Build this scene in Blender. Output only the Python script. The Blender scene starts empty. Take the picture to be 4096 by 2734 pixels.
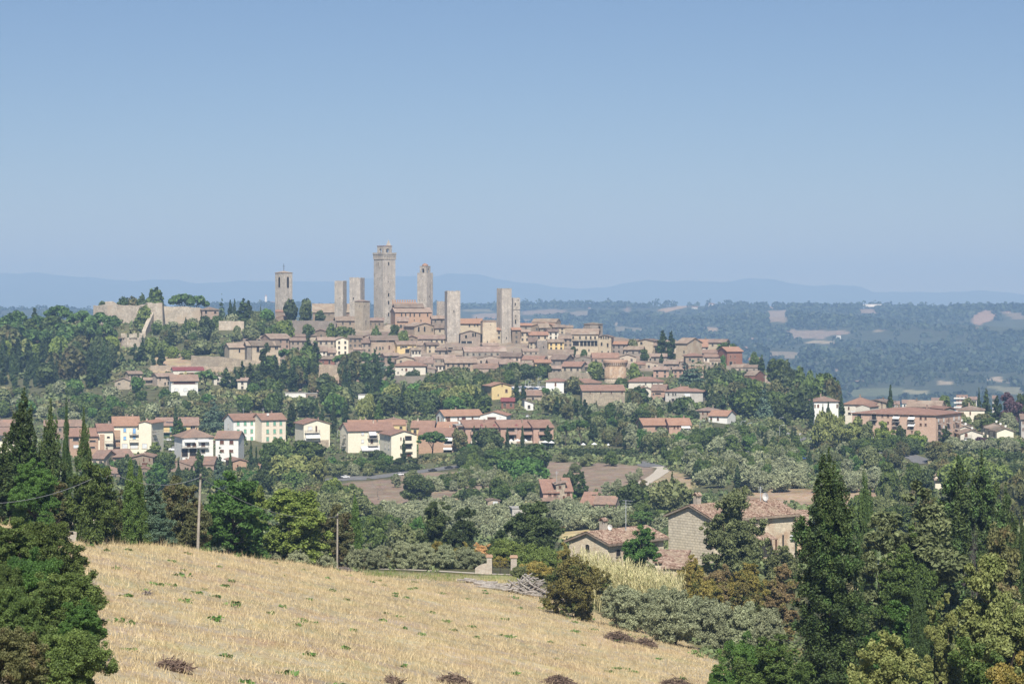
import bpy,math,random
import numpy as np
from mathutils import Vector,Matrix
SC=bpy.context.scene
COL=SC.collection
R_=random.Random(7)
RNG=np.random.default_rng(11)
# --- camera, sky, sun, exposure
FPX=9443.6
V0=1220.0
cam=bpy.data.cameras.new('camera');cam_o=bpy.data.objects.new('camera',cam);COL.objects.link(cam_o)
cam.sensor_width=36.0;cam.lens=36.0*FPX/4096
cam_o.location=(0,0,0);cam_o.rotation_euler=(math.pi/2,0,0)
cam.shift_y=-(1367.0-V0)/4096
cam.clip_start=1.0;cam.clip_end=60000
SC.camera=cam_o
SUN_EL,SUN_AZ=math.radians(47),math.radians(2)
sd=Vector((math.sin(SUN_AZ)*math.cos(SUN_EL),-math.cos(SUN_AZ)*math.cos(SUN_EL),math.sin(SUN_EL)))
wd=bpy.data.worlds.new('World');SC.world=wd;wd.use_nodes=True
nt=wd.node_tree;bg=nt.nodes['Background']
sky=nt.nodes.new('ShaderNodeTexSky');sky.sky_type='NISHITA';sky.sun_disc=False
sky.sun_elevation=SUN_EL;sky.sun_rotation=math.atan2(sd.x,sd.y)
sky.altitude=1200;sky.air_density=1.0;sky.dust_density=0.0;sky.ozone_density=5.0
tn=nt.nodes.new('ShaderNodeMix');tn.data_type='RGBA';tn.blend_type='MULTIPLY';tn.inputs[0].default_value=1;tn.inputs[7].default_value=(.98,.945,1.0,1)
nt.links.new(sky.outputs[0],tn.inputs[6]);nt.links.new(tn.outputs[2],bg.inputs[0]);bg.inputs[1].default_value=0.06
sl=bpy.data.lights.new('sun','SUN');sl.energy=5.0;sl.angle=math.radians(0.5);sl.color=(1.0,0.965,0.91)
so=bpy.data.objects.new('sun',sl);COL.objects.link(so);so.rotation_euler=sd.to_track_quat('Z','Y').to_euler()
SC.view_settings.view_transform='Standard';SC.view_settings.look='None'
SC.view_settings.exposure=0.36;SC.view_settings.gamma=1.0
SC.cycles.max_bounces=6;SC.cycles.diffuse_bounces=3;SC.cycles.transmission_bounces=3;SC.cycles.volume_bounces=1
SC.cycles.transparent_max_bounces=4
# --- survey: photo measurements -> places on the ground
S=2349/1100
REG=dict(A=(0,1000),B=(1000,900),C=(2000,1000),D=(2996,1000),E=(0,1550),F=(1000,1550),G=(2000,1550),H=(2996,1550),I=(0,2000),J=(1000,2000),K=(2000,2000),L=(2996,2000))
def px(R,x,y):return REG[R][0]+x/S,REG[R][1]+y/S
def W(u,v,Y):return Vector(((u-2048)/FPX*Y,Y,(V0-v)/FPX*Y))
US=np.array([-800,0,500,1000,1500,2048,2500,3000,3500,4096,4900.])
YS=[270,310,400,550,750,900,1000,1150,1250,1350,1450,1520,1600,1750,2100,2700,3600,4500,5500,6500,7800,8600,12000,30000]
ZT=[[-29,-32,-33.5,-32.2,-33.6,-38,-42,-44,-45],[-31,-34,-37,-34.2,-34.5,-40.5,-43,-45,-47],[-42,-45,-48,-48,-46,-44,-44,-47,-50],[-58,-58,-58,-58,-58,-56,-55,-56,-58],[-66,-66,-66,-66,-65,-64,-63,-63,-64],[-66,-66,-67,-66.5,-65,-62,-60,-60,-60],[-64,-63,-61,-63,-60,-60,-59,-57,-57],[-58,-57,-55,-55,-54,-53,-57,-53,-57],[-52,-48,-48.5,-50,-45,-52,-52,-56,-63],[-46,-39,-36,-39,-37.5,-44,-43,-64,-76],[-33,-28,-25,-30,-28,-29,-36,-76,-90],[-20,-11,-12,-15,-16,-22,-38,-86,-100],[-16,-9,-10,-13,-15,-22,-46,-95,-105],[-40,-30,-30,-30,-35,-50,-76,-105,-110],[-90,-90,-90,-90,-95,-105,-108,-112,-112],[-140]*9,[-162]*9,[-128,-128,-128,-126,-124,-126,-128,-132,-134],[-96,-96,-94,-92,-88,-90,-94,-100,-100],[-52,-50,-48,-45,-42,-42,-46,-52,-56],[-27,-24,-19,-14,-5,-2,-2,-10,-14],[-75]*9,[-170]*9,[-180]*9]
ZT=np.array([[r[0]]+r+[r[-1]]for r in ZT]);YS=np.array(YS,float)
CU=[-800,0,365,740,1000,1200,1400,1700,2048,2225,2500,2700,3000,4900]
CY=[211,211,213,243,253,264,266,257,255,256,285,290,262,240]
FE=[223,223,225,255,265,276,282,292,294,293,297,302,274,252]
def ss(a,b,t):
 t=np.clip((t-a)/(b-a),0,1);return t*t*(3-2*t)
def wob(x,y):
 return(np.sin(x*.031+1.3)*np.cos(y*.027+.4)+.5*np.sin(x*.083+y*.061)+.3*np.sin(x*.19-y*.16+2))
def tz(x,y):
 x=np.asarray(x,float);y=np.asarray(y,float)
 u=x/np.maximum(y,1)*FPX+2048
 uc=np.clip(u,US[0],US[-1]-1e-3)
 ui=np.clip(np.searchsorted(US,uc,'right')-1,0,len(US)-2);fu=(uc-US[ui])/(US[ui+1]-US[ui])
 yc=np.clip(y,YS[0],YS[-1]-1e-3)
 yi=np.clip(np.searchsorted(YS,yc,'right')-1,0,len(YS)-2);fy=(yc-YS[yi])/(YS[yi+1]-YS[yi])
 z=(ZT[yi,ui]*(1-fu)+ZT[yi,ui+1]*fu)*(1-fy)+(ZT[yi+1,ui]*(1-fu)+ZT[yi+1,ui+1]*fu)*fy
 z=z+wob(x,y)*.5*ss(320,480,y)*(1-ss(1150,1250,y))
 z=z+ss(3700,4800,y)*(1-ss(7200,7800,y))*(30*np.sin(x*.003+y*.0012+1.)*np.sin(y*.0028+x*.0008)+9*np.sin(x*.0075+2.1)*np.cos(y*.006))
 fx=np.clip(x,-70,60)
 fld=-25.2-.2144*fx-.0825*(y-157)+.12*wob(x*5,y*5)+.25*wob(x*1.7,y*1.7)
 cy=np.interp(u,CU,CY)
 w=ss(0,1,(y-cy)/38.)
 return fld*(1-w)+z*w
def ray(u,v,y0=90,y1=1750,near=False):
 Y=np.linspace(y0,y1,int((y1-y0)/1.5));g=tz((u-2048)/FPX*Y,Y)
 hit=np.nonzero((V0-v)/FPX*Y<=g)[0]
 return float(Y[hit[0]])if len(hit)else(float(Y[np.argmax(g-(V0-v)/FPX*Y)])if near else None)
def rayr(R,x,y,y0=90,y1=1750):
 u,v=px(R,x,y);Y=ray(u,v,y0,y1,True);p=W(u,v,Y);p.z=float(tz(p.x,Y));return p
# --- helpers
def tag(o,label=None,cat=None,group=None,kind=None):
 if label:o['label']=label
 if cat:o['category']=cat
 if group:o['group']=group
 if kind:o['kind']=kind
 return o
def empty(name,loc=(0,0,0),rz=0.0,sc=None):
 o=bpy.data.objects.new(name,None);o.location=loc;o.rotation_euler=(0,0,rz)
 if sc:o.scale=sc
 o.empty_display_size=.5
 COL.objects.link(o);return o
def put(name,me,parent=None):
 o=bpy.data.objects.new(name,me);COL.objects.link(o)
 if parent:o.parent=parent
 return o
def mesh_np(name,v,quads=None,tris=None,mats=(),smooth=False,mi=None):
 me=bpy.data.meshes.new(name);v=np.asarray(v,np.float32)
 nq=0 if quads is None else len(quads);nt_=0 if tris is None else len(tris)
 me.vertices.add(len(v));me.vertices.foreach_set('co',v.ravel())
 loops=[]
 if nq:loops.append(np.asarray(quads,np.int32).ravel())
 if nt_:loops.append(np.asarray(tris,np.int32).ravel())
 loops=np.concatenate(loops);me.loops.add(len(loops));me.loops.foreach_set('vertex_index',loops)
 st=np.concatenate([np.arange(nq)*4,nq*4+np.arange(nt_)*3]).astype(np.int32)
 me.polygons.add(nq+nt_);me.polygons.foreach_set('loop_start',st)
 for m in mats:me.materials.append(m)
 if mi is not None:me.polygons.foreach_set('material_index',np.asarray(mi,np.int32))
 me.polygons.foreach_set('use_smooth',np.full(nq+nt_,smooth))
 me.update(calc_edges=True);return me
class MB:
 def __init__(s):s.v=[];s.f=[];s.m=[]
 def add(s,vs,fs,m=0):
  n=len(s.v);s.v+=[tuple(p)for p in vs];s.f+=[tuple(i+n for i in f)for f in fs];s.m+=[m]*len(fs);return s
 def box(s,x0,x1,y0,y1,z0,z1,m=0):
  return s.add([(x0,y0,z0),(x1,y0,z0),(x1,y1,z0),(x0,y1,z0),(x0,y0,z1),(x1,y0,z1),(x1,y1,z1),(x0,y1,z1)],[(3,2,1,0),(4,5,6,7),(0,1,5,4),(1,2,6,5),(2,3,7,6),(3,0,4,7)],m)
 def prism(s,poly,a0,a1,axis='y',m=0):
  n=len(poly)
  def pt(p,q,a):return(p,a,q)if axis=='y' else((a,p,q)if axis=='x' else(p,q,a))
  vs=[pt(p,q,a0)for p,q in poly]+[pt(p,q,a1)for p,q in poly]
  fs=[tuple(range(n)),tuple(range(2*n-1,n-1,-1))]+[(i,i+n,(i+1)%n+n,(i+1)%n)for i in range(n)]
  return s.add(vs,fs,m)
 def tube(s,pts,rad,n=6,m=0,cap=True):
  pts=[Vector(p)for p in pts];base=len(s.v);rings=[]
  for i,p in enumerate(pts):
   d=(pts[min(i+1,len(pts)-1)]-pts[max(i-1,0)]).normalized()
   a=d.cross(Vector((.31,.95,.07))if abs(d.y)<.9 else Vector((1,0,0))).normalized();b=d.cross(a)
   r=rad[i]if hasattr(rad,'__len__')else rad
   s.v+=[tuple(p+(a*math.cos(2*math.pi*k/n)+b*math.sin(2*math.pi*k/n))*r)for k in range(n)]
  for i in range(len(pts)-1):
   for k in range(n):
    s.f.append((base+i*n+k,base+i*n+(k+1)%n,base+(i+1)*n+(k+1)%n,base+(i+1)*n+k));s.m.append(m)
  if cap:
   s.f.append(tuple(base+k for k in range(n-1,-1,-1)));s.m.append(m)
   s.f.append(tuple(base+(len(pts)-1)*n+k for k in range(n)));s.m.append(m)
  return s
 def cone(s,cx,cy,z0,z1,r0,r1,n=16,m=0,cap=True):
  return s.tube([(cx,cy,z0),(cx,cy,z1)],[r0,max(r1,.01)],n,m,cap)
 def mesh(s,name,mats,smooth=False):
  me=bpy.data.meshes.new(name);me.from_pydata(s.v,[],s.f)
  for m in(mats if isinstance(mats,(list,tuple))else[mats]):me.materials.append(m)
  me.polygons.foreach_set('material_index',s.m)
  me.polygons.foreach_set('use_smooth',[smooth]*len(s.f));me.update()
  return me
 def build(s,name,mats,parent=None,smooth=False):return put(name,s.mesh(name,mats,smooth),parent)
# --- materials
def nd(t,ty,**kw):
 n=t.nodes.new(ty)
 for k,v in kw.items():setattr(n,k,v)
 return n
def rgb(c):return(c[0],c[1],c[2],1)
def noise(t,co,scale,detail=4,rough=.6):
 n=nd(t,'ShaderNodeTexNoise');n.inputs['Scale'].default_value=scale;n.inputs['Detail'].default_value=detail
 n.inputs['Roughness'].default_value=rough;t.links.new(co,n.inputs['Vector']);return n.outputs['Fac']
def ramp(t,fac,stops):
 r=nd(t,'ShaderNodeValToRGB');e=r.color_ramp.elements
 while len(e)<len(stops):e.new(.5)
 for i,(p,c)in enumerate(stops):e[i].position=p;e[i].color=rgb(c)
 t.links.new(fac,r.inputs[0]);return r.outputs[0]
def mixc(t,fac,a,b,bt='MIX'):
 m=nd(t,'ShaderNodeMix',data_type='RGBA',blend_type=bt)
 if isinstance(fac,float):m.inputs[0].default_value=fac
 else:t.links.new(fac,m.inputs[0])
 for k,x in((6,a),(7,b)):
  if isinstance(x,tuple):m.inputs[k].default_value=rgb(x)
  else:t.links.new(x,m.inputs[k])
 return m.outputs[2]
def maprange(t,x,a,b,c,d):
 m=nd(t,'ShaderNodeMapRange');t.links.new(x,m.inputs[0])
 for i,v in enumerate((a,b,c,d)):m.inputs[i+1].default_value=v
 return m.outputs[0]
def base(name,rough=.9,spec=.2):
 m=bpy.data.materials.new(name);m.use_nodes=True;t=m.node_tree;p=t.nodes['Principled BSDF']
 p.inputs['Roughness'].default_value=rough;p.inputs['Specular IOR Level'].default_value=spec
 tc=nd(t,'ShaderNodeTexCoord');return m,t,p,tc.outputs['Object']
def rndv(t,col,amt):
 oi=nd(t,'ShaderNodeObjectInfo');h=nd(t,'ShaderNodeHueSaturation')
 t.links.new(maprange(t,oi.outputs['Random'],0,1,1-amt,1+amt),h.inputs['Value'])
 wn=nd(t,'ShaderNodeTexWhiteNoise',noise_dimensions='1D');t.links.new(oi.outputs['Random'],wn.inputs['W'])
 t.links.new(maprange(t,wn.outputs['Value'],0,1,.5-amt*.045,.5+amt*.045),h.inputs['Hue'])
 t.links.new(col,h.inputs['Color']);return h.outputs[0]
MATS={}
def M(name,c1,c2=None,s1=.35,s2=2.2,rough=.9,rand=0.,spec=.2,patch=None,metal=0.):
 """two-scale mottled surface; c1/c2 the two ends of the mottling, patch a third colour in large worn patches"""
 m,t,p,co=base(name,rough,spec);c2=c2 or tuple(x*.8 for x in c1)
 a=noise(t,co,s1,5);b=noise(t,co,s2,5,.7)
 mx=nd(t,'ShaderNodeMath',operation='MULTIPLY_ADD');t.links.new(a,mx.inputs[0]);mx.inputs[1].default_value=.4
 hb=nd(t,'ShaderNodeMath',operation='MULTIPLY');t.links.new(b,hb.inputs[0]);hb.inputs[1].default_value=.6;t.links.new(hb.outputs[0],mx.inputs[2])
 col=ramp(t,mx.outputs[0],[(.40,c2),(.60,c1)])
 if patch:col=mixc(t,maprange(t,noise(t,co,s1*.6,3),.5,.62,0,.8),col,patch)
 if rand:col=rndv(t,col,rand)
 t.links.new(col,p.inputs['Base Color']);p.inputs['Metallic'].default_value=metal
 MATS[name]=m;return m
def masonry(name,ca,cb,mortar,bw=.45,bh=.22,rand=.0,ns=1.2,blot=None):
 m,t,p,co=base(name,.92,.15)
 sx=nd(t,'ShaderNodeSeparateXYZ');t.links.new(co,sx.inputs[0])
 ad=nd(t,'ShaderNodeMath',operation='ADD');t.links.new(sx.outputs[0],ad.inputs[0]);t.links.new(sx.outputs[1],ad.inputs[1])
 cx=nd(t,'ShaderNodeCombineXYZ');t.links.new(ad.outputs[0],cx.inputs[0]);t.links.new(sx.outputs[2],cx.inputs[1])
 nn=nd(t,'ShaderNodeTexNoise');nn.inputs['Scale'].default_value=1.7;t.links.new(co,nn.inputs['Vector'])
 av=nd(t,'ShaderNodeVectorMath',operation='MULTIPLY_ADD');t.links.new(nn.outputs['Color'],av.inputs[0]);av.inputs[1].default_value=(.16,.12,0)
 t.links.new(cx.outputs[0],av.inputs[2])
 b=nd(t,'ShaderNodeTexBrick');t.links.new(av.outputs[0],b.inputs['Vector']);b.inputs['Scale'].default_value=1
 b.inputs['Brick Width'].default_value=bw;b.inputs['Row Height'].default_value=bh;b.inputs['Mortar Size'].default_value=bh*.14
 b.inputs['Mortar Smooth'].default_value=.4;b.inputs['Bias'].default_value=0
 b.inputs['Color1'].default_value=rgb(ca);b.inputs['Color2'].default_value=rgb(cb);b.inputs['Mortar'].default_value=rgb(mortar)
 col=mixc(t,.55,b.outputs['Color'],ramp(t,noise(t,co,ns,6,.7),[(.3,tuple(x*.55 for x in ca)),(.7,tuple(min(1,x*1.25)for x in ca))]))
 if blot:col=mixc(t,maprange(t,noise(t,co,.25,3),.52,.64,0,.7),col,blot)
 if rand:col=rndv(t,col,rand)
 t.links.new(col,p.inputs['Base Color'])
 bp=nd(t,'ShaderNodeBump');bp.inputs['Strength'].default_value=.5;bp.inputs['Distance'].default_value=.04
 inv=nd(t,'ShaderNodeMath',operation='SUBTRACT');inv.inputs[0].default_value=1;t.links.new(b.outputs['Fac'],inv.inputs[1])
 t.links.new(inv.outputs[0],bp.inputs['Height']);t.links.new(bp.outputs[0],p.inputs['Normal'])
 MATS[name]=m;return m
def leafmat(name,c1,c2,rand=.25,trans=.25,s=5.0,c3=None,rough=.55):
 m,t,p,co=base(name,rough,.25);c1,c2,c3=[c and tuple(x*1.7 for x in c)for c in(c1,c2,c3)];trans*=.7
 ge=nd(t,'ShaderNodeNewGeometry')
 col=ramp(t,noise(t,co,s,4,.65),[(.33,c1),(.66,c2)])
 if c3:col=mixc(t,maprange(t,noise(t,co,s*.55,2),.54,.62,0,.9),col,c3)
 rv=nd(t,'ShaderNodeHueSaturation');t.links.new(col,rv.inputs['Color'])
 t.links.new(maprange(t,ge.outputs['Random Per Island'],0,1,.72,1.3),rv.inputs['Value']);col=rv.outputs[0]
 if rand:col=rndv(t,col,rand)
 t.links.new(col,p.inputs['Base Color'])
 tr=nd(t,'ShaderNodeBsdfTranslucent');t.links.new(col,tr.inputs['Color'])
 mx=nd(t,'ShaderNodeMixShader');mx.inputs[0].default_value=trans
 t.links.new(p.outputs[0],mx.inputs[1]);t.links.new(tr.outputs[0],mx.inputs[2])
 t.links.new(mx.outputs[0],t.nodes['Material Output'].inputs['Surface'])
 MATS[name]=m;return m
# --- material library
M('town_stone',(.47,.395,.31),(.26,.215,.165),.3,1.6,rand=.32,patch=(.36,.285,.21))
M('town_brown',(.38,.30,.225),(.22,.17,.125),.3,1.6,rand=.28,patch=(.29,.20,.15))
M('town_grey',(.36,.315,.26),(.21,.18,.15),.3,1.7,rand=.26,patch=(.28,.24,.19))
M('town_cream',(.57,.485,.355),(.41,.34,.245),.25,1.5,rand=.1,patch=(.40,.30,.2))
M('pale_plaster',(.72,.68,.58),(.56,.52,.43),.25,1.5,rand=.07,patch=(.62,.57,.47))
M('white_plaster',(.82,.81,.76),(.68,.67,.62),.22,1.2,rand=.04)
M('cream_plaster',(.85,.79,.63),(.74,.68,.53),.22,1.2,rand=.03,patch=(.79,.72,.55))
M('yellow_plaster',(.72,.565,.29),(.60,.46,.22),.22,1.2,rand=.03)
M('beige_plaster',(.80,.72,.58),(.70,.62,.49),.22,1.2,rand=.03)
M('pink_plaster',(.50,.34,.26),(.39,.255,.19),.25,1.4,rand=.07)
M('orange_brick',(.50,.34,.235),(.385,.25,.17),.25,1.5,rand=.05,patch=(.43,.295,.21))
M('ochre_brick',(.60,.43,.325),(.48,.325,.24),.25,1.5,patch=(.54,.41,.31))
M('red_brick',(.30,.15,.105),(.22,.11,.078),.3,2.,rand=.08)
M('grey_plaster',(.52,.49,.44),(.38,.36,.32),.25,1.4,rand=.05)
M('tower_stone',(.58,.52,.44),(.30,.265,.22),.22,1.1,rand=.06,patch=(.42,.375,.32))
t_=MATS['tower_stone'].node_tree;p_=t_.nodes['Principled BSDF'];src_=p_.inputs['Base Color'].links[0].from_socket;mp_=nd(t_,'ShaderNodeMapping');mp_.inputs['Scale'].default_value=(1,1,.06)
t_.links.new([n for n in t_.nodes if n.type=='TEX_COORD'][0].outputs['Object'],mp_.inputs[0]);sk_=maprange(t_,noise(t_,mp_.outputs[0],.75,5,.7),.46,.66,0,.55)
t_.links.new(mixc(t_,sk_,src_,(.235,.215,.19)),p_.inputs['Base Color'])
M('fort_stone',(.56,.49,.39),(.30,.255,.195),.25,.9,rand=.05,patch=(.44,.36,.27))
M('bastion_brick',(.48,.35,.23),(.28,.19,.125),.2,.9,patch=(.44,.39,.32))
M('rubble_wall',(.50,.42,.31),(.26,.215,.16),.3,1.3,rand=.07,patch=(.30,.25,.19))
M('tile_old',(.34,.255,.195),(.19,.14,.105),.3,1.5,rand=.28,patch=(.32,.27,.21))
M('tile_pink',(.32,.225,.17),(.205,.14,.107),.3,1.5,rand=.1,patch=(.34,.2,.14))
M('tile_red',(.335,.205,.15),(.23,.137,.10),.3,1.5,rand=.08)
M('tile_orange',(.41,.245,.165),(.295,.17,.115),.3,1.5,rand=.05)
M('tile_maroon',(.26,.085,.08),(.19,.06,.06),.3,1.5,rand=.05)
M('glass',(.026,.028,.03),(.016,.017,.018),.5,2,rough=.35,spec=.25)
M('dark_opening',(.03,.026,.023),(.02,.018,.016),.5,2)
M('stone_trim',(.50,.44,.35),(.36,.31,.24),.6,2.5,rand=.08)
M('shutter_brown',(.13,.06,.035),(.09,.042,.026),.8,3,rand=.2)
M('shutter_green',(.19,.42,.30),(.15,.36,.25),.8,3,rand=.08)
M('shutter_dark_green',(.05,.12,.07),(.04,.09,.055),.8,3,rand=.15)
M('shutter_white',(.70,.72,.72),(.6,.62,.62),.8,3,rand=.05)
M('shutter_blue',(.24,.45,.72),(.2,.38,.64),.8,3,rand=.05)
M('white_cloth',(.82,.82,.79),(.74,.74,.7),.5,2,rough=.8)
M('grey_cloth',(.62,.62,.62),(.5,.5,.5),.5,2)
M('concrete',(.46,.44,.40),(.34,.325,.30),.5,2.5,rand=.05)
M('iron',(.06,.055,.05),(.04,.037,.034),1,5,rough=.6,metal=.5)
M('pale_metal',(.62,.64,.66),(.5,.52,.54),1,5,rough=.4,metal=.2)
M('pole_wood',(.42,.375,.31),(.27,.235,.19),.8,6)
M('wire',(.42,.42,.43),(.34,.34,.35),1,5,rough=.5)
M('bark',(.13,.10,.075),(.07,.054,.04),2,9,rand=.15)
M('bark_pale',(.42,.38,.32),(.26,.23,.19),2,9,rand=.1)
M('log_wood',(.44,.40,.35),(.20,.175,.15),1.2,7,rand=.25)
M('dead_twig',(.22,.155,.115),(.12,.085,.065),2,9,rand=.1)
M('grey_twig',(.24,.205,.185),(.15,.125,.115),2,9,rand=.1)
M('asphalt',(.21,.205,.20),(.15,.147,.143),.3,2.)
M('gravel',(.56,.50,.41),(.44,.39,.315),.5,3.)
M('pale_road',(.58,.56,.52),(.47,.45,.42),.5,3.)
M('car_white',(.80,.80,.80),(.76,.76,.76),.5,2,rough=.3,spec=.5)
M('car_silver',(.42,.43,.45),(.38,.39,.41),.5,2,rough=.3,spec=.6)
M('car_dark',(.045,.048,.055),(.035,.037,.042),.5,2,rough=.25,spec=.6)
M('car_blue',(.06,.13,.28),(.05,.11,.24),.5,2,rough=.25,spec=.6)
M('car_red',(.35,.03,.03),(.3,.025,.025),.5,2,rough=.3,spec=.5)
M('tyre',(.025,.025,.025),(.018,.018,.018),3,9)
M('sign_blue',(.05,.22,.60),(.04,.19,.52),1,3)
M('orange_net',(.62,.15,.06),(.5,.11,.05),1,3)
M('solar',(.03,.05,.10),(.025,.04,.08),1,3,rough=.2,spec=.6)
masonry('big_ashlar',(.74,.65,.49),(.60,.52,.39),(.26,.225,.18),.85,.46,ns=.8)
masonry('near_rubble',(.74,.63,.46),(.54,.45,.32),(.46,.40,.31),.52,.27,ns=1.2,blot=(.46,.30,.19))
masonry('pier_stone',(.50,.45,.37),(.42,.30,.22),(.38,.35,.30),.3,.13,ns=2.5)
leafmat('leaf_oak',(.038,.060,.015),(.088,.122,.03),.22)
leafmat('leaf_green',(.038,.078,.018),(.085,.150,.032),.2,.3)
leafmat('leaf_lime',(.075,.11,.022),(.155,.19,.045),.15,.35)
leafmat('leaf_yellow',(.105,.125,.036),(.205,.215,.075),.15,.35)
leafmat('leaf_dark',(.027,.040,.014),(.060,.080,.026),.22,.15)
leafmat('leaf_brown',(.055,.062,.024),(.11,.11,.042),.25,.2,c3=(.105,.085,.038))
leafmat('leaf_grey',(.078,.094,.036),(.15,.165,.072),.18,.25)
leafmat('leaf_olive',(.125,.138,.074),(.225,.24,.14),.16,.2,4)
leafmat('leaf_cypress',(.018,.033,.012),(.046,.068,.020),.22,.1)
leafmat('leaf_cypress_bright',(.045,.082,.018),(.098,.142,.034),.1,.15)  # cypress variant whose foliage is itself a lighter green
leafmat('leaf_conifer',(.020,.036,.012),(.060,.080,.022),.18,.1,c3=(.055,.095,.026))
leafmat('leaf_fir_green',(.032,.056,.018),(.070,.10,.028),.12,.1)
leafmat('leaf_pine',(.034,.068,.018),(.076,.122,.032),.16,.12)
leafmat('leaf_cedar',(.040,.068,.042),(.082,.115,.068),.15,.12)
leafmat('leaf_rust',(.115,.092,.042),(.20,.145,.07),.12,.3,c3=(.16,.15,.05))
leafmat('leaf_gold',(.14,.125,.030),(.25,.20,.055),.15,.3,c3=(.07,.085,.022))
leafmat('leaf_bush',(.070,.066,.020),(.15,.125,.038),.15,.25,c3=(.055,.075,.022))
leafmat('leaf_broom',(.075,.10,.024),(.13,.165,.042),.1,.2)
leafmat('leaf_tan',(.34,.215,.09),(.46,.30,.14),.1,.3)
leafmat('leaf_purple',(.040,.024,.030),(.075,.042,.048),.1,.2)
leafmat('leaf_reed',(.20,.205,.09),(.42,.37,.21),.1,.3,1.5)
leafmat('leaf_straw',(.295,.23,.130),(.425,.345,.20),.0,.3,.6)
leafmat('leaf_weed',(.040,.085,.018),(.085,.15,.035),.0,.3,1.0)
leafmat('leaf_scrub',(.062,.088,.034),(.135,.155,.065),.0,.2,.06,c3=(.17,.15,.075))
leafmat('leaf_far',(.013,.024,.014),(.038,.053,.026),.0,.1,.008)
# --- plants: unit meshes (height 1, crown width 1)
ICO_V=None
def ico():
 global ICO_V
 if ICO_V is None:
  g=(1+5**.5)/2
  v=np.array([(-1,g,0),(1,g,0),(-1,-g,0),(1,-g,0),(0,-1,g),(0,1,g),(0,-1,-g),(0,1,-g),(g,0,-1),(g,0,1),(-g,0,-1),(-g,0,1)]);v/=np.linalg.norm(v[0])
  f=np.array([(0,11,5),(0,5,1),(0,1,7),(0,7,10),(0,10,11),(1,5,9),(5,11,4),(11,10,2),(10,7,6),(7,1,8),(3,9,4),(3,4,2),(3,2,6),(3,6,8),(3,8,9),(4,9,5),(2,4,11),(6,2,10),(8,6,7),(9,8,1)])
  ICO_V=(v,f)
 return ICO_V
def leaf_verts(b,n,size,rng,jit=.6,up=.15,asp=1.5,shell=(.72,1.06),lift=0.,rej=.66,zs=1.0,sag=0.):
 b=np.asarray(b,float);w=(b[:,3]*b[:,4]*b[:,5])**(2/3.);w/=w.sum()
 m=int(n*1.9);i=rng.choice(len(b),m,p=w);d=rng.normal(size=(m,3));d/=np.linalg.norm(d,axis=1)[:,None]
 rr=rng.uniform(shell[0],shell[1],m);p=b[i,:3]+d*b[i,3:6]*rr[:,None]
 keep=np.ones(m,bool)
 for j in range(len(b)if len(b)<90 else 0):
  q=((p-b[j,:3])/b[j,3:6]);keep&=~(((q*q).sum(1)<rej*rej)&(i!=j))
 p=p[keep][:n];d=d[keep][:n];n=len(p)
 nr=d/b[i[keep][:n],3:6]*b[i[keep][:n],3:6].mean(1)[:,None];nr/=np.linalg.norm(nr,axis=1)[:,None]
 nr=nr+jit*rng.normal(size=(n,3));nr[:,2]+=up;nr/=np.linalg.norm(nr,axis=1)[:,None]
 r=rng.normal(size=(n,3))
 if lift:r=r*(1-lift)+np.array([0,0,1.])*lift*2+d*.6*lift
 t=r-nr*(r*nr).sum(1)[:,None];t/=np.linalg.norm(t,axis=1)[:,None];u=np.cross(nr,t)
 s=size*rng.uniform(.55,1.45,n)[:,None];sc=np.array([1,1,zs])
 a=t*s*asp*sc;c=u*s*sc
 bend=nr*s*.25
 v=np.stack([p+a,p+c+bend,p-a,p-c+bend],1).reshape(-1,3)
 return v
def crown_mesh(name,blobs,n,size,mat,rng,core=.62,ex=(0,0),norm=True,zlo=None,**kw):
 v=leaf_verts(expand(blobs,*ex,rng)if ex[0]else blobs,n,size,rng,**kw);nl=len(v);q=np.arange(nl).reshape(-1,4);tris=None
 k=np.array([np.percentile(np.abs(v[:,:2]),98.5)*2,0,0]);k=np.array([k[0],k[0],np.percentile(v[:,2],99.6)])
 if norm and zlo is not None:
  z0=np.percentile(v[:,2],1.2);sc=(1-zlo)/(k[2]-z0);v[:,2]=zlo+(v[:,2]-z0)*sc;blobs=[(b[0],b[1],zlo+(b[2]-z0)*sc,b[3],b[4],b[5]*sc)for b in blobs];k[2]=1.
 if norm:v=v/k;blobs=[tuple(np.array(b)/np.concatenate([k,k]))for b in blobs]
 if core:
  iv,jf=ico();cv=[];ct=[]
  for k,b in enumerate(blobs):
   cv.append(iv*np.array(b[3:6])*core*rng.uniform(.85,1.1,(12,1))+np.array(b[:3]));ct.append(jf+nl+12*k)
  v=np.concatenate([v]+cv);tris=np.concatenate(ct)
 return mesh_np(name,v,q,tris,[mat])
def expand(bl,k,fr,rng):
 out=[]
 for b in bl:
  for _ in range(k):
   d=rng.normal(size=3);d/=np.linalg.norm(d);q=rng.uniform(.55,.95);f=fr*rng.uniform(.75,1.3)
   out.append((b[0]+d[0]*b[3]*q,b[1]+d[1]*b[4]*q,max(b[2]+d[2]*b[5]*q,.03),b[3]*f,b[4]*f,b[5]*f*.85))
 return out
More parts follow.
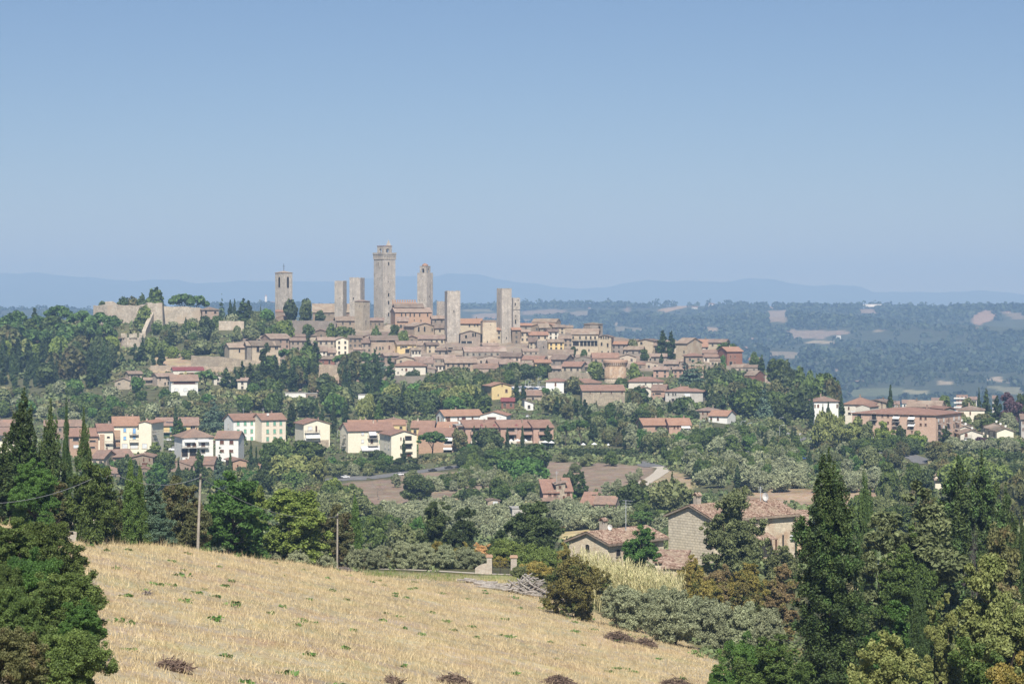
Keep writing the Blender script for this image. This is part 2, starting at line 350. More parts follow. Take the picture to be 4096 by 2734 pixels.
def blobs_round(rng,n,r0=.17,r1=.28,zc=.6,hz=.4,low=-.75,wide=.5,zr=1.):
 out=[(0,0,zc,wide*.45,wide*.45,hz*.5)];C=rng.normal(size=(9,3));C/=np.linalg.norm(C,axis=1)[:,None];A=rng.uniform(-.42,.12,9)
 while len(out)<n:
  d=rng.normal(size=3);d/=np.linalg.norm(d)
  if d[2]<low:continue
  r=rng.uniform(r0,r1);k=rng.uniform(.5,1)*(1+(A*np.exp(-((C-d)**2).sum(1)/.35)).sum())
  out.append((d[0]*(wide-r)*k,d[1]*(wide-r)*k,zc+d[2]*max(hz-r*.8,.1)*k,r,r,min(r*.85*zr,.34)))
 return out
def blobs_column(rng,n,ex=2.2,pw=.8,base=.03,tip=.985):
 out=[]
 for k in range(n):
  t=k/(n-1.);env=.5*min(1,(t+.13)*3.)*(1-t**ex)**pw+.02
  a=rng.uniform(0,6.28);rr=max(env*rng.uniform(.45,.75),.045);off=max(env-rr,0)*rng.uniform(.3,1.15)
  out.append((math.cos(a)*off,math.sin(a)*off,base+t*(tip-base-.03),rr,rr,min(.09+.04*rng.uniform(),.12)))
 return out
def blobs_pine(rng,n):
 out=[]
 for k in range(n):
  a=rng.uniform(0,6.28);q=math.sqrt(rng.uniform(0,1))*.40;r=rng.uniform(.09,.15)
  out.append((math.cos(a)*q,math.sin(a)*q,.84-.30*(q/.5)**2+rng.uniform(-.05,.05),r,r,r*.62))
 return out
def blobs_tier(rng,tiers,per,rise=0.0,flat=.32,pw=1.0,z0=.1):
 out=[]
 for k in range(tiers):
  t=k/(tiers-1.);z=z0+t*(.96-z0);R=.5*(1-t)**pw*rng.uniform(.8,1.08)+.03
  m=max(1,int(per*(1-t)+1));ph=rng.uniform(0,6.28)
  for j in range(m):
   a=ph+6.283*j/m+rng.uniform(-.3,.3);r=max(R*.5,.045);o=R-r
   out.append((math.cos(a)*o,math.sin(a)*o,z+rng.uniform(-.02,.02),r,r,r*flat+.012))
  if R>.15:out.append((0,0,z,R*.5,R*.5,.05))
 return out
def trunk_mesh(name,rng,mat,h=.5,r=.035,limbs=(),n=7,lean=.02,wsc=1.0):
 b=MB();pts=[(rng.uniform(-1,1)*lean*k,rng.uniform(-1,1)*lean*k,-.06+(h+.06)*k/4.)for k in range(5)]
 b.tube(pts,[r*1.35 if k==0 else r*(1.12-.16*k)for k in range(5)],n)
 for l in limbs:
  s=Vector(pts[3])*rng.uniform(.7,1.0)if rng.uniform()<.6 else Vector(pts[4])
  e=Vector(l[:3]);m=s.lerp(e,.5)+Vector((0,0,-.03));b.tube([s,m,e],[r*.5,r*.34,r*.14],5,0,False)
 return b.mesh(name,mat,True)
PROTO={}
LEAF=dict(fir='leaf_conifer',greencolumn='leaf_fir_green',oak='leaf_oak',broadleaf='leaf_green',lime='leaf_lime',yellow='leaf_yellow',holm='leaf_dark',brown='leaf_brown',grey='leaf_grey',olive='leaf_olive',cypress='leaf_cypress',litcypress='leaf_cypress_bright',conifer='leaf_conifer',pine='leaf_pine',cedar='leaf_cedar',shrub='leaf_oak',gshrub='leaf_grey',oshrub='leaf_olive',rust='leaf_rust',gold='leaf_gold',bush='leaf_bush',broom='leaf_broom',tan='leaf_tan',purple='leaf_purple',twig='grey_twig',dshrub='leaf_dark',lshrub='leaf_lime',yshrub='leaf_gold')
FORM=dict(fir='blunt',greencolumn='blunt',oak='round',broadleaf='round',lime='round',yellow='round',holm='round',brown='round',grey='round',olive='olive',cypress='column',litcypress='column',conifer='conifer',pine='pine',cedar='cedar',shrub='low',gshrub='low',oshrub='low',rust='low',gold='low',bush='low',broom='low',tan='low',purple='round',twig='twig',dshrub='low',lshrub='low',yshrub='low')
def proto(kind,lod,k,asp=1.):
 key=(kind,lod,k,asp)
 if key in PROTO:return PROTO[key]
 rng=np.random.default_rng(abs(hash((sum(map(ord,kind)),lod,k,int(asp*100))))%2**31);f=FORM[kind];mat=MATS[LEAF[kind]]
 n={0:900,1:4600,2:46000,3:110000}[lod];sz={0:.042,1:.021,2:.0074,3:.0050}[lod];core={0:.6,1:.5,2:0,3:0}[lod];X={0:(0,0),1:(3,.55),2:(6,.42),3:(7,.40)}[lod];sh=(.72,1.06)if lod<2 else(.25,1.08)
 nb={0:11,1:24,2:60,3:90}[lod];bk=MATS['bark'];sz*=asp**-.5 if asp<1 else 1
 if f in('round','low'):
  zc,hz,low=((.58,.42,-.8)if lod<2 else(.53,.47,-.9))if f=='round' else(.5,.5,-.95)
  q={0:(.2,.3),1:(.13,.23),2:(.08,.16),3:(.06,.14)}[lod]
  bl=blobs_round(rng,nb,q[0],q[1],zc,hz,low,zr=asp)
  cm=crown_mesh('crown',bl,n,sz,mat,rng,core,X,jit=.8,shell=sh,zs=asp,zlo=-.02 if f=='low' else(.07 if lod>1 else.13))
  tm=trunk_mesh('trunk',rng,bk,.5,.03,bl[1:1+(6 if lod<2 else 16)])
 elif f=='olive':
  q={0:(.2,.28),1:(.13,.22),2:(.09,.16),3:(.07,.14)}[lod]
  bl=blobs_round(rng,nb,q[0],q[1],.54,.46,-.8,zr=asp)
  cm=crown_mesh('crown',bl,int(n*.95),sz*.85,mat,rng,core*.85,X,jit=.9,asp=2.4,shell=(.4,1.12),rej=.5,zs=asp,zlo=.1)
  tm=trunk_mesh('trunk',rng,bk,.42,.05,bl[1:7],lean=.06)
 elif f=='column':
  bl=blobs_column(rng,{0:12,1:26,2:80,3:110}[lod])
  cm=crown_mesh('crown',bl,n,sz*1.0,mat,rng,core,X,jit=.4,shell=sh,lift=.75,asp=2.0,up=.05,zs=asp)
  tm=trunk_mesh('trunk',rng,bk,.3,.03)
 elif f in('conifer','blunt'):
  bl=blobs_column(rng,{0:14,1:30,2:110,3:170}[lod],*((6,.9)if f=='blunt' else((1,.62)if lod<2 else(3,.8))))
  bl=[(x*1.45,y*1.45,z,a*rng.uniform(.5,.85),b_*rng.uniform(.5,.85),c*.7)for x,y,z,a,b_,c in bl]
  cm=crown_mesh('crown',bl,n,sz,mat,rng,core,X if lod<2 else(5,.36),jit=.6,shell=sh,lift=.2,asp=1.7,zs=asp)
  tm=trunk_mesh('trunk',rng,bk,.5,.028)
 elif f=='pine':
  bl=blobs_pine(rng,{0:16,1:30,2:60,3:60}[lod])
  cm=crown_mesh('crown',bl,n,sz,mat,rng,core,X,jit=.5,up=.3,zs=asp)
  tm=trunk_mesh('trunk',rng,bk,.6,.03,bl[:8])
 elif f=='cedar':
  bl=blobs_tier(rng,{0:6,1:9,2:13,3:13}[lod],{0:4,1:6,2:8,3:8}[lod])
  cm=crown_mesh('crown',bl,n,sz,mat,rng,core,X,jit=.45,up=.4,zs=asp)
  tm=trunk_mesh('trunk',rng,bk,.9,.025)
 elif f=='twig':
  b=MB()
  def grow(p,d,L,r,dep):
   e=p+d*L;b.tube([p,p.lerp(e,.5)+Vector(rng.normal(size=3))*L*.06,e],[r,r*.75,r*.5],3 if dep else 6,0,False)
   if dep<(4 if lod>1 else 3):
    for _ in range(4 if dep<2 else 5):
     nd_=(d+Vector(rng.normal(size=3))*.55+Vector((0,0,.12))).normalized();grow(p.lerp(e,rng.uniform(.45,1)),nd_,L*rng.uniform(.5,.75),r*.45,dep+1)
  grow(Vector((0,0,.12)),Vector((0,0,1)),.34,.012,0)
  cm=b.mesh('crown',mat);tm=trunk_mesh('trunk',rng,mat,.15,.02)
 PROTO[key]=(tm,cm);return PROTO[key]
NAME=dict(fir='conifer_tree',greencolumn='cypress_tree',oak='oak_tree',broadleaf='broadleaf_tree',lime='broadleaf_tree',yellow='broadleaf_tree',holm='holm_oak',brown='oak_tree',grey='broadleaf_tree',olive='olive_tree',cypress='cypress_tree',litcypress='cypress_tree',conifer='conifer_tree',pine='umbrella_pine',cedar='cedar_tree',shrub='shrub',gshrub='shrub',oshrub='olive_shrub',rust='shrub',gold='shrub',bush='bush',broom='broom_shrub',tan='broom_shrub',purple='plum_tree',twig='bare_tree',dshrub='shrub',lshrub='shrub',yshrub='shrub')
TREES=[]
def tree_at(kind,p,h,w,label,group=None,lod=None,var=None,bare=False):
 if lod is None:lod=0 if p.y>1120 else 1
 nv={0:3,1:3,2:2,3:1}[lod]
 aq=min((.28,.4,.6,1.,1.6,2.3),key=lambda q:abs(math.log(q*h/w)))
 tm,cm=proto(kind,lod,R_.randrange(nv)if var is None else var,aq)
 nm=NAME[kind]
 r=empty(nm,p,R_.uniform(0,6.28),(w,w,h));cat='shrub' if FORM[kind]=='low' else('cypress' if 'cypress' in kind else 'tree')
 tag(r,label,cat,group);put('trunk',tm,r);put('crown',cm,r)
 TREES.append((p,w,h));return r
def tree(kind,R,xc,w,ytop,ybase,label,Y=None,group=None,lod=None,var=None):
 u,vt=px(R,xc,ytop);vb=px(R,xc,ybase)[1]
 if Y is None:
  Y=ray(u,vb)
  if Y is None:Y=1600
 if lod is None:lod=0 if Y>1120 else(1 if Y>430 else(2 if Y>225 else 3))
 x=(u-2048)/FPX*Y;g=float(tz(x,Y));zb=W(u,vb,Y).z
 zt=W(u,vt,Y).z
 z0=g if FORM[kind]!='low' or zb<g else min(zb,g+.4)
 if zt-z0<1.0:print('SMALL TREE',kind,R,xc,ytop,round(Y),round(zt-z0,2));zt=z0+1.5
 return tree_at(kind,Vector((x,Y,z0-.05)),zt-z0,w/S/FPX*Y,label,group,lod,var)
# --- ground, far hillside, mountains
def inpoly(u,v,poly):
 u=np.asarray(u);v=np.asarray(v);c=np.zeros(u.shape,bool);n=len(poly)
 for i in range(n):
  (x1,y1),(x2,y2)=poly[i],poly[i-1]
  if y1==y2:continue
  c^=((y1>v)!=(y2>v))&(u<(x2-x1)*(v-y1)/(y2-y1)+x1)
 return c
def PL(R,pts):return[px(R,*p)for p in pts]
STRAW=(.435,.345,.207);SCRUB=(.125,.125,.058);BROWN=(.285,.21,.145);TAN=(.37,.285,.17)
COVER=[(PL('J',[(700,590),(1300,610),(1900,640),(2600,650),(2600,700),(1800,700),(1300,655)]),200,320,(.33,.30,.13)),(PL('G',[(360,625),(1010,650),(1330,680),(1300,760),(1180,860),(870,930),(760,905),(390,840)]),600,1100,(.275,.205,.145)),(PL('G',[(1410,690),(1700,790),(1640,870),(1260,890),(1280,800)]),600,1100,TAN),(PL('F',[(560,860),(850,805),(1180,780),(1350,725),(1800,715),(2130,755),(2150,840),(1700,930),(1550,960),(1180,1000),(1050,1060),(900,1020),(600,910)]),500,1100,BROWN),(PL('F',[(1150,1000),(1600,940),(1800,945),(1800,1010),(1500,1060),(1200,1100)]),500,1000,(.45,.36,.19)),(PL('J',[(1900,210),(2349,165),(2500,170),(2500,330),(1900,340)]),320,800,(.40,.32,.19)),(PL('G',[(500,1235),(900,1195),(1060,1175),(1070,1240),(700,1270),(505,1330)]),330,800,(.60,.46,.22)),(PL('H',[(0,850),(520,865),(880,855),(1420,865),(1270,970),(1180,1110),(900,1090),(450,1010),(0,960)]),350,1000,(.40,.285,.18)),(PL('A',[(1320,880),(1500,880),(1650,950),(1660,1000),(2000,990),(2000,1050),(1290,1050)]),1200,1500,(.42,.31,.19)),(PL('A',[(2150,660),(2349,630),(2349,740),(2180,730)]),1300,1700,(.42,.29,.19)),(PL('A',[(780,740),(1040,740),(1040,850),(900,1000),(780,850)]),1300,1700,(.30,.19,.12)),(PL('B',[(700,1280),(1150,1290),(1150,1400),(650,1420),(300,1420),(300,1300)]),1150,1450,(.36,.25,.17)),(PL('B',[(-100,900),(1000,860),(2349,850),(4200,900),(4300,1240),(2349,1250),(1240,1290),(600,1200),(-100,1200)]),1330,1660,(.30,.235,.175)),]
FAR=[(PL('C',q),c)for q,c in[([(180,520),(450,505),(570,515),(560,540),(200,555)],(.40,.31,.21)),([(570,530),(765,515),(770,555),(640,560)],(.36,.30,.19)),([(180,585),(290,590),(300,610),(180,610)],(.40,.31,.2)),([(1330,510),(1500,480),(1620,450),(1640,475),(1430,530)],(.62,.44,.26)),([(1600,610),(1700,640),(1850,665),(1900,690),(1770,695),(1740,650),(1620,640)],(.56,.42,.26)),([(1070,480),(1120,490),(1110,535),(1060,530)],(.42,.31,.22)),([(960,650),(1230,665),(1210,690),(960,690)],(.34,.30,.18)),([(2270,470),(2349,465),(2349,500),(2300,500)],(.5,.37,.25)),([(980,600),(1030,640),(960,640)],(.5,.4,.26))]]+[(PL('D',q),c)for q,c in[([(140,520),(340,510),(330,620),(160,610)],(.46,.35,.24)),([(320,680),(640,685),(870,690),(860,715),(680,725),(660,760),(340,750)],(.44,.34,.25)),([(450,790),(560,765),(740,780),(720,805),(560,795)],(.58,.48,.29)),([(930,500),(1080,500),(1110,540),(940,535)],(.46,.34,.24)),([(1890,570),(2030,500),(2110,550),(2090,600),(1990,620),(1960,650),(2030,690),(1940,660)],(.56,.37,.25)),([(2000,630),(2349,590),(2349,680),(2040,685)],(.13,.15,.08)),([(2130,520),(2349,540),(2349,590),(2260,590)],(.36,.29,.19)),([(1300,1190),(1540,1200),(1550,1235),(1380,1230)],(.46,.43,.25)),([(840,1190),(1300,1170),(1320,1240),(860,1250)],(.22,.25,.13)),([(1610,1115),(1720,1120),(1740,1150),(1610,1150)],(.56,.46,.31)),([(2030,1110),(2120,1070),(2240,1135),(2100,1120)],(.58,.46,.31)),([(2010,1160),(2349,1170),(2349,1240),(2200,1225)],(.34,.33,.19)),([(830,1190),(870,1210),(860,1240),(840,1240)],(.6,.44,.32)),([(130,860),(400,870),(480,890),(380,930),(160,900)],(.40,.33,.23)),([(1060,680),(1140,680),(1130,705),(1060,700)],(.48,.4,.27)),([(740,1000),(775,1010),(760,1035),(735,1025)],(.55,.45,.32)),([(2300,930),(2349,930),(2349,990),(2310,970)],(.56,.46,.34))]]+[(PL('B',q),c)for q,c in[([(1900,760),(2100,750),(2100,800),(1910,800)],(.46,.36,.25)),([(1800,720),(2060,715),(2060,740),(1800,740)],(.32,.3,.18))]]
def cover(x,y,z):
 u=x/y*FPX+2048;v=V0-z/y*FPX
 c=np.empty(x.shape+(3,));c[:]=SCRUB
 cy=np.interp(u,CU,CY);eu=np.interp(v,[2380,2410,2455,2510,2560,2690,2760,3200],[2500,2500,2440,2560,2740,2950,3030,3500])
 f=(y<np.interp(u,CU,FE))&(u<eu);c[f]=STRAW
 f2=(y<300)&~f;c[f2]=(.22,.19,.085)
 for poly,y0,y1,col in COVER:
  k=inpoly(u,v,poly)&(y>y0)&(y<y1);c[k]=col
 far=y>3000;c[far]=(.065,.078,.045)
 for poly,col in FAR:
  k=inpoly(u,v,poly)&(y>3000)&(y<9000);c[k]=np.array(col)*.62
 return c
m,t,p,co=base('ground_cover',.95,.1)
at_=nd(t,'ShaderNodeAttribute',attribute_name='cover');geo=nd(t,'ShaderNodeNewGeometry');pos=geo.outputs['Position']
n1=maprange(t,noise(t,pos,.075,7,.7),.3,.7,.64,1.28);n2=maprange(t,noise(t,pos,1.3,6,.75),.3,.7,.74,1.24)
mm=nd(t,'ShaderNodeMath',operation='MULTIPLY');t.links.new(n1,mm.inputs[0]);t.links.new(n2,mm.inputs[1])
hs=nd(t,'ShaderNodeHueSaturation');t.links.new(at_.outputs['Color'],hs.inputs['Color']);t.links.new(mm.outputs[0],hs.inputs['Value'])
t.links.new(maprange(t,noise(t,pos,.16,5),.35,.65,.478,.525),hs.inputs['Hue']);t.links.new(maprange(t,noise(t,pos,.4,4),.3,.7,.65,1.2),hs.inputs['Saturation'])
t.links.new(hs.outputs[0],p.inputs['Base Color'])
bp=nd(t,'ShaderNodeBump');bp.inputs['Strength'].default_value=.7;bp.inputs['Distance'].default_value=.12
t.links.new(noise(t,pos,3.0,6,.75),bp.inputs['Height']);t.links.new(bp.outputs[0],p.inputs['Normal']);MATS['ground_cover']=m
def sheet(name,yv,na,amax=.31):
 av=np.linspace(-amax,amax,na);Yg,Ag=np.meshgrid(yv,av,indexing='ij');Xg=Ag*Yg;Zg=tz(Xg,Yg)
 v=np.stack([Xg,Yg,Zg],-1).reshape(-1,3);ny=len(yv)
 i=(np.arange(ny-1)[:,None]*na+np.arange(na-1)[None,:]).ravel()
 me=mesh_np(name,v,np.stack([i,i+1,i+na+1,i+na],1),None,[MATS['ground_cover']],True)
 ca=me.color_attributes.new('cover','FLOAT_COLOR','POINT');cc=np.ones((len(v),4),np.float32);cc[:,:3]=cover(Xg,Yg,Zg).reshape(-1,3)
 ca.data.foreach_set('color',cc.ravel());o=put(name,me);tag(o,kind='structure');return o
sheet('ground',np.concatenate([np.linspace(8,85,12),np.linspace(90,330,190),np.geomspace(332,2700,440)]),300)
sheet('far_hillside',np.concatenate([np.geomspace(2700,8700,260),np.geomspace(9000,28000,12)]),300)
MT=[('A',0,200),('A',170,203),('A',370,188),('A',500,212),('A',750,236),('A',1000,256),('A',1480,255),('A',1650,278),('B',150,476),('B',700,488),('B',1000,452),('B',1240,440),('B',1600,430),('B',1700,412),('B',2000,430),('B',2150,462),('C',300,292),('C',500,320),('C',900,322),('C',1080,285),('C',1250,250),('C',1500,268),('C',1900,268),('D',0,240),('D',200,255),('D',500,300),('D',750,303),('D',930,308),('D',1060,350),('D',1500,365),('D',1900,345),('D',2349,372)]
mu,mv=zip(*[px(*q)for q in MT])
def mountains(name,Yr,off,seed):
 uu=np.linspace(-900,5000,240);top=(V0-np.interp(uu,mu,mv)+off)/FPX*Yr+7*np.sin(uu*.021+seed)+4*np.sin(uu*.053+1)
 rows=[]
 for k,f in((-6000,0),(-3000,.35),(-1200,.72),(0,1.),(1200,.5),(2400,0)):
  Y=Yr+k;r=-178+(top+178)*f*(1 if k>=0 else(1+.05*np.sin(uu*.03+k)))if f<1 else top
  rows.append(np.stack([(uu-2048)/FPX*Y,np.full_like(uu,Y),r+np.zeros_like(uu)],-1))
 v=np.concatenate(rows);n=len(uu);i=(np.arange(5)[:,None]*n+np.arange(n-1)[None,:]).ravel()
 me=mesh_np(name,v,np.stack([i,i+1,i+n+1,i+n],1),None,[MATS['leaf_far_ground']],True);tag(put(name,me),kind='structure')
M('leaf_far_ground',(.11,.12,.07),(.05,.065,.035),.003,.02)
mountains('mountains',25000,0,0.)
# --- roads and paths
def strip(name,pts,width,mat,label=None,dz=.12,n=12):
 P=[rayr(*q)for q in pts];L=[]
 P=[q for q in P if q is not None]
 for a,b in zip(P[:-1],P[1:]):
  for k in range(n):L.append(a.lerp(b,k/n))
 L.append(P[-1]);v=[]
 for i,q in enumerate(L):
  d=(L[min(i+1,len(L)-1)]-L[max(i-1,0)]);d.z=0;d.normalize();s=Vector((-d.y,d.x,0))
  for k in range(5):
   e=q+s*width*(k/4.-.5);v.append((e.x,e.y,float(tz(e.x,e.y))+dz))
 i=(np.arange(len(L)-1)[:,None]*5+np.arange(4)[None,:]).ravel()
 o=put(name,mesh_np(name,v,np.stack([i,i+5,i+6,i+1],1),None,[MATS[mat]],True));tag(o,kind='structure')
 return o
strip('dirt_road',[('G',1330,676),('G',1405,690),('G',1370,730),('G',1310,770),('G',1250,800),('G',1170,850),('G',1020,895),('G',870,935)],5.4,'gravel')
strip('road',[('G',1180,630),('G',1240,650),('G',1330,677)],9,'asphalt')
strip('road',[('F',1000,775),('F',1200,750),('F',1420,722),('F',1600,700),('F',1720,682),('F',1850,668)],9,'asphalt')
strip('road',[('F',560,815),('F',700,790),('F',820,775),('F',1000,775)],11,'asphalt')
strip('road',[('H',430,480),('H',440,440),('H',400,405),('H',300,390)],10,'asphalt')
strip('road',[('H',700,545),('H',860,550),('H',1100,560),('H',1360,580),('H',1440,610),('H',1500,650)],7,'asphalt')
strip('road',[('H',1740,582),('H',1950,600),('H',2150,618),('H',2349,632),('H',2500,640)],9,'pale_road')
strip('road',[('C',60,1192),('C',180,1192),('C',300,1190),('C',400,1186)],22,'pale_road')
strip('road',[('G',1850,616),('G',2000,614),('G',2200,612)],14,'asphalt')
strip('gravel_path',[('J',1100,588),('J',1350,596),('J',1700,612),('J',2000,630),('J',2250,642)],1.6,'gravel',dz=.06)
# --- houses
def win_mesh(kind):
 key=('win',kind)
 if key in PROTO:return PROTO[key]
 b=MB();pane=dict(d='glass',k='dark_opening',b='shutter_brown',g='shutter_green',v='shutter_dark_green',w='shutter_white',u='shutter_blue',a='dark_opening')[kind]
 if kind=='a':
  n=8;arc=[(.5*math.cos(math.pi*k/n),.5+.5*math.sin(math.pi*k/n)*.6)for k in range(n+1)]
  inner=[(x*.84,z*.9 if z>0 else z)for x,z in arc]
  out=arc+[(-.5,-.5),(.5,-.5)];inn=inner+[(-.42,-.46),(.42,-.46)]
  m=len(out);vs=[(x,-.5,z)for x,z in out]+[(x,-.5,z)for x,z in inn]+[(x,.5,z)for x,z in out]
  fs=[(i,(i+1)%m,m+(i+1)%m,m+i)for i in range(m)]+[(i,2*m+i,2*m+(i+1)%m,(i+1)%m)for i in range(m)]
  b.add(vs,fs,0);b.add([(x,-.2,z)for x,z in inn],[tuple(range(m))],1)
 else:
  for x0,x1,z0,z1 in((-.5,-.44,-.5,.5),(.44,.5,-.5,.5),(-.44,.44,.45,.5)):b.box(x0,x1,-.5,.5,z0,z1,0)
  b.box(-.56,.56,-.8,.5,-.5,-.43,0);b.box(-.44,.44,-.22,.4,-.43,.45,1)
  if kind=='d':b.box(-.03,.03,-.3,-.22,-.43,.43,0)
 PROTO[key]=b.mesh('window',[MATS['stone_trim'],MATS[pane]]);return PROTO[key]
BOXES=[]
def window(par,x,z,w,h,kind,y=0.,rz=0.,name='window',dep=.24):
 o=put(name,win_mesh(kind),par);o.location=(x,y,z);o.scale=(w,dep,h);o.rotation_euler=(0,0,rz);return o
def roof_mb(b,kind,Wd,D,H,pitch,o=.55,t=.28):
 """the roof over a Wd x D block (front at y = 0) whose eaves are at height H; returns ridge height"""
 if kind=='side':
  r=H+D/2*pitch;s=o*pitch
  b.prism([(-o,H-s),(D/2,r),(D+o,H-s),(D+o,H-s+t),(D/2,r+t),(-o,H-s+t)],-Wd/2-o*.6,Wd/2+o*.6,'x');return r
 if kind=='front':
  r=H+Wd/2*pitch;s=o*pitch;h=Wd/2
  b.prism([(-h-o,H-s),(0,r),(h+o,H-s),(h+o,H-s+t),(0,r+t),(-h-o,H-s+t)],-o*.7,D+o*.7,'y');return r
 if kind=='shed':
  r=H+D*pitch;s=o*pitch
  b.prism([(-o,H-s),(D+o,r+s),(D+o,r+s+t),(-o,H-s+t)],-Wd/2-o*.6,Wd/2+o*.6,'x');return r
 if kind=='shedl' or kind=='shedr':
  r=H+Wd*pitch;s=o*pitch;k=1 if kind=='shedl' else-1;h=Wd/2+o
  b.prism([(-h*k,H-s),(h*k,r+s),(h*k,r+s+t),(-h*k,H-s+t)][::k],-o*.7,D+o*.7,'y');return r
 if kind=='hip':
  h=Wd/2+o;y0,y1=-o,D+o;k=min(Wd,D)/2+o;r=H+k*pitch;rx=max(h-k,.05);ry=max((D/2+o)-k,.0)
  ym=D/2;z=H
  vs=[(-h,y0,z),(h,y0,z),(h,y1,z),(-h,y1,z),(-h,y0,z+t),(h,y0,z+t),(h,y1,z+t),(-h,y1,z+t),(-rx,ym-ry,r),(rx,ym-ry,r),(rx,ym+ry+.02,r),(-rx,ym+ry+.02,r)]
  b.add(vs,[(3,2,1,0),(0,1,5,4),(1,2,6,5),(2,3,7,6),(3,0,4,7),(4,5,9,8),(5,6,10,9),(6,7,11,10),(7,4,8,11),(8,9,10,11)]);return r
 b.box(-Wd/2-.2,Wd/2+.2,-.2,D+.2,H,H+.3);return H+.3
def wall_mb(kind,Wd,D,H,pitch,z0=-4.):
 b=MB()
 if kind=='front':b.prism([(-Wd/2,z0),(Wd/2,z0),(Wd/2,H),(0,H+Wd/2*pitch),(-Wd/2,H)],0,D,'y')
 elif kind=='side':b.prism([(0,z0),(D,z0),(D,H),(D/2,H+D/2*pitch),(0,H)],-Wd/2,Wd/2,'x')
 elif kind=='shed':b.prism([(0,z0),(D,z0),(D,H+D*pitch),(0,H)],-Wd/2,Wd/2,'x')
 elif kind in('shedl','shedr'):
  hl,hr=(H,H+Wd*pitch)if kind=='shedl' else(H+Wd*pitch,H)
  b.prism([(-Wd/2,z0),(Wd/2,z0),(Wd/2,hr),(-Wd/2,hl)],0,D,'y')
 else:b.box(-Wd/2,Wd/2,0,D,z0,H)
 return b
def chimney(par,x,y,z,mat='town_brown',h=1.1,s=.55):
 b=MB();b.box(x-s/2,x+s/2,y-s/2,y+s/2,z-1.2,z+h);b.box(x-s*.7,x+s*.7,y-s*.7,y+s*.7,z+h,z+h+.15,1)
 return b.build('chimney',[MATS[mat],MATS['tile_old']],par)
def place(R,xa,xb,yb,Y,yaw,yrange=(90,1750)):
 u0,vb=px(R,xa,yb);u1=px(R,xb,yb)[0];um=(u0+u1)/2
 if Y is None:
  Y=ray(um,vb,*yrange,True)
 p=W(um,vb,Y);phi=math.atan2(p.x,p.y)
 return p,math.radians(yaw)-phi,(u1-u0)/FPX*Y/math.cos(math.radians(yaw))
def house(name,R,xa,xb,ye,yb,label,wall='town_stone',roof='tile_old',form='side',yaw=0,D=None,pitch=.36,win='d',Y=None,rows=None,cols=None,wins=None,group=None,cat='house',ch=None,side=True,ws=(1.35,1.85),z0=-5.):
 p,rz,Wd=place(R,xa,xb,yb,Y,yaw);Y=p.y
 H=(yb-ye)/S/FPX*Y;D=D or min(max(Wd*.8,6),11);r=empty(name,p,rz);tag(r,label,cat,group)
 z0=min(z0,float(tz(p.x,p.y))-p.z-1)if Y<2400 else z0
 w=wall_mb(form,Wd,D,H,pitch,z0).build('wall',MATS[wall],r)
 b=MB();o=(.95 if name=='town_house' else.75)if H>3 else.4;rh=roof_mb(b,form,Wd,D,H,pitch,o);ro=b.build('roof',MATS[roof],r)
 if ch is None:ch=1 if R_.random()<.55 and form not in('flat',)else 0
 for _ in range(ch):
  if form=='side' or form=='hip':cx,cyy,cz=R_.uniform(-.3,.3)*Wd,D*R_.uniform(.4,.6),rh
  elif form=='front':cx,cyy,cz=R_.uniform(-.15,.15)*Wd,D*R_.uniform(.2,.7),rh-.1*Wd*pitch
  else:cx,cyy,cz=R_.uniform(-.3,.3)*Wd,D*.6,rh-.3
  chimney(ro,cx,cyy,cz,R_.choice(['town_brown','town_stone']))
 g=float(tz(p.x,p.y))-p.z;zb=max(g,0)if g<H-2.5 else 0
 if wins is not None:
  for q in wins:
   wx=(q[0]-(xa+xb)/2)/S/FPX*Y/math.cos(math.radians(yaw));wz=(yb-q[1])/S/FPX*Y
   window(r,wx,wz,q[2]/S/FPX*Y*1.15,q[3]/S/FPX*Y*1.1,q[4]if len(q)>4 else win)
 elif win:
  nr=rows if rows is not None else max(1,int((H-zb)/3.0));nc=cols or max(1,int(Wd/3.6));k=win if len(win)>1 else win*2
  dz=min(3.1,(H-zb)/nr);dx=Wd/nc
  for j in range(nr):
   for i in range(nc):
    if rows is None and R_.random()<.18:continue
    jx=0 if rows is not None else R_.uniform(-.25,.25)
    window(r,-Wd/2+dx*(i+.5)+jx,H-.45-dz*.47-dz*j,ws[0],ws[1]*min(1,dz/2.6),R_.choice(k))
  if side and abs(yaw)>12 and D>5:
   s=-1 if yaw>0 else 1
   for j in range(nr):
    for i in range(max(1,int(D/4.5))):
     if rows is None and R_.random()<.3:continue
     dd=D/max(1,int(D/4.5));window(r,s*Wd/2,H-.45-dz*.47-dz*j,ws[0],ws[1]*min(1,dz/2.6),R_.choice(k),dd*(i+.5),-s*math.pi/2*-1 if s<0 else math.pi/2)
 e=(rh-H)/Y*FPX
 u0,v0=px(R,xa,ye);u1,v1=px(R,xb,yb);BOXES.append((u0-4,u1+4,v0-e,v1,Y))
 return r,Wd,H,D,rh,ro
def balcony(r,x,z,w,d=1.2,y=0.,rail='iron',slab='concrete'):
 b=MB();b.box(x-w/2,x+w/2,y-d,y-.003,z-.18,z);o=b.build('balcony',MATS[slab],r)
 q=MB();q.box(x-w/2,x+w/2,y-d,y-d+.05,z+.92,z+1.0);n=max(3,int(w/.3))
 for k in range(n+1):q.box(x-w/2+(w-.05)*k/n,x-w/2+(w-.05)*k/n+.05,y-d+.005,y-d+.045,z,z+.92)
 for sx in(x-w/2,x+w/2-.05):q.box(sx,sx+.05,y-d+.06,y-.01,z+.92,z+1.0)
 q.build('railing',MATS[rail],o);return o
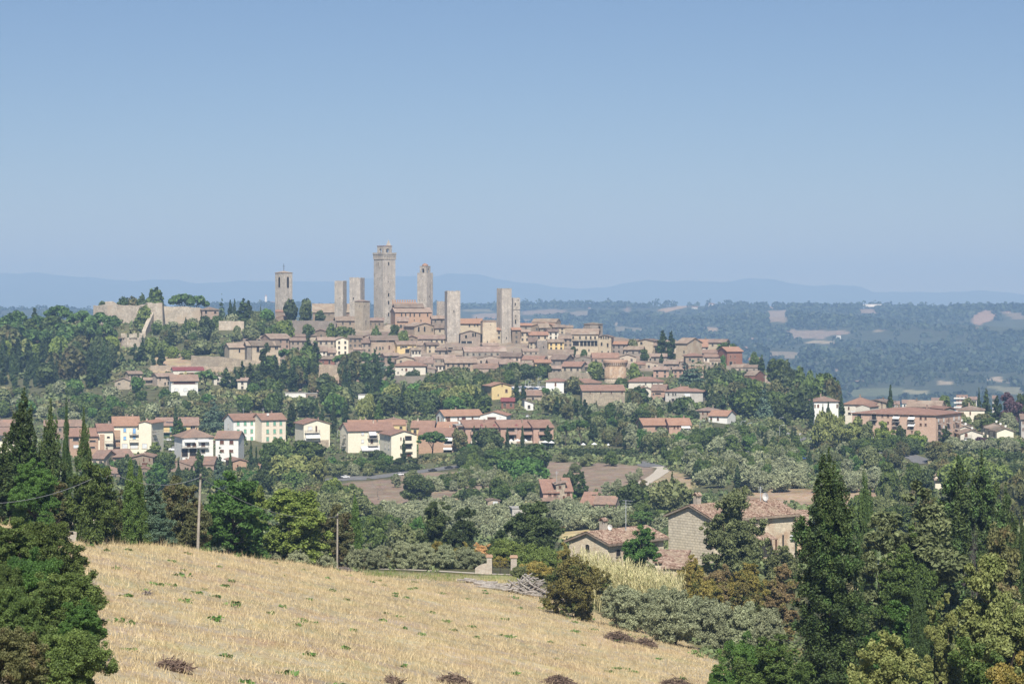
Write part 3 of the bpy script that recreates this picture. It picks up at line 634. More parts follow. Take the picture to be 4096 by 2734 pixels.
def parapet(r,x,z,w,d=1.2,mat='pink_plaster',h=1.0,y=0.):
 b=MB();b.box(x-w/2,x+w/2,y-d,y-.003,z-.2,z);b.box(x-w/2,x+w/2,y-d,y-d+.15,z,z+h)
 b.box(x-w/2,x-w/2+.15,y-d+.15,y-.004,z,z+h);b.box(x+w/2-.15,x+w/2,y-d+.15,y-.004,z,z+h)
 return b.build('balcony',MATS[mat],r)
def awning(r,x,z,w,h=1.2,d=1.3,y=0.,mat='white_cloth'):
 b=MB();b.add([(x-w/2,y-.02,z),(x+w/2,y-.02,z),(x+w/2,y-d,z-h),(x-w/2,y-d,z-h),(x-w/2,y-.02,z+.06),(x+w/2,y-.02,z+.06),(x+w/2,y-d,z-h+.06),(x-w/2,y-d,z-h+.06)],[(0,1,2,3),(7,6,5,4),(3,2,6,7),(0,3,7,4),(1,5,6,2)]);b.box(x-w/2,x+w/2,y-d-.04,y-d,z-h-.25,z-h+.06)
 return b.build('awning',MATS[mat],r)
def dish(par,x,y,z,s=.5):
 b=MB();n=12
 vs=[(x,y,z)]+[(x+s*math.cos(6.283*k/n),y-.25*s,z+s*math.sin(6.283*k/n))for k in range(n)]
 b.add(vs,[(0,1+(k+1)%n,1+k)for k in range(n)]);vs2=[(q[0],q[1]+.04,q[2])for q in vs];b.add(vs2,[(0,1+k,1+(k+1)%n)for k in range(n)])
 b.tube([(x,y+.04,z),(x,y+.1,z-s*2.2)],.04,5);return b.build('satellite_dish',MATS['white_plaster'],par)
def antenna(par,x,y,z,h=3.):
 b=MB();b.tube([(x,y,z-.6),(x,y,z+h)],.05,5)
 for k in range(4):b.tube([(x-.7+.1*k,y,z+h-.2-.25*k),(x+.7-.1*k,y,z+h-.2-.25*k)],.025,4)
 return b.build('antenna',MATS['pale_metal'],par)
# --- towers
def tower(name,R,xl,xe,xr,yt,yb,label,mat='tower_stone',Y=None,wins=(),top=None,cat='tower',rim=True):
 wl,wr=(xe-xl)/S,(xr-xe)/S;u=px(R,(xl+xr)/2,yb);Y=Y or ray(u[0],u[1])or 1550.
 th=math.atan2(wl,wr);s=math.hypot(wl,wr)/FPX*Y;c=W(px(R,(xl+xr)/2,0)[0],u[1],Y);phi=math.atan2(c.x,c.y)
 r=empty(name,(c.x,c.y+s*.7,c.z),th-phi);tag(r,label,cat);H=(yb-yt)/S/FPX*Y;h=s/2
 b=MB();n=10;b.v=[];rr=random.Random(int(xl))
 b.box(-h,h,-h,h,-12,H)
 b.build('shaft',MATS[mat],r)
 if rim:
  q=MB();k=max(3,int(s/1.2))
  for i in range(k*4):
   side,f=divmod(i,k);e=-h+s*(f+.5)/k;hh=rr.uniform(.15,.55);w_=s/k*.42
   x0,y0=((e,-h+.3),(h-.3,e),(e,h-.3),(-h+.3,e))[side];wx,wy=((w_,.28),(.28,w_),(w_,.28),(.28,w_))[side]
   q.box(x0-wx,x0+wx,y0-wy,y0+wy,H-.05,H+hh)
  q.build('top_stones',MATS[mat],r)
 for fx,x,y,w,hh,*k in wins:
  z=(yb-y)/S/FPX*Y;ww=w/S/FPX*Y*(1/max(.25,math.cos(th)if fx=='r' else math.sin(th)));hz=hh/S/FPX*Y
  kk=k[0]if k else 'k'
  if fx=='r':o=window(r,(x-(xe+xr)/2)/S/FPX*Y/math.cos(th),z,ww,hz,kk,-h)
  else:o=window(r,-h,z,ww,hz,kk,-(x-(xl+xe)/2)/S/FPX*Y/max(.2,math.sin(th)),-math.pi/2)
 u0,v0=px(R,xl,yt);u1,v1=px(R,xr,yb);BOXES.append((u0,u1,v0,v1,Y))
 return r,s,H
def pyramid_roof(r,s,z,rise,mat,name='roof',o=.35):
 b=MB();h=s/2+o;b.add([(-h,-h,z),(h,-h,z),(h,h,z),(-h,h,z),(-h,-h,z+.25),(h,-h,z+.25),(h,h,z+.25),(-h,h,z+.25),(0,0,z+rise)],[(3,2,1,0),(0,1,5,4),(1,2,6,5),(2,3,7,6),(3,0,4,7),(4,5,8),(5,6,8),(6,7,8),(7,4,8)]);return b.build(name,MATS[mat],r)
def belfry(r,s,z0,z1,mat,arch=.42):
 """an open bell chamber: four walls each with an arched opening"""
 b=MB();h=s/2;t=s*.14;H=z1-z0;aw=s*arch/2
 for k in range(4):
  a=k*math.pi/2;ca,sa=math.cos(a),math.sin(a)
  def pt(x,y,z):return(x*ca-y*sa,x*sa+y*ca,z)
  zt=z0+H*.72;zs=z0+H*.5;arc=[(aw*math.cos(math.pi*i/8),zs+(zt-zs)*math.sin(math.pi*i/8))for i in range(9)]
  e=h if k%2==0 else h-t-.002
  outer=[(e,z0),(e,zs),(e,zt),(e,z1)]
  right=[(aw,z0),(e,z0),(e,z1),(0,z1)]+[arc[4-i]for i in range(5)]
  left=[(-x,z)for x,z in right][::-1]
  for poly in(right,left):
   n=len(poly);vs=[pt(x,-h,z)for x,z in poly]+[pt(x,-h+t,z)for x,z in poly]
   b.add(vs,[tuple(range(n)),tuple(range(2*n-1,n-1,-1))]+[(i,i+n,(i+1)%n+n,(i+1)%n)for i in range(n)])
 return b.build('bell_chamber',MATS[mat],r)
# --- the old town: towers
r,s,H=tower('bell_tower','B',208,272,355,408,745,'pale stone bell tower with two arched belfry openings and an iron cross on its roof',Y=1600,rim=False,wins=[('l',244,496,20,78,'a'),('r',316,498,22,82,'a')])
q=pyramid_roof(r,s,H,1.5,'tile_old');b=MB();b.tube([(0,0,H+1),(0,0,H+6.4)],.13,6);b.box(-.9,.9,-.1,.1,H+4.4,H+4.65);b.box(-.5,.5,-.1,.1,H+2.9,H+3.1);b.build('cross',MATS['iron'],q)
tower('tower','B',718,790,822,480,735,'plain flat-topped grey tower, leftmost and darkest of the plain ones',Y=1575,wins=[('l',765,620,6,12)])
tower('tower','B',845,938,975,452,735,'plain flat-topped grey tower just left of the tallest tower',Y=1570,wins=[('l',880,626,10,20)])
r,s,H=tower('house_tower','B',890,962,1020,652,905,'short yellowish tower house with a low tiled roof in front of a grey tower','town_stone',rim=False,wins=[('l',975-45,692,8,10),('r',975,692,7,10),('r',985,830,9,40,'d')])
pyramid_roof(r,s,H,1.3,'tile_old')
r,s,H=tower('tallest_tower','B',1052,1132,1237,276,850,'tallest stone tower with a corbelled top and a bell chamber under a stone spire',rim=False,wins=[('r',1179,332,13,26,'a'),('r',1178,598,14,26,'a'),('r',1178,665,14,27,'a'),('r',1178,766,13,28,'a'),('l',1090,332,7,22,'a'),('r',1178,482,5,12)])
f=1/S/FPX*1530;b=MB();h=s/2+.45;zt=H+40*f
b.box(-h,h,-h,h,H+16*f,zt-.9)
for sx in(-1,1):
 b.box(-h,h,sx*h-.25,sx*h+.25,zt-.9,zt+.25);b.box(sx*h-.25,sx*h+.25,-h+.26,h-.26,zt-.9,zt+.25)
b.build('parapet',MATS['tower_stone'],r)
b=MB();k=9
for side in range(4):
 for i in range(k):
  e=-h+2*h*(i+.5)/k;w_=h/k*.5
  x,y=((e,-h+.25),(h-.25,e),(e,h-.25),(-h+.25,e))[side];b.box(x-w_,x+w_,y-w_*.9,y+w_*.9,H-1.2+(i%2)*.003,H+16*f)
b.build('corbels',MATS['tower_stone'],r)
bc=belfry(r,s*.68,zt-.4,zt+60*f,'tower_stone',.34)
b=MB();hh=s*.34+.2;b.box(-hh,hh,-hh,hh,zt+60*f,zt+62*f+.3);b.build('roof',MATS['tile_red'],bc)
b=MB();b.box(.2,2.4,-hh,-hh+2.2,zt+62*f+.25,zt+66*f);b.add([(.1,-hh-.1,zt+66*f),(2.5,-hh-.1,zt+66*f),(2.5,-hh+2.3,zt+66*f),(.1,-hh+2.3,zt+66*f),(1.3,-hh+1.1,zt+122*f)],[(3,2,1,0),(0,1,4),(1,2,4),(2,3,4),(3,0,4)])
b.build('spire',MATS['tower_stone'],bc)
b=MB();b.tube([(0,0,zt+10*f),(0,0,zt+30*f)],[1.1,.5],10);b.tube([(0,0,zt+30*f),(0,0,zt+60*f)],.1,5);b.build('bell',MATS['iron'],bc)
r,s,H=tower('domed_tower','B',1426,1508,1560,412,760,'tall grey tower topped by a small belfry with an orange dome',Y=1585,wins=[('r',1528,610,6,16),('l',1470,640,5,8),('l',1445,640,5,8),('l',1492,640,5,8)])
bc=belfry(r,s*.68,H-.1,H+62*f,'tower_stone',.36)
b=MB();hh=s*.34+.15;b.box(-hh,hh,-hh,hh,H+62*f,H+66*f);b.build('cornice',MATS['tower_stone'],bc)
b=MB();rd=s*.28;b.tube([(0,0,H+66*f+rd*.85*math.sin(a))for a in(0,.35,.7,1.05,1.35,1.55)],[rd*math.cos(a)+.02 for a in(0,.35,.7,1.05,1.35,1.55)],16);b.build('dome',MATS['tile_orange'],bc,True)
b=MB();b.tube([(0,0,H+20*f),(0,0,H+38*f)],[.9,.45],10);b.tube([(0,0,H+38*f),(0,0,H+62*f)],.1,5);b.build('bell',MATS['iron'],bc)
tower('tower','B',1594,1630,1664,655,790,'low grey tower end half hidden behind a taller tower',Y=1600)
tower('tower','B',1660,1683,1795,566,1005,'broad grey tower with a ragged top and one dark window, right of the battlements',wins=[('r',1740,736,9,24),('l',1678,760,4,12)])
r,s,H=tower('house_tower','B',1967,1986,2105,832,1025,'short square yellow-brown tower house left of the right-hand twin towers','town_cream',rim=False,wins=[('r',2055,850,8,8),('r',2027,1000,9,22)])
b=MB();b.prism([(-s/2,H),(s/2,H),(s/2,H+.6),(-s/2,H+1.6)],-s/2,s/2,'x');b.build('roof',MATS['tile_old'],r)
r,s,H=tower('tower','B',2107,2150,2235,546,1010,'tall grey tower, left and nearer one of the twin towers at the right',wins=[('r',2190,965,10,18),('l',2128,660,5,10)])
r,s,H=tower('tower','B',2232,2246,2307,626,870,'narrower grey tower with dark windows behind the right of the twin towers',Y=1510,wins=[('r',2266,675,12,24),('r',2270,775,8,16),('r',2268,828,14,32,'a'),('r',2290,640,8,10)])
b=MB()
for i in range(6):
 e=-s/2+s*(i+.5)/6;b.box(e-.3,e+.3,-s/2-.45,-s/2+.1,H-95*f,H-87*f)
b.build('corbels',MATS['tower_stone'],r)
r,Wd,H,D,rh,ro=house('palace','B',1240,1552,742,845,'brown brick palace with stepped tiled roofs and battlements between the two tallest towers','orange_brick',form='side',yaw=10,D=18,pitch=.3,Y=1535,ch=0,wins=[(x,770,11,24,'a')for x in(1296,1330,1368,1403,1450,1518)]+[(1280,815,8,16,'a'),(1403,812,8,14),(1460,815,9,16)])
b=MB();x0,x1=-Wd/2+1,Wd/2-4;zz=H+2.2;b.box(x0,x1,7,16,H-1,H+38*f);b.build('upper_storey',MATS['town_brown'],r)
b=MB();b.prism([(6.4,H+36*f),(11.5,H+36*f+2.6),(16.6,H+36*f),(16.6,H+39*f),(11.5,H+39*f+2.6),(6.4,H+39*f)],x0-.4,x1+.4,'x');b.build('upper_roof',MATS['tile_old'],r)
b=MB();x1=x0+215*f;zb=H+84*f;b.box(x0,x1,17,17.8,H,zb);n=10
for i in range(n):
 a=x0+(x1-x0)*i/n;b.box(a,a+(x1-x0)/n*.55,17.002,17.798,zb,zb+22*f)
b.build('battlements',MATS['orange_brick'],r)
house('church_nave','B',535,888,742,800,'long low brown nave with a lean-to roof right of the bell tower','town_brown',form='shed',D=9,pitch=.55,Y=1580,wins=[(600,765,8,18),(675,765,8,18),(750,768,8,18),(640,770,6,12)],ch=0,cat='church')
p,rz,Wd=place('C',712,882,684,1560,0);r=empty('drum_church',p,rz);tag(r,'grey polygonal church drum with a flat tiled cone roof at the skyline','church')
b=MB();rd=Wd/2;b.cone(0,rd,-8,24/S/FPX*1560*2.1,rd,rd,8);b.build('drum',MATS['town_grey'],r)
b=MB();z=50/S/FPX*1560;b.tube([(0,rd,z),(0,rd,z+.3),(0,rd,z+16/S/FPX*1560)],[rd+.5,rd+.5,.6],8);b.build('roof',MATS['tile_old'],r)
window(r,rd*.62,22/S/FPX*1560,1.6,2.6,'k',rd*.2)
BOXES.append((*[px('C',q,0)[0]for q in(712,882)],px('C',0,615)[1],px('C',0,690)[1],1560))
# --- the old town: houses.  R, left, right, eaves, base, wall, roof, form, yaw, label, options
TS,TB,TG,TC='town_stone','town_brown','town_grey','town_cream'
HS=[('B',218,292,740,775,TB,'tile_red','side',0,'low brown range at the foot of the bell tower',dict(Y=1575,win='')),('B',222,334,796,812,TB,'tile_red','front',-12,'small brown gabled house below the bell tower',dict(Y=1540,win='')),('B',620,735,838,890,'red_brick','tile_old','shed',0,'low red brick outbuilding left of the house under the nave',dict(pitch=.15,win='')),('B',735,958,812,890,TB,'tile_old','side',6,'long brown house with three shuttered windows in front of the nave',dict(wins=[(793,838,14,28),(855,838,14,28),(915,838,14,28),(915,890,18,24,'a')],pitch=.42)),('B',550,618,852,885,TG,'tile_old','front',0,'tiny grey gabled shed below the long brown house',dict(win='')),('B',1022,1142,812,890,TB,'tile_old','side',0,'brown house against the foot of the tallest tower, left side',dict(wins=[(1033,845,9,24),(1070,845,9,20),(1105,845,14,24),(1085,815,60,8)])),('B',1142,1235,858,890,TS,'tile_old','front',0,'small grey-brown gabled house directly under the tallest tower',dict(win='')),('B',1255,1350,818,890,'orange_brick','tile_old','shed',0,'brown house with a covered terrace below the palace',dict(wins=[(1265,822,16,22),(1290,865,22,30),(1320,865,20,30)])),('B',1405,1582,862,948,TB,'tile_old','front',30,'brown gabled house with two round-arched doors below the palace',dict(wins=[(1441,893,18,34,'a'),(1491,893,18,34,'a'),(1556,895,14,24)],pitch=.26,D=14)),('B',1556,1662,795,862,TS,'tile_old','side',8,'tan house with a tiled roof between palace and broad tower',dict(Y=1510,pitch=.45)),('B',1580,1662,876,945,TS,'tile_old','side',10,'stone house left of the foot of the broad tower',{}),('B',1797,1975,836,912,'town_cream','tile_orange','side',-4,'ochre house with an orange-brown roof right of the broad tower',dict(Y=1500,wins=[(1875,858,12,24),(1919,855,12,20),(1945,855,12,20)],pitch=.5)),('B',1797,1968,925,1020,TS,'tile_old','front',0,'gabled house with arched windows between two towers',dict(wins=[(1846,955,20,22,'a'),(1905,940,16,26,'a'),(1925,940,14,26,'a'),(1850,1000,90,20)],pitch=.28)),('B',2105,2150,892,1005,TC,'tile_orange','side',0,'narrow tall house squeezed against the left twin tower',dict(rows=2,cols=1)),('B',520,690,918,965,'town_brown','tile_pink','front',-14,'brown house with a broad pinkish gable roof under the grey wall',dict(pitch=.3)),('B',365,470,948,1000,TG,'tile_old','side',8,'grey house with a lean tiled roof up the left slope',{}),('B',470,566,940,985,TS,'tile_old','side',0,'small stone house left of the broad pinkish gable',{}),('B',175,345,966,1062,TB,'tile_old','side',24,'brown house with a reddish gable end at the left edge of town',dict(D=14)),('B',345,475,982,1072,TS,'tile_old','side',10,'stone house with a loggia second from the left edge of town',dict(rows=2,cols=3)),('B',20,258,1026,1172,TC,'tile_old','side',16,'large beige farmhouse-like block at the lower left edge of town',dict(wins=[(68,1060,24,50,'k'),(170,1050,14,24),(225,1050,26,24),(120,1110,14,26),(215,1120,14,26)],D=14)),('B',582,722,980,1112,TS,'tile_old','side',8,'tall tan house with rows of dark windows left of the cream house',dict(rows=3,cols=3)),('B',735,840,975,1112,'cream_plaster','tile_old','front',22,'cream house with a wide balcony among the stone houses',dict(rows=3,cols=2,pitch=.34)),('B',840,956,960,1070,TB,'tile_old','side',0,'dark brown house right of the cream balcony house',dict(rows=2,cols=3)),('B',885,985,1062,1082,TG,'tile_old','shed',0,'low grey roofed annex below the dark brown house',dict(win='')),('B',956,1040,1002,1085,TS,'tile_old','shed',-10,'narrow stone house left of the long dark range',dict(rows=2,cols=2)),('B',1036,1262,980,1092,TB,'tile_old','side',6,'long dark brown range with timber galleries under the tallest tower',dict(wins=[(1120,990,80,16,'k'),(1215,990,60,16,'k'),(1190,1045,14,34,'b'),(1110,1050,12,24),(1135,1050,12,24),(1080,1050,12,24)],D=14)),('B',985,1112,950,985,TS,'tile_old','front',14,'stone gabled house above the long dark range',dict(pitch=.3)),('B',1110,1290,940,980,'red_brick','tile_old','side',0,'reddish house just above the right end of the long dark range',dict(rows=1,cols=2)),('B',1258,1420,1016,1098,'yellow_plaster','tile_old','side',12,'pale yellow house with a terrace right of the long dark range',dict(wins=[(1345,1075,36,36,'k'),(1318,1040,50,12),(1290,1045,14,18),(1390,1045,14,18)])),('B',1380,1462,1062,1124,'pale_plaster','tile_old','side',8,'small whitish house with three dark windows in the middle of town',dict(rows=1,cols=3)),('B',1334,1432,962,1005,TB,'tile_red','front',0,'brown house with an overhanging gable below the arched doors',dict(rows=1,cols=1)),('B',1440,1662,968,1015,TC,'tile_old','side',0,'long pale roofed house left of the broad tower foot',dict(rows=1,cols=5)),('B',1430,1530,1024,1060,TS,'tile_old','shed',0,'low stone house under the long pale roofed one',dict(rows=1,cols=2)),('B',1510,1612,1018,1090,TC,'tile_old','side',14,'cream-brown house down the lane from the broad tower',dict(rows=2,cols=2)),('B',1595,1702,1065,1118,TG,'tile_old','side',-6,'grey house with a dark doorway lower middle of town',{}),('B',1690,1832,1062,1118,TS,'tile_old','side',12,'brown house with a big dark gallery below the broad tower',dict(wins=[(1713,1065,40,40,'k'),(1790,1085,14,24)])),('B',1832,2192,1080,1118,TG,'tile_old','side',10,'very long low grey range with a tiled roof below the square tower house',dict(rows=1,cols=7,pitch=.5)),('B',1990,2130,1030,1060,TS,'tile_old','side',12,'low roofs stepping under the square tower house',dict(rows=1,cols=2)),('B',1150,1272,1112,1180,TB,'tile_old','side',16,'brown house above the umbrella pines',dict(rows=2,cols=2)),('B',1250,1402,1140,1200,TC,'tile_old','front',6,'small beige gabled house above the red patched roof',dict(rows=1,cols=2,pitch=.24)),('B',1240,1500,1202,1282,'pale_plaster','tile_red','hip',0,'whitewashed house with a red patched hipped roof at the town edge',dict(wins=[(1335,1235,16,24,'b'),(1265,1260,10,16),(1300,1232,10,14),(1400,1225,12,16)],D=14)),('B',1375,1580,1232,1268,TG,'tile_old','front',-8,'low grey gabled house beside the whitewashed house',dict(pitch=.2,win='')),('B',1440,1582,1178,1210,TS,'tile_old','side',0,'stone house behind the low grey gabled house',dict(rows=1,cols=3)),('B',1580,1672,1192,1248,'pale_plaster','tile_old','side',0,'small pale house at the lower town edge, middle',dict(rows=1,cols=3)),('B',1670,1938,1172,1248,TB,'tile_old','side',5,'long brown tenement with two rows of windows at the lower town edge',dict(rows=2,cols=6)),('B',1905,2130,1222,1250,TS,'tile_pink','side',-6,'low house with a large pinkish roof at the lower town edge',dict(win='',pitch=.45)),('B',2042,2250,1178,1235,TG,'tile_old','side',8,'grey row house with a hump roof right of the brown tenement',dict(rows=1,cols=4)),('B',1400,1560,1150,1182,TS,'tile_old','side',-8,'roofs between the beige gable and the long brown tenement',dict(rows=1,cols=3)),('B',1560,1760,1140,1172,TG,'tile_old','side',8,'wide flat house with a grey-tiled roof above the brown tenement',dict(rows=1,cols=4)),('B',1760,1930,1150,1176,TS,'tile_old','side',-5,'low stone house behind the brown tenement, right part',dict(rows=1,cols=3)),('B',1935,2170,1142,1185,TS,'tile_old','front',10,'wide gabled house above the hump roofed row',dict(rows=1,cols=3,pitch=.22)),('B',1725,1815,1110,1138,TS,'tile_old','shed',0,'tiny stone annex in front of the dark gallery house',dict(win='')),('C',260,480,650,700,TB,'tile_orange','front',-10,'brown house with stepped roofs at the skyline right of the twin towers',dict(rows=1,cols=2,pitch=.3)),('C',272,480,614,650,TB,'tile_old','side',-16,'highest roof on the skyline right of the twin towers',dict(rows=1,cols=2,Y=1545)),('C',455,556,655,712,TC,'tile_old','side',10,'beige house below the highest skyline roof',dict(rows=2,cols=2)),('C',555,626,658,695,TB,'tile_old','side',6,'small dark brown house at the right end of the skyline roofs',{}),('C',172,265,640,680,TG,'tile_orange','side',0,'low house with a lichened roof touching the right twin tower',dict(Y=1520)),('C',105,176,678,800,TB,'tile_orange','side',6,'tall brown house with a balcony at the foot of the twin towers',dict(rows=3,cols=1)),('C',172,252,695,792,TC,'tile_old','side',4,'beige house with a timber balcony right of the tall brown one',dict(rows=2,cols=2)),('C',252,412,722,800,TC,'tile_orange','side',12,'ochre house with a mottled orange roof below the skyline roofs',dict(rows=2,cols=3)),('C',410,500,692,765,'pale_plaster','tile_old','side',12,'pale house with white balcony left of the galleried palace',dict(rows=2,cols=2)),('C',340,420,660,715,TS,'tile_old','shed',8,'stone house tucked under the brown stepped roofs',{}),('C',250,322,782,850,TC,'tile_old','shed',6,'cream house left of the grey stump tower',dict(rows=2,cols=2)),('C',415,545,782,855,'yellow_plaster','tile_old','side',10,'faded yellow house right of the grey stump tower',dict(rows=2,cols=3)),('C',500,622,752,822,TB,'tile_old','side',-4,'brown house against the left end of the galleried palace',dict(rows=2,cols=3)),('C',410,625,888,930,TS,'tile_old','side',-4,'low house with a large grey-brown roof below the galleried palace',dict(win='',pitch=.45)),('C',195,330,862,890,TS,'tile_old','side',6,'low stone roofs left of the grey stump tower foot',dict(rows=1,cols=3)),('C',950,1082,800,885,TG,'tile_orange','side',-6,'grey house with an orange roof right of the galleried palace',dict(rows=2,cols=3)),('C',1030,1182,785,830,TB,'tile_old','side',0,'brown house with a tiled roof behind the grey orange-roofed one',dict(rows=1,cols=2)),('C',1175,1312,775,872,'town_cream','tile_old','front',-20,'cream gabled house with a single black window',dict(wins=[(1208,795,20,22,'k')],pitch=.2,D=13)),('C',1060,1216,846,902,TG,'tile_old','side',-8,'grey stone house below the cream gable',dict(rows=1,cols=3)),('C',1310,1432,812,898,TB,'tile_old','side',-14,'dark house with washing hung out left of the dark firs',dict(rows=2,cols=3)),('C',1372,1500,788,868,TC,'tile_old','side',0,'beige house half hidden behind the dark firs',dict(rows=1,cols=2)),('C',1502,1600,792,935,'town_cream','tile_old','side',-34,'tall beige block with a darker end wall right of the dark firs',dict(wins=[(1572,868,12,22)],D=16,side=False)),('C',1655,1920,820,868,'pale_plaster','tile_orange','side',-12,'long pale range with the longest orange roof at the right of town',dict(rows=1,cols=6,pitch=.6,D=14)),('C',1780,1925,785,830,TC,'tile_old','side',-16,'beige house at the back of the long orange roof',dict(Y=1500,rows=1,cols=2)),('C',1940,2070,862,988,'red_brick','tile_orange','side',26,'red brick house with blind windows at the right end of town',dict(wins=[(1970,910,14,26,'b'),(2007,910,14,26,'b'),(1972,965,28,30,'k'),(2006,965,14,26,'b')],D=13,side=False)),('C',1585,1732,905,975,TB,'tile_red','hip',8,'house with a red hipped roof sitting on the corner bastion',dict(rows=1,cols=2,Y=1360)),('C',1700,1852,875,925,TS,'tile_pink','side',-8,'stone house with a pinkish roof left of the red brick house',dict(rows=1,cols=2)),('C',1740,1862,908,960,'pale_plaster','tile_pink','side',-14,'small whitish house in front of the red brick house',dict(rows=1,cols=3)),('C',1290,1422,905,952,TG,'tile_old','side',0,'grey house low between the two firs and the big bastion',dict(rows=1,cols=2)),('C',790,1020,920,958,TB,'tile_red','side',6,'brown house with a long red roof above the round bastion',dict(rows=1,cols=4,pitch=.5)),('C',1010,1162,912,965,TS,'tile_old','front',6,'stone gabled house just behind the round bastion',dict(pitch=.32,rows=1,cols=2)),('C',528,690,990,1052,TS,'tile_red','side',-18,'stone house with a reddish roof left of the ivy by the bastion',dict(rows=1,cols=3,D=13)),('C',672,756,992,1045,'pale_plaster','tile_old','shed',0,'small pale house with slit windows beside the ivy',dict(rows=1,cols=2)),('C',405,522,1008,1065,TG,'tile_old','side',0,'grey house on the town wall right of the yellow one',dict(rows=1,cols=3)),('C',300,432,956,1045,'yellow_plaster','tile_orange','side',8,'bright yellow house with a patched orange roof at the town edge',dict(rows=1,cols=3)),('C',430,560,930,1010,TG,'tile_old','side',-20,'grey stone house joined to the right of the bright yellow house',dict(rows=1,cols=2,D=14)),('C',185,372,935,975,TS,'tile_red','side',-14,'stone house with a big reddish roof behind the bright yellow house',dict(win='')),('C',0,130,968,1036,TG,'tile_old','side',4,'grey row house left of the blue tarpaulin',dict(rows=1,cols=4)),('C',110,262,988,1036,'pale_plaster','tile_old','side',0,'pale low house with a blue tarpaulin left of the bright yellow house',dict(rows=1,cols=4)),('C',0,175,905,950,TS,'tile_old','side',-8,'stone roofs above the grey row house',dict(rows=1,cols=3)),('C',640,780,925,958,TG,'tile_old','front',-6,'small grey gabled house between the red roofs',dict(rows=1,cols=1,pitch=.25)),('C',1155,1242,975,1010,TB,'tile_red','side',10,'little house with a bright red roof right of the round bastion',dict(rows=1,cols=1)),('C',1190,1352,970,1008,TS,'tile_old','front',0,'wide gabled stone house right of the bright red roof',dict(pitch=.2,rows=1,cols=3)),('C',1310,1442,1018,1088,'pink_plaster','tile_old','side',0,'pinkish terraced house right of the round bastion, left one',dict(rows=2,cols=2)),('C',1478,1562,1015,1088,'pink_plaster','tile_old','side',6,'pinkish terraced house nearest the square bastion',dict(rows=2,cols=2)),('C',1400,1520,968,1012,TG,'tile_old','side',-6,'grey house behind the bare tree right of the round bastion',dict(rows=1,cols=2)),('C',1520,1600,950,990,TS,'tile_old','side',0,'small stone house under the tall beige block',dict(rows=1,cols=1)),('C',1790,1900,945,985,TS,'tile_old','side',-6,'stone house at the foot of the red brick house',dict(rows=1,cols=2)),('C',2130,2226,935,992,'red_brick','tile_pink','side',-10,'small brick house beyond the red brick house, at the end of town',dict(rows=1,cols=2)),('C',1975,2120,1000,1030,TS,'tile_old','side',-6,'low stone house below the red brick house',dict(rows=1,cols=3)),('C',2080,2200,1000,1042,TG,'tile_old','side',-10,'grey house stepping down at the right end of town',dict(rows=1,cols=2)),('C',2090,2178,1070,1112,'red_brick','tile_old','side',-24,'brown farm building with a low brick loggia on the right slope',dict(win='',D=14)),('C',2178,2349,1092,1130,TS,'tile_old','front',10,'broad gabled stone barn on the right slope',dict(pitch=.3,D=14,wins=[(2235,1065,14,22)])),('D',48,436,1125,1160,'white_plaster','tile_old','side',-8,'long white farmhouse with a low roof on the right slope',dict(wins=[(290,1130,12,22),(330,1130,12,22),(400,1130,8,8)],D=11)),('A',1960,2110,828,945,TC,'tile_old','side',14,'beige house with one arched window left of the big farmhouse block',dict(wins=[(2045,862,14,26,'a')],D=12)),('A',2110,2349,812,955,TG,'tile_old','side',8,'grey plastered wing joined to the big farmhouse block',dict(wins=[(2205,840,24,50,'k'),(2150,920,12,24)])),('A',1480,1742,1026,1062,'pale_plaster','tile_maroon','side',8,'low house with a dark red roof on the lane at the left',dict(wins=[(1625,1052,60,14,'b')],D=9)),('A',1345,1488,1075,1165,TS,'tile_old','side',20,'stone cottage with a dish on its roof in the left hamlet',dict(wins=[(1368,1098,12,26),(1425,1095,12,22),(1410,1140,14,24),(1440,1135,20,30,'k')])),('A',1462,1690,1112,1242,'white_plaster','tile_pink','side',6,'white house with pink loggia and pink roof in the left hamlet',dict(wins=[(1507,1192,28,24,'w'),(1584,1192,28,24,'w'),(1660,1192,24,24,'w'),(1575,1130,180,26,'b')],D=11,pitch=.5)),('A',1225,1342,1108,1150,TS,'tile_old','side',0,'low stone outbuilding left of the stone cottage',dict(wins=[(1280,1125,70,20,'k')])),('A',1100,1212,1052,1110,TC,'tile_old','side',18,'beige two storey house at the left end of the hamlet',dict(rows=1,cols=2)),('A',980,1130,1120,1190,TS,'tile_old','front',-18,'stone gabled house lowest in the left hamlet',dict(wins=[(1112,1155,10,22),(1132,1155,20,30,'k'),(1018,1140,24,14)])),('A',1828,1900,1080,1150,'pale_plaster','tile_old','front',10,'cream house with a curved gable behind the pine',dict(rows=2,cols=1)),('A',1912,2010,1105,1180,'cream_plaster','tile_old','front',-10,'cream house with a small arched porch right of the pine',dict(rows=1,cols=2)),('A',2030,2110,1110,1190,'pale_plaster','tile_old','side',-10,'pale house in the cypress shade right of the arched porch',dict(rows=2,cols=1)),('B',592,722,1140,1192,'red_brick','tile_old','side',0,'low red brick house above the grey retaining wall',dict(wins=[(678,1170,16,34,'k'),(625,1170,12,20)])),('B',570,655,1072,1130,'pale_plaster','tile_old','shed',0,'small plastered house with awnings left of the tall tan house',dict(rows=2,cols=2)),('B',655,735,1085,1130,TC,'tile_old','shed',6,'small sandy house under the tall tan house',dict(rows=1,cols=2)),]
for R,xa,xb,ye,yb,wl,rf,fm,yw,lab,kw in HS:
 house('town_house',R,xa,xb,ye,yb,lab,wl,rf,fm,yw,**kw)
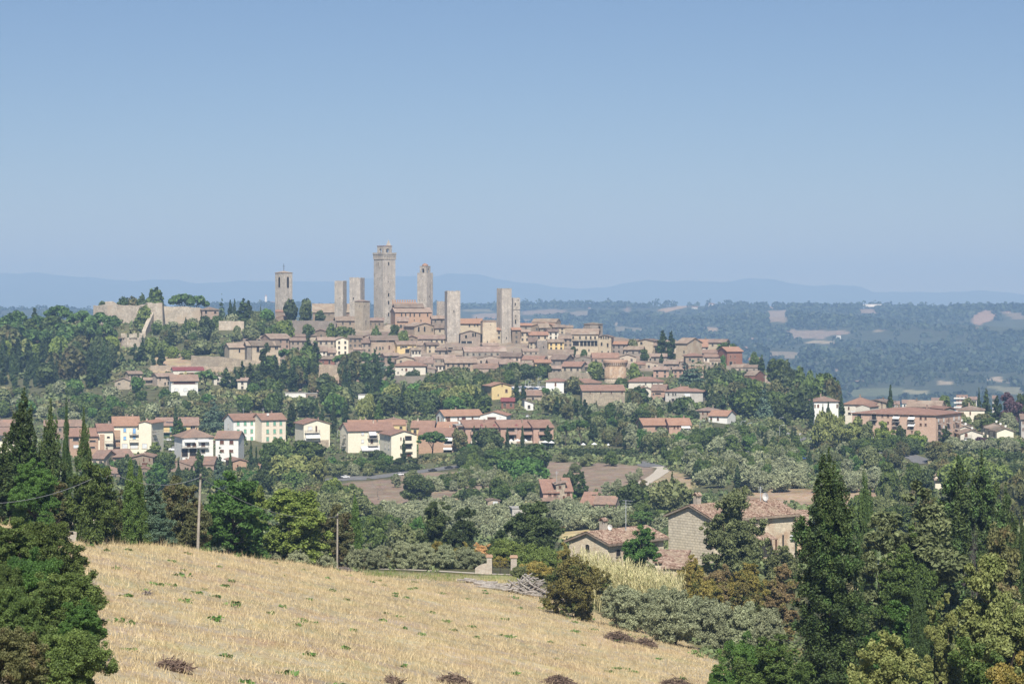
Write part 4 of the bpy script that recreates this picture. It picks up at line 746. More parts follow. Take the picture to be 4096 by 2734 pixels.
r,Wd,H,D,rh,ro=house('galleried_palace','C',612,838,716,893,'grand palace with an arcaded gallery and a balustraded terrace right of the skyline roofs',TC,'tile_old','side',-4,D=14,ch=1,pitch=.42,wins=[(x,748,14,26,'d')for x in(625,683,735,775,812)]+[(x,800,26,38,'a')for x in(697,728,759,790,820)]+[(648,800,50,36,'k'),(660,850,12,18),(760,855,12,20)])
balcony(r,0,H-55/S/FPX*1440,Wd*.96,1.0)
r,Wd,H,D,rh,ro=house('town_house','C',838,950,742,893,'tall cream wing with a broad gable at the right end of the galleried palace',TC,'tile_old','front',-6,D=15,pitch=.3,ch=0,wins=[(865,748,12,22),(885,748,12,22),(905,748,12,22),(925,748,12,22),(868,802,14,30,'k'),(920,812,14,34,'k'),(872,870,12,20),(925,870,12,20)])
r,s,H=tower('stump_tower','C',306,318,405,778,888,'grey ruined stump tower among the roofs below the twin towers','town_grey',wins=[('r',373,828,12,20)])
# --- walls of the town
def wall_run(name,pts,label,mat='fort_stone',th=1.6,cat='wall',rag=.5,yb=None,dep=10):
 """pts: (region, x, top, base[, depth]) along the wall; one wall with a ragged top"""
 P=[]
 for q in pts:
  u,vt=px(q[0],q[1],q[2]);vb=px(q[0],q[1],q[3])[1];Y=q[4]if len(q)>4 else ray(u,vb)
  a=W(u,vb,Y);P.append((a,W(u,vt,Y).z))
 L=[];rr=random.Random(len(pts)*7+int(pts[0][1]))
 for(a,za),(b,zb)in zip(P[:-1],P[1:]):
  n=max(2,int((b-a).length/3))
  for k in range(n):L.append((a.lerp(b,k/n),za+(zb-za)*k/n+rr.uniform(-rag,rag)*(0 if k==0 else 1)))
 L.append((P[-1][0],P[-1][1]));o=P[0][0];r=empty(name,o);tag(r,label,cat);v=[];f=[]
 for i,(q,z)in enumerate(L):
  d=(L[min(i+1,len(L)-1)][0]-L[max(i-1,0)][0]);d.z=0;d.normalize();n_=Vector((-d.y,d.x,0))*th/2
  for e,zz in((q-n_*1.5,q.z-dep),(q-n_,z),(q+n_,z),(q+n_,q.z-dep)):v.append((e.x-o.x,e.y-o.y,zz-o.z))
 for i in range(len(L)-1):
  for k in range(3):f.append((4*i+k,4*i+4+k,4*i+5+k,4*i+1+k))
 f+=[(0,1,2,3),tuple(4*(len(L)-1)+k for k in(3,2,1,0))]
 me=bpy.data.meshes.new('wall');me.from_pydata(v,[],f);me.materials.append(MATS[mat]);me.update();put('masonry',me,r)
 u0,v0=px(*pts[0][:3]);u1,v1=px(pts[-1][0],pts[-1][1],pts[-1][3]);BOXES.append((u0,u1,v0,v1,P[0][0].y));return r
wall_run('fortress_wall',[('A',806,472,640,1535),('A',925,470,640,1525),('A',1100,470,640,1520),('A',1255,468,640,1515)],'left stretch of the ruined fortress wall on the hilltop',rag=.45)
wall_run('fortress_wall',[('A',1258,462,660,1514),('A',1280,452,660,1505),('A',1368,450,660,1505),('A',1372,478,620,1515)],'taller broken turret in the middle of the fortress wall',rag=.7,th=4)
wall_run('fortress_wall',[('A',1373,478,640,1518),('A',1560,480,640,1520),('A',1700,490,640,1524),('A',1735,510,640,1526)],'right stretch of the ruined fortress wall on the hilltop',rag=.4)
wall_run('fortress_wall',[('A',1322,478,640,1510),('A',1285,560,690,1499),('A',1262,610,720,1494),('A',1228,690,760,1484)],'spur wall climbing down the hill from the fortress turret',rag=.4,th=2.4)
wall_run('ruined_wall',[('A',900,440,490,1545),('A',935,438,490,1545),('A',980,446,490,1545),('A',1010,466,490,1545)],'broken lookout wall standing above the left of the fortress',rag=.5,th=2)
wall_run('ruined_wall',[('A',1870,604,660,1500),('A',2085,608,660,1500)],'low terrace wall right of the fortress under the firs',rag=.2)
wall_run('retaining_wall',[('A',1640,898,980),('A',1730,905,985),('A',1900,912,990),('A',2010,925,995),('A',2200,950,990)],'ruined stone wall with arched gateways on the slope below the fortress','rubble_wall',rag=.45)
wall_run('retaining_wall',[('A',1290,985,1030),('A',1640,982,1030),('A',2000,1000,1035)],'low grey terrace wall above the left hamlet','rubble_wall',rag=.1)
wall_run('boundary_wall',[('B',320,812,885,1490),('B',560,815,885,1490),('B',735,820,885,1490)],'long grey garden wall below the bell tower','town_grey',rag=.15)
wall_run('retaining_wall',[('B',595,1188,1290),('B',700,1195,1300),('B',760,1200,1300)],'grey stone retaining wall under the red brick house','rubble_wall',rag=.2)
wall_run('town_wall',[('B',1240,1284,1345),('B',1340,1290,1350),('B',1500,1286,1345)],'short grey wall under the whitewashed house','town_grey',rag=.05)
wall_run('town_wall',[('C',420,1045,1110),('C',600,1035,1110),('C',760,1050,1110)],'stretch of old town wall left of the round bastion','rubble_wall',rag=.2)
p,rz,Wd=place('A',1036,1235,860,1455,0);r=empty('fort_bastion',p,rz);tag(r,'rounded lower bastion of the fortress with two notches','bastion');f2=1/S/FPX*1455
b=MB();b.tube([(0,Wd/2,-8),(0,Wd/2,60*f2),(0,Wd/2,112*f2)],[Wd*.56,Wd*.51,Wd*.49],18);b.build('wall',MATS['fort_stone'],r)
b=MB();
for k in range(18):
 if k%3:a=6.283*k/18;x,y=math.cos(a)*Wd*.45,math.sin(a)*Wd*.45;b.box(x-1.2,x+1.2,Wd/2+y-1.2,Wd/2+y+1.2,112*f2-.1,150*f2-(k%2)*.6)
b.build('parapet',MATS['fort_stone'],r)
house('fort_house','A',1730,1868,512,585,'brown watch house with two dark windows at the right end of the fortress wall',TB,'tile_old','hip',8,D=11,Y=1520,wins=[(1760,530,18,26,'k'),(1838,533,18,18,'k')],ch=0)
p,rz,Wd=place('C',890,1082,1160,1335,0);f2=1/S/FPX*1335;r=empty('round_bastion',p,rz);tag(r,'great round bastion with a ring of brick corbels on its crown','bastion');rd=Wd/2;n=28
b=MB();b.tube([(0,rd,-3),(0,rd,62*f2)],[rd*1.10,rd*.985],n);b.build('battered_base',MATS['rubble_wall'],r,True)
b=MB();b.tube([(0,rd,62*f2+.01),(0,rd,70*f2),(0,rd,72*f2),(0,rd,170*f2)],[rd*1.01,rd*1.01,rd*.98,rd*.975],n);b.build('drum',MATS['bastion_brick'],r,True)
b=MB();b.tube([(0,rd,198*f2),(0,rd,216*f2),(0,rd,222*f2)],[rd*1.13,rd*1.13,rd*1.06],n);b.build('crown',MATS['orange_brick'],r)
b=MB()
for k in range(30):
 a=6.283*k/30;d=Vector((math.cos(a),math.sin(a),0));e=Vector((-d.y,d.x,0));c=Vector((0,rd,0))
 q=[(d*rd*.93,168),(d*rd*1.0,168),(d*rd*1.12,199),(d*rd*.93,199)];vs=[tuple(c+x+e*s_*rd*.045+Vector((0,0,z*f2)))for s_ in(-1,1)for x,z in q]
 b.add(vs,[(0,1,2,3),(7,6,5,4),(0,4,5,1),(1,5,6,2),(2,6,7,3),(3,7,4,0)])
b.build('corbels',MATS['bastion_brick'],r);BOXES.append((*[px('C',q,0)[0]for q in(880,1092)],px('C',0,930)[1],px('C',0,1150)[1],1335))
r,s,H=tower('square_bastion','C',1600,1622,1745,985,1175,'square stone bastion with corbels at the right corner of the town wall','rubble_wall',Y=1345,rim=False,cat='bastion')
b=MB();h=s/2
for side in range(4):
 for i in range(8):
  e=-h+s*(i+.5)/8;x,y=((e,-h),(h,e),(e,h),(-h,e))[side];b.box(x-.32,x+.32,y-.5,y+.5,H-2.4+(side%2)*.003,H-.2)
b.build('corbels',MATS['bastion_brick'],r);b=MB();b.box(-h-.5,h+.5,-h-.5,h+.5,H-.2,H+.9);b.build('parapet',MATS['rubble_wall'],r)
# --- houses below the town
def pxm(Y):return 1/S/FPX*Y
r,Wd,H,D,rh,ro=house('villa','C',392,545,1122,1212,'white villa with a broad red hipped roof and a glazed porch above the car park','white_plaster','tile_red','hip',-4,D=16,pitch=.3,wins=[(474,1147,14,28,'b'),(478,1198,14,22,'b')],ch=0)
r,Wd,H,D,rh,ro=house('villa','C',545,852,1135,1190,'long low wing with a red hipped roof joined to the white villa','beige_plaster','tile_red','hip',-4,D=12,pitch=.35,wins=[(700,1155,12,20),(760,1155,12,20),(560,1160,12,20)],ch=1)
house('villa','C',1092,1392,1124,1180,'wide low house with a bright red hipped roof beside the round bastion','pale_plaster','tile_red','hip',0,D=14,pitch=.36,wins=[(1245,1142,10,18),(1300,1142,10,18),(1350,1142,10,18)],ch=1)
r,Wd,H,D,rh,ro=house('convent','C',703,1066,1198,1330,'long stone wall building with buttress lines and a red lean-to roof','rubble_wall','tile_red','shed',7,D=9,pitch=.25,wins=[(770,1217,10,22,'b'),(860,1217,10,22,'b'),(952,1217,10,22,'b'),(1042,1217,10,22,'b')],ch=0)
b=MB()
for x in(800,930,1000):b.box((x-884.5)*pxm(1250)-.25,(x-884.5)*pxm(1250)+.25,-.35,.05,-3,H-2)
b.build('buttress',MATS['rubble_wall'],r)
house('row_house','C',1292,1412,1196,1282,'pink house with a long balcony under a pale red roof','pink_plaster','tile_pink','side',-8,D=13,pitch=.42,wins=[(1350,1225,50,14,'k'),(1395,1265,24,18,'k'),(1310,1230,14,18)],ch=1)
house('row_house','C',1205,1292,1185,1260,'narrow pale house with a chimney left of the pink balcony house','pale_plaster','tile_pink','front',10,D=12,pitch=.3,rows=1,cols=1,ch=2)
house('villa','C',1412,1732,1208,1300,'grey-white house with a spreading orange-red hipped roof','grey_plaster','tile_red','hip',-8,D=15,pitch=.32,wins=[(1440,1232,12,20),(1478,1232,12,20),(1500,1232,12,20),(1478,1280,24,24,'k'),(1600,1235,50,26,'w')],ch=1)
house('barn','C',205,358,1237,1290,'stone barn with a faded red roof below the car park','rubble_wall','tile_pink','side',8,D=10,pitch=.45,rows=1,cols=1)
house('town_house','B',2065,2234,1372,1485,'lone yellow house with a gable and a pink ground floor below the town','yellow_plaster','tile_orange','front',18,D=13,pitch=.28,wins=[(2153,1363,10,26,'b'),(2190,1415,20,28,'b'),(2120,1450,8,16)],ch=0)
house('shed','C',12,122,1288,1355,'maroon roofed brick shed below the lone yellow house','red_brick','tile_maroon','side',0,D=7,pitch=.4,rows=1,cols=2,ch=0)
house('shed','C',210,285,1305,1368,'small white gabled shed below the stone barn','white_plaster','tile_old','shedr',10,D=8,pitch=.35,rows=1,cols=1,ch=0)
house('shed','B',300,480,1435,1475,'long white flat-roofed shed under the trees below the town','white_plaster','concrete','flat',6,D=6,win='',ch=0)
house('shed','B',480,575,1440,1478,'brown corrugated shed joined to the long white one','town_brown','concrete','flat',6,D=6,rows=1,cols=2,ch=0)
house('shed','B',925,990,1450,1500,'white shed beside the yellow-green poplar','white_plaster','concrete','flat',-10,D=6,win='',ch=0)
house('row_house','C',1225,1450,1490,1560,'left half of the pink semi-detached house with white awnings','pink_plaster','tile_orange','side',16,D=12,pitch=.42,wins=[(1345,1520,40,26,'k'),(1420,1510,16,30,'b')],ch=1)
r,Wd,H,D,rh,ro=house('row_house','C',1445,1630,1490,1572,'right half of the pink semi-detached house with white awnings','pink_plaster','tile_orange','side',10,D=12,pitch=.42,wins=[(1490,1512,16,30,'b'),(1520,1512,16,30,'b'),(1580,1520,50,26,'k'),(1580,1555,40,22,'k')],ch=1)
awning(r,(1582-1537)*pxm(1110),H-.4,4,.9,1.4);parapet(r,(1582-1537)*pxm(1110),H-3.1,5,1.3,'concrete')
house('farmhouse','C',1680,1845,1372,1500,'tall stone house behind the white one at the car park edge',TS,'tile_old','hip',-8,D=11,pitch=.3,wins=[(1733,1393,14,24,'b'),(1772,1393,14,24,'b'),(1733,1440,14,26,'b'),(1765,1440,14,26,'b')],Y=1150)
r,Wd,H,D,rh,ro=house('villa','C',1782,1940,1412,1512,'white house with an orange lean-to roof at the car park edge','white_plaster','tile_orange','side',-22,D=11,pitch=.4,wins=[(1805,1440,16,28,'b'),(1862,1440,16,28,'b')],Y=1135)
house('shed','C',1470,1550,1420,1440,'little white gabled house above the pink semi-detached pair','white_plaster','tile_old','front',14,D=8,pitch=.3,win='',ch=0,Y=1160)
house('row_house','E',-60,162,328,360,'far left brown roofed house, upper of two',TB,'tile_pink','side',0,D=12,pitch=.42,rows=1,cols=4,Y=1075)
house('row_house','E',-60,128,400,470,'far left cream house with a brown roof, lower of two','cream_plaster','tile_pink','side',0,D=12,pitch=.45,rows=1,cols=4,Y=1020)
house('row_house','E',378,705,330,372,'long low house with a brown roof behind the tall cypress spire',TB,'tile_pink','side',0,D=12,pitch=.42,rows=1,cols=6,Y=1075)
house('apartment_building','E',596,836,410,560,'brick and cream apartment block with a red-brown roof behind the small spruce','orange_brick','tile_red','side',4,D=12,pitch=.45,wins=[(650,440,50,26,'k'),(650,500,40,26,'w'),(790,455,50,14,'k'),(790,510,40,14,'k')],Y=985)
r,Wd,H,D,rh,ro=house('apartment_building','E',836,966,365,588,'narrow apartment block with brick piers and cream recessed balconies','cream_plaster','tile_red','side',6,D=11,pitch=.45,wins=[(925,422,22,14,'k'),(920,488,22,14,'k')],Y=988)
f=pxm(988);b=MB();b.box((872-901)*f-.9,(872-901)*f+.9,-.5,.02,-3,H-1.5);b.build('brick_pier',MATS['orange_brick'],r)
for z in(560,530,475):balcony(r,(930-901)*f,(588-z)*f,3.2,1.2)
r,Wd,H,D,rh,ro=house('apartment_building','E',966,1186,320,520,'cream apartment block with a bright orange roof and blue shutters','cream_plaster','tile_orange','side',2,D=13,pitch=.5,Y=1000,ch=3,wins=[(1066,362,22,32,'u'),(1146,370,24,46,'u'),(1066,430,22,30,'u'),(1146,424,24,26,'u'),(1066,497,44,42,'w'),(1146,497,60,42,'w'),(985,400,22,30,'b')])
f=pxm(1000);b=MB();b.box((966-1076)*f+.02,(1028-1076)*f,-.25,.05,-3,H-2);b.build('brick_bay',MATS['orange_brick'],r)
for x,z,w in((995,440,60),(1146,400,84),(1146,465,84),(995,500,60)):balcony(r,(x-1076)*f,(520-z)*f,w*f,1.2)
r,Wd,H,D,rh,ro=house('apartment_building','E',1186,1292,300,522,'cream gable end block with a blank wall beside the blue shutters','cream_plaster','tile_orange','front',-22,D=14,pitch=.26,Y=998,ch=2,wins=[(1236,497,42,42,'w')])
f=pxm(998)
for z in(460,395):balcony(r,Wd/2+.9,(522-z)*f,1.6,4,5)
r,Wd,H,D,rh,ro=house('apartment_building','E',1335,1692,318,425,'yellow house with green ground floor and a ribbed pink roof','yellow_plaster','tile_pink','side',0,D=12,pitch=.5,Y=1070,ch=0,wins=[(1462,350,24,50,'g'),(1646,350,36,46,'d'),(1420,400,60,30,'v'),(1560,400,60,30,'v'),(1580,345,20,30,'w')])
f=pxm(1070);balcony(r,(1640-1513)*f,(425-378)*f,10,1.2);balcony(r,(1430-1513)*f,(425-378)*f,9,1.2)
b=MB();b.box(-5,-1.5,1.2,2.6,H+1.,H+1.35);b.build('solar_panel',MATS['solar'],ro)
r,Wd,H,D,rh,ro=house('villa','E',1560,1820,425,590,'white villa with arched porch, balcony and a big brown hipped roof','white_plaster','tile_pink','hip',14,D=14,pitch=.48,Y=965,ch=0,wins=[(1612,487,30,30,'b'),(1660,487,30,30,'b'),(1735,487,30,30,'b'),(1580,555,52,60,'a'),(1648,555,56,60,'a'),(1735,545,30,30,'k')])
f=pxm(965);balcony(r,-1.5,(590-510)*f,Wd*.9,1.6);awning(r,(1615-1690)*f,(590-440)*f,4.5,.8,1.3);awning(r,(1735-1690)*f,(590-440)*f,4.5,.8,1.3);chimney(ro,1,6,H+2.4,'red_brick',1.3)
house('villa','E',1842,2035,428,600,'white house with brown shutters joined right of the arched porch villa','white_plaster','tile_pink','side',-14,D=10,pitch=.48,Y=962,ch=0,wins=[(1896,465,32,34,'b'),(1977,465,32,34,'b'),(1896,540,32,24,'b'),(1975,540,32,24,'b'),(1830,463,12,24,'b')])
f=pxm(1035)
r,Wd,H,D,rh,ro=house('apartment_building','E',1995,2236,272,520,'white four storey apartment block with green shutters','white_plaster','tile_red','side',22,D=11,pitch=.42,Y=1035,ch=1,side=False,wins=[(x,y,22,34,'g')for y in(303,371,437)for x in(2035,2094,2150)]+[(x,y,8,h,'k')for y,h in((315,64),(395,40))for x in(2197,2218)]+[(2090,437,10,30,'k'),(2140,497,22,34,'k'),(2208,500,40,34,'d')])
window(r,-Wd/2,H-3,.9,2,'w',6,-math.pi/2);antenna(ro,0,5,H+2.3,2.5)
r,Wd,H,D,rh,ro=house('apartment_building','E',2236,2440,270,512,'beige four storey apartment block joined right of the white one','beige_plaster','tile_red','side',22,D=11,pitch=.42,Y=1032,ch=1,side=False,wins=[(x,y,22,36,'g')for y in(303,372,436)for x in(2286,2345,2398)]+[(2286,490,22,30,'k'),(2345,490,22,30,'k')])
antenna(ro,-3,5,H+2.3,2.5);dish(ro,-2,2,H+2.2,.6)
house('farmhouse','E',1135,1305,590,665,'low brown stone house with a gable and crates under its window','town_brown','tile_pink','front',-8,D=12,pitch=.22,wins=[(1228,615,14,34,'b'),(1276,615,14,34,'b'),(1240,650,60,20,'b')],ch=1)
house('farmhouse','E',962,1140,585,650,'brown stone house with a solar panel left of the low gable','town_brown','tile_pink','side',20,D=12,pitch=.4,wins=[(990,612,14,22,'b')],ch=0)
house('farmhouse','E',1410,1630,662,720,'brown house group with a dish on the roof, left part','town_brown','tile_pink','front',-24,D=14,pitch=.3,wins=[(1450,715,30,16,'k')],ch=1)
house('farmhouse','E',1600,1825,655,720,'brown house group among the cypresses, right part','town_brown','tile_pink','side',-10,D=13,pitch=.4,rows=1,cols=3,ch=0)
house('farmhouse','E',1990,2105,625,710,'red brick house with a single window behind two cypresses','orange_brick','tile_pink','front',12,D=14,pitch=.26,wins=[(2030,670,12,34,'b')],ch=0)
house('farmhouse','E',2200,2348,642,690,'brick house with an orange roof right of the two cypresses','orange_brick','tile_orange','hip',0,D=12,pitch=.4,rows=1,cols=2)
house('farmhouse','E',945,1090,728,760,'low pink roofed house behind the light green cypress, left one','town_brown','tile_pink','side',0,D=12,pitch=.42,rows=1,cols=2)
house('farmhouse','E',1190,1275,700,745,'small brown gabled house behind the light green cypress','town_brown','tile_pink','front',0,D=11,pitch=.35,rows=1,cols=1)
house('farmhouse','E',785,885,600,680,'beige house with a brown roof half behind the bushy oak','town_cream','tile_pink','side',-24,D=13,pitch=.4,rows=1,cols=2)
r,Wd,H,D,rh,ro=house('villa','F',460,682,308,515,'cream gabled house with balcony and a rough stone ground floor','cream_plaster','tile_red','front',16,D=14,pitch=.3,Y=1010,ch=1,wins=[(513,345,34,32,'w'),(566,350,14,48,'b'),(495,435,60,18,'w'),(530,480,110,36,'k')])
f=pxm(1010);balcony(r,(527-571)*f,(515-382)*f,130*f,1.4);awning(r,(530-571)*f,(515-392)*f,125*f,1.6,1.8)
b=MB();b.box((592-571)*f,(676-571)*f,-.15,.02,-3,68*f);b.build('stone_base',MATS['rubble_wall'],r)
r,Wd,H,D,rh,ro=house('apartment_building','F',838,1232,362,562,'large cream apartment block with a red-brown roof and striped awning','cream_plaster','tile_red','side',16,D=13,pitch=.44,Y=1005,ch=2,wins=[(962,388,22,30,'w'),(962,455,22,30,'w'),(1110,388,14,30,'w'),(1040,455,20,40,'b'),(1060,410,50,26,'k'),(1040,410,30,30,'k'),(970,545,60,22,'k'),(1110,462,16,28,'g')])
f=pxm(1005);balcony(r,(1046-1035)*f,(562-430)*f,88*f,1.5);balcony(r,(1046-1035)*f,(562-493)*f,88*f,1.5);awning(r,(1042-1035)*f,(562-366)*f,66*f,1.8,1.8,mat='grey_cloth');awning(r,(1030-1035)*f,(562-498)*f,180*f,1.6,2.2,mat='grey_cloth')
for z in(425,495):balcony(r,-Wd/2-.8,(562-z)*f,1.5,4,7)
r,Wd,H,D,rh,ro=house('apartment_building','F',1207,1424,402,625,'cream gabled apartment house with recessed balconies behind a thin cypress','cream_plaster','tile_red','front',18,D=16,pitch=.3,Y=975,ch=0,wins=[(1289,435,10,26,'b'),(1288,505,10,26,'k'),(1288,570,10,24,'k'),(1352,435,56,46,'k'),(1352,510,56,44,'k'),(1352,575,50,30,'b')])
f=pxm(975)
for z in(470,542):parapet(r,(1352-1315)*f,(625-z)*f,66*f,1.1,'cream_plaster',.9)
for y,x in((435,3),(435,8),(505,3),(505,8)):window(r,-Wd/2,(625-y)*f,1.2,1.8,'w',x,-math.pi/2)
r,Wd,H,D,rh,ro=house('apartment_building','F',1440,1756,410,632,'brick apartment house with white awnings right of the umbrella pine','orange_brick','tile_red','side',-6,D=14,pitch=.4,Y=990,ch=1,wins=[(1700,462,60,26,'k'),(1690,535,70,26,'k'),(1710,600,50,50,'w'),(1530,450,20,34,'b')])
f=pxm(990);awning(r,(1696-1598)*f,(632-418)*f,68*f,1.4,1.4);awning(r,(1692-1598)*f,(632-482)*f,74*f,2.,1.6);parapet(r,(1692-1598)*f,(632-482)*f-1.1,76*f,1.2,'orange_brick')
house('apartment_building','F',842,1330,318,350,'long orange roof block with a yellow attic strip behind the large cream one','yellow_plaster','tile_orange','side',4,D=12,pitch=.3,Y=1045,rows=1,cols=6,ch=2)
house('apartment_building','F',1378,1568,338,400,'yellow house with a red-orange roof behind the umbrella pine','yellow_plaster','tile_red','side',-6,D=12,pitch=.42,Y=1030,rows=1,cols=3,ch=1)
house('apartment_building','F',1592,1762,350,400,'orange roofed yellow house with a dish left of the brick terrace','yellow_plaster','tile_orange','side',-6,D=12,pitch=.42,Y=1030,rows=1,cols=3,ch=1)
house('farmhouse','F',1110,1340,292,320,'roof of a brown farmhouse peeping over the yellow attic strip',TB,'tile_pink','front',0,D=12,pitch=.2,Y=1085,win='')
r,Wd,H,D,rh,ro=house('villa','F',1660,1985,236,312,'long white house with brown shutters and a speckled roof, left part','white_plaster','tile_orange','side',20,D=11,pitch=.42,Y=1090,ch=1,side=False,wins=[(1690,265,40,44,'b'),(1778,265,12,26,'b'),(1825,268,34,36,'b'),(1932,262,40,18,'w'),(1900,268,14,34,'b')])
window(r,-Wd/2,H-1.8,1.1,2,'b',3,-math.pi/2);window(r,-Wd/2,H-1.8,2.4,2.4,'b',8,-math.pi/2)
house('villa','F',1965,2190,236,312,'white gabled house joined right of the long white one','white_plaster','tile_orange','front',-10,D=12,pitch=.28,Y=1085,ch=1,wins=[(2065,265,70,30,'b'),(2140,270,14,36,'w')])
TER=[(1838,2030),(1984,2176),(2134,2322),(2280,2466),(2425,2610),(2462-38,2470)]
labs=['first brick terrace house from the left, beside the flat roofed wing','second brick terrace house from the left with a red parasol','third brick terrace house from the left with a red parasol','fourth brick terrace house, middle of the long row','fifth and last brick terrace house beside the umbrella pines']
TX=[(1836,2030),(1982,2176),(2132,2322),(2136+4,2325),(2280,2468)]
for k,(xa,xb)in enumerate([(1840,1995),(1996,2140),(2141,2285),(2286,2420),(2421,2592)]):
 f=pxm(1020);r,Wd,H,D,rh,ro=house('terrace_house','F',xa,xb,338,485,labs[k],'pink_plaster','tile_red','shed',14,D=9,pitch=.27,Y=1020+(0,2.2,.8,3.,1.4)[k],ch=1 if k%2 else 0,group='row of brick terrace houses',wins=[(xa+85,358,70,30,'k'),(xa+85,430,60,46,'k')],side=False)
 parapet(r,(85-(xb-xa)/2)*f,(485-395)*f,92*f,1.5,'pink_plaster');parapet(r,(85-(xb-xa)/2)*f,(485-472)*f,92*f,1.5,'pale_plaster')
house('terrace_house','F',1762,1838,322,440,'flat roofed brown-pink wing at the left end of the brick terrace','pink_plaster','concrete','flat',10,D=9,Y=1022,wins=[(1800,345,50,26,'k'),(1800,400,50,26,'k')],ch=0)
r,Wd,H,D,rh,ro=house('farmhouse','G',480,558,822,968,'stone farmhouse with a short tower between two lower pink wings','rubble_wall','tile_old','shedl',10,D=5,pitch=.16,Y=770,ch=0,wins=[(512,848,22,26,'b'),(470,815,14,18),(545,942,20,40,'b')]);f=pxm(770)
antenna(ro,-1,2,H+.6,3.5)
for xa,xb,ye,yb,d,nm,ws_ in((366,500,892,940,7,'left_wing',[(424,905),(470,905)]),(558,620,882,955,7,'right_wing',[(585,905)])):
 Wd2=(xb-xa)*f;x=((xa+xb)/2-519)*f;h=(968-ye)*f;b=MB();b.prism([(0,-4),(d,-4),(d,h+d*.5),(0,h)],x-Wd2/2+.02,x+Wd2/2-.02,'x');w=b.build('wing',MATS['pink_plaster'],r)
 b=MB();s=.5;b.prism([(-s,h-s*.5),(d+.2,h+d*.5+.1),(d+.2,h+d*.5+.38),(-s,h-s*.5+.28)],x-Wd2/2-.35,x+Wd2/2+.35,'x');b.build('wing_roof',MATS['tile_red'],w)
 for wx,wy in ws_:window(w,(wx-519)*f,(968-wy)*f,1.3,1.9,'b')
b=MB();b.prism([(-4.2,(968-958)*f),(-.1,(968-940)*f),(-.1,(968-936)*f),(-4.2,(968-952)*f)],(290-519)*f,(505-519)*f,'x');po=b.build('porch_roof',MATS['tile_pink'],r)
b=MB()
for x in(300,360,430,495):b.box((x-519)*f-.15,(x-519)*f+.15,-3.8,-3.5,-3,(968-957)*f)
b.build('porch_posts',MATS['pink_plaster'],po)
r,Wd,H,D,rh,ro=house('farmhouse','G',800,985,992,1070,'small red roofed cottage with dark red doors in the olive grove','rubble_wall','tile_pink','side',-12,D=8,pitch=.5,Y=725,ch=0,wins=[(848,1022,24,36,'b'),(930,1022,26,42,'b')]);f=pxm(725)
b=MB();x0,x1=(672-892)*f,(800-892)*f;h=(1070-1000)*f;b.prism([(-.4,h-.2),(7,h+3.2),(7,h+3.45),(-.4,h+.08)],x0,x1-.02,'x');po=b.build('porch_roof',MATS['tile_red'],r)
b=MB();b.box(x0+.4,x0+.8,0,.4,-4,h-.1);b.box(x0+.4,x1,5,5.3,-4,h+1.9);b.build('porch_wall',MATS['town_brown'],po);chimney(ro,x1-1,5,H+1.6,'town_brown',.8,.9)
house('shed','F',2030,2132,965,1005,'tiny stone shed with a pale door among the olives','rubble_wall','tile_old','front',6,D=5,pitch=.25,Y=735,wins=[(2095,985,40,34,'w')],ch=0)
house('shed','F',2240,2349,1030,1040,'long low grey roof of a greenhouse in the olives','grey_plaster','concrete','flat',10,D=5,Y=690,win='',ch=0)
f=pxm(1000)
r,Wd,H,D,rh,ro=house('ochre_block','D',882,1588,1402,1668,'long ochre brick building with arched loggias and an orange roof','ochre_brick','tile_red','hip',-22,D=30,pitch=.16,Y=1000,ch=5,side=False,wins=[(944,1428,36,44,'a'),(1070,1430,40,48,'a'),(1260,1440,44,56,'a'),(1388,1442,42,56,'a')]+[(x,y,18,22,'b')for x in(1141,1189,1463,1504)for y in((1418,1474)if x<1300 else(1428,1482))]+[(1069,1478,28,32,'k'),(1264,1488,28,40,'k'),(1388,1500,28,60,'k'),(1390,1540,14,34,'b'),(1333,1545,20,40,'k'),(1480,1640,90,60,'a'),(1141,1530,18,24,'b'),(1189,1530,18,24,'b')])
f=Wd*math.cos(math.radians(22))/706;ck=math.cos(math.radians(22))
for x,z in((944,1448),(1070,1450),(1260,1460),(1388,1462),(1260,1500)):balcony(r,(x-1235)*f/ck,(1668-z)*f,3.2,1.1)
for x,z in((1260,1418),(1388,1420),(1388,1478)):awning(r,(x-1235)*f/ck,(1668-z)*f,3.0,.8,1.1)
for j in range(4):
 for i in range(5):window(r,Wd/2,H-2.2-3.0*j,1.5,1.9,R_.choice('kkbw'),3+6*i,math.pi/2)
for j in range(3):
 for i in range(3):balcony(r,Wd/2+.7,H-3.6-3.*j,1.3,3,5+10*i)
r,Wd,H,D,rh,ro=house('villa','D',557,762,1292,1428,'white villa with a hipped roof between tall cypresses, left of the ochre building','white_plaster','tile_pink','hip',10,D=12,pitch=.36,Y=1090,ch=1,wins=[(591,1330,16,26,'b'),(607,1390,16,26,'b'),(640,1390,14,26,'b'),(752,1330,12,30,'b'),(565,1330,10,26,'b')])
house('villa','D',812,1065,1318,1408,'pale villa with several pinkish roofs behind the ochre building','pale_plaster','tile_red','hip',-6,D=14,pitch=.42,Y=1100,ch=1,wins=[(853,1350,12,26,'b'),(890,1380,40,16,'w'),(860,1395,24,20,'k')])
house('villa','D',915,1030,1338,1390,'low red gabled wing in front of the pale villa','pale_plaster','tile_red','front',-20,D=12,pitch=.3,Y=1080,win='',ch=0)
house('town_house','D',985,1168,1300,1372,'pale blank gable wall behind the pale villa','town_cream','tile_old','front',-16,D=14,pitch=.22,Y=1125,wins=[(1130,1305,10,20)],ch=1)
house('town_house','D',1345,1640,1338,1372,'long tiled roof behind the ochre building',TB,'tile_old','side',-8,D=14,pitch=.35,Y=1085,rows=1,cols=5)
house('town_house','D',1672,1755,1355,1420,'grey gabled house with a bright roof right behind the ochre building','town_grey','tile_red','front',24,D=16,pitch=.3,Y=1060,rows=1,cols=1)
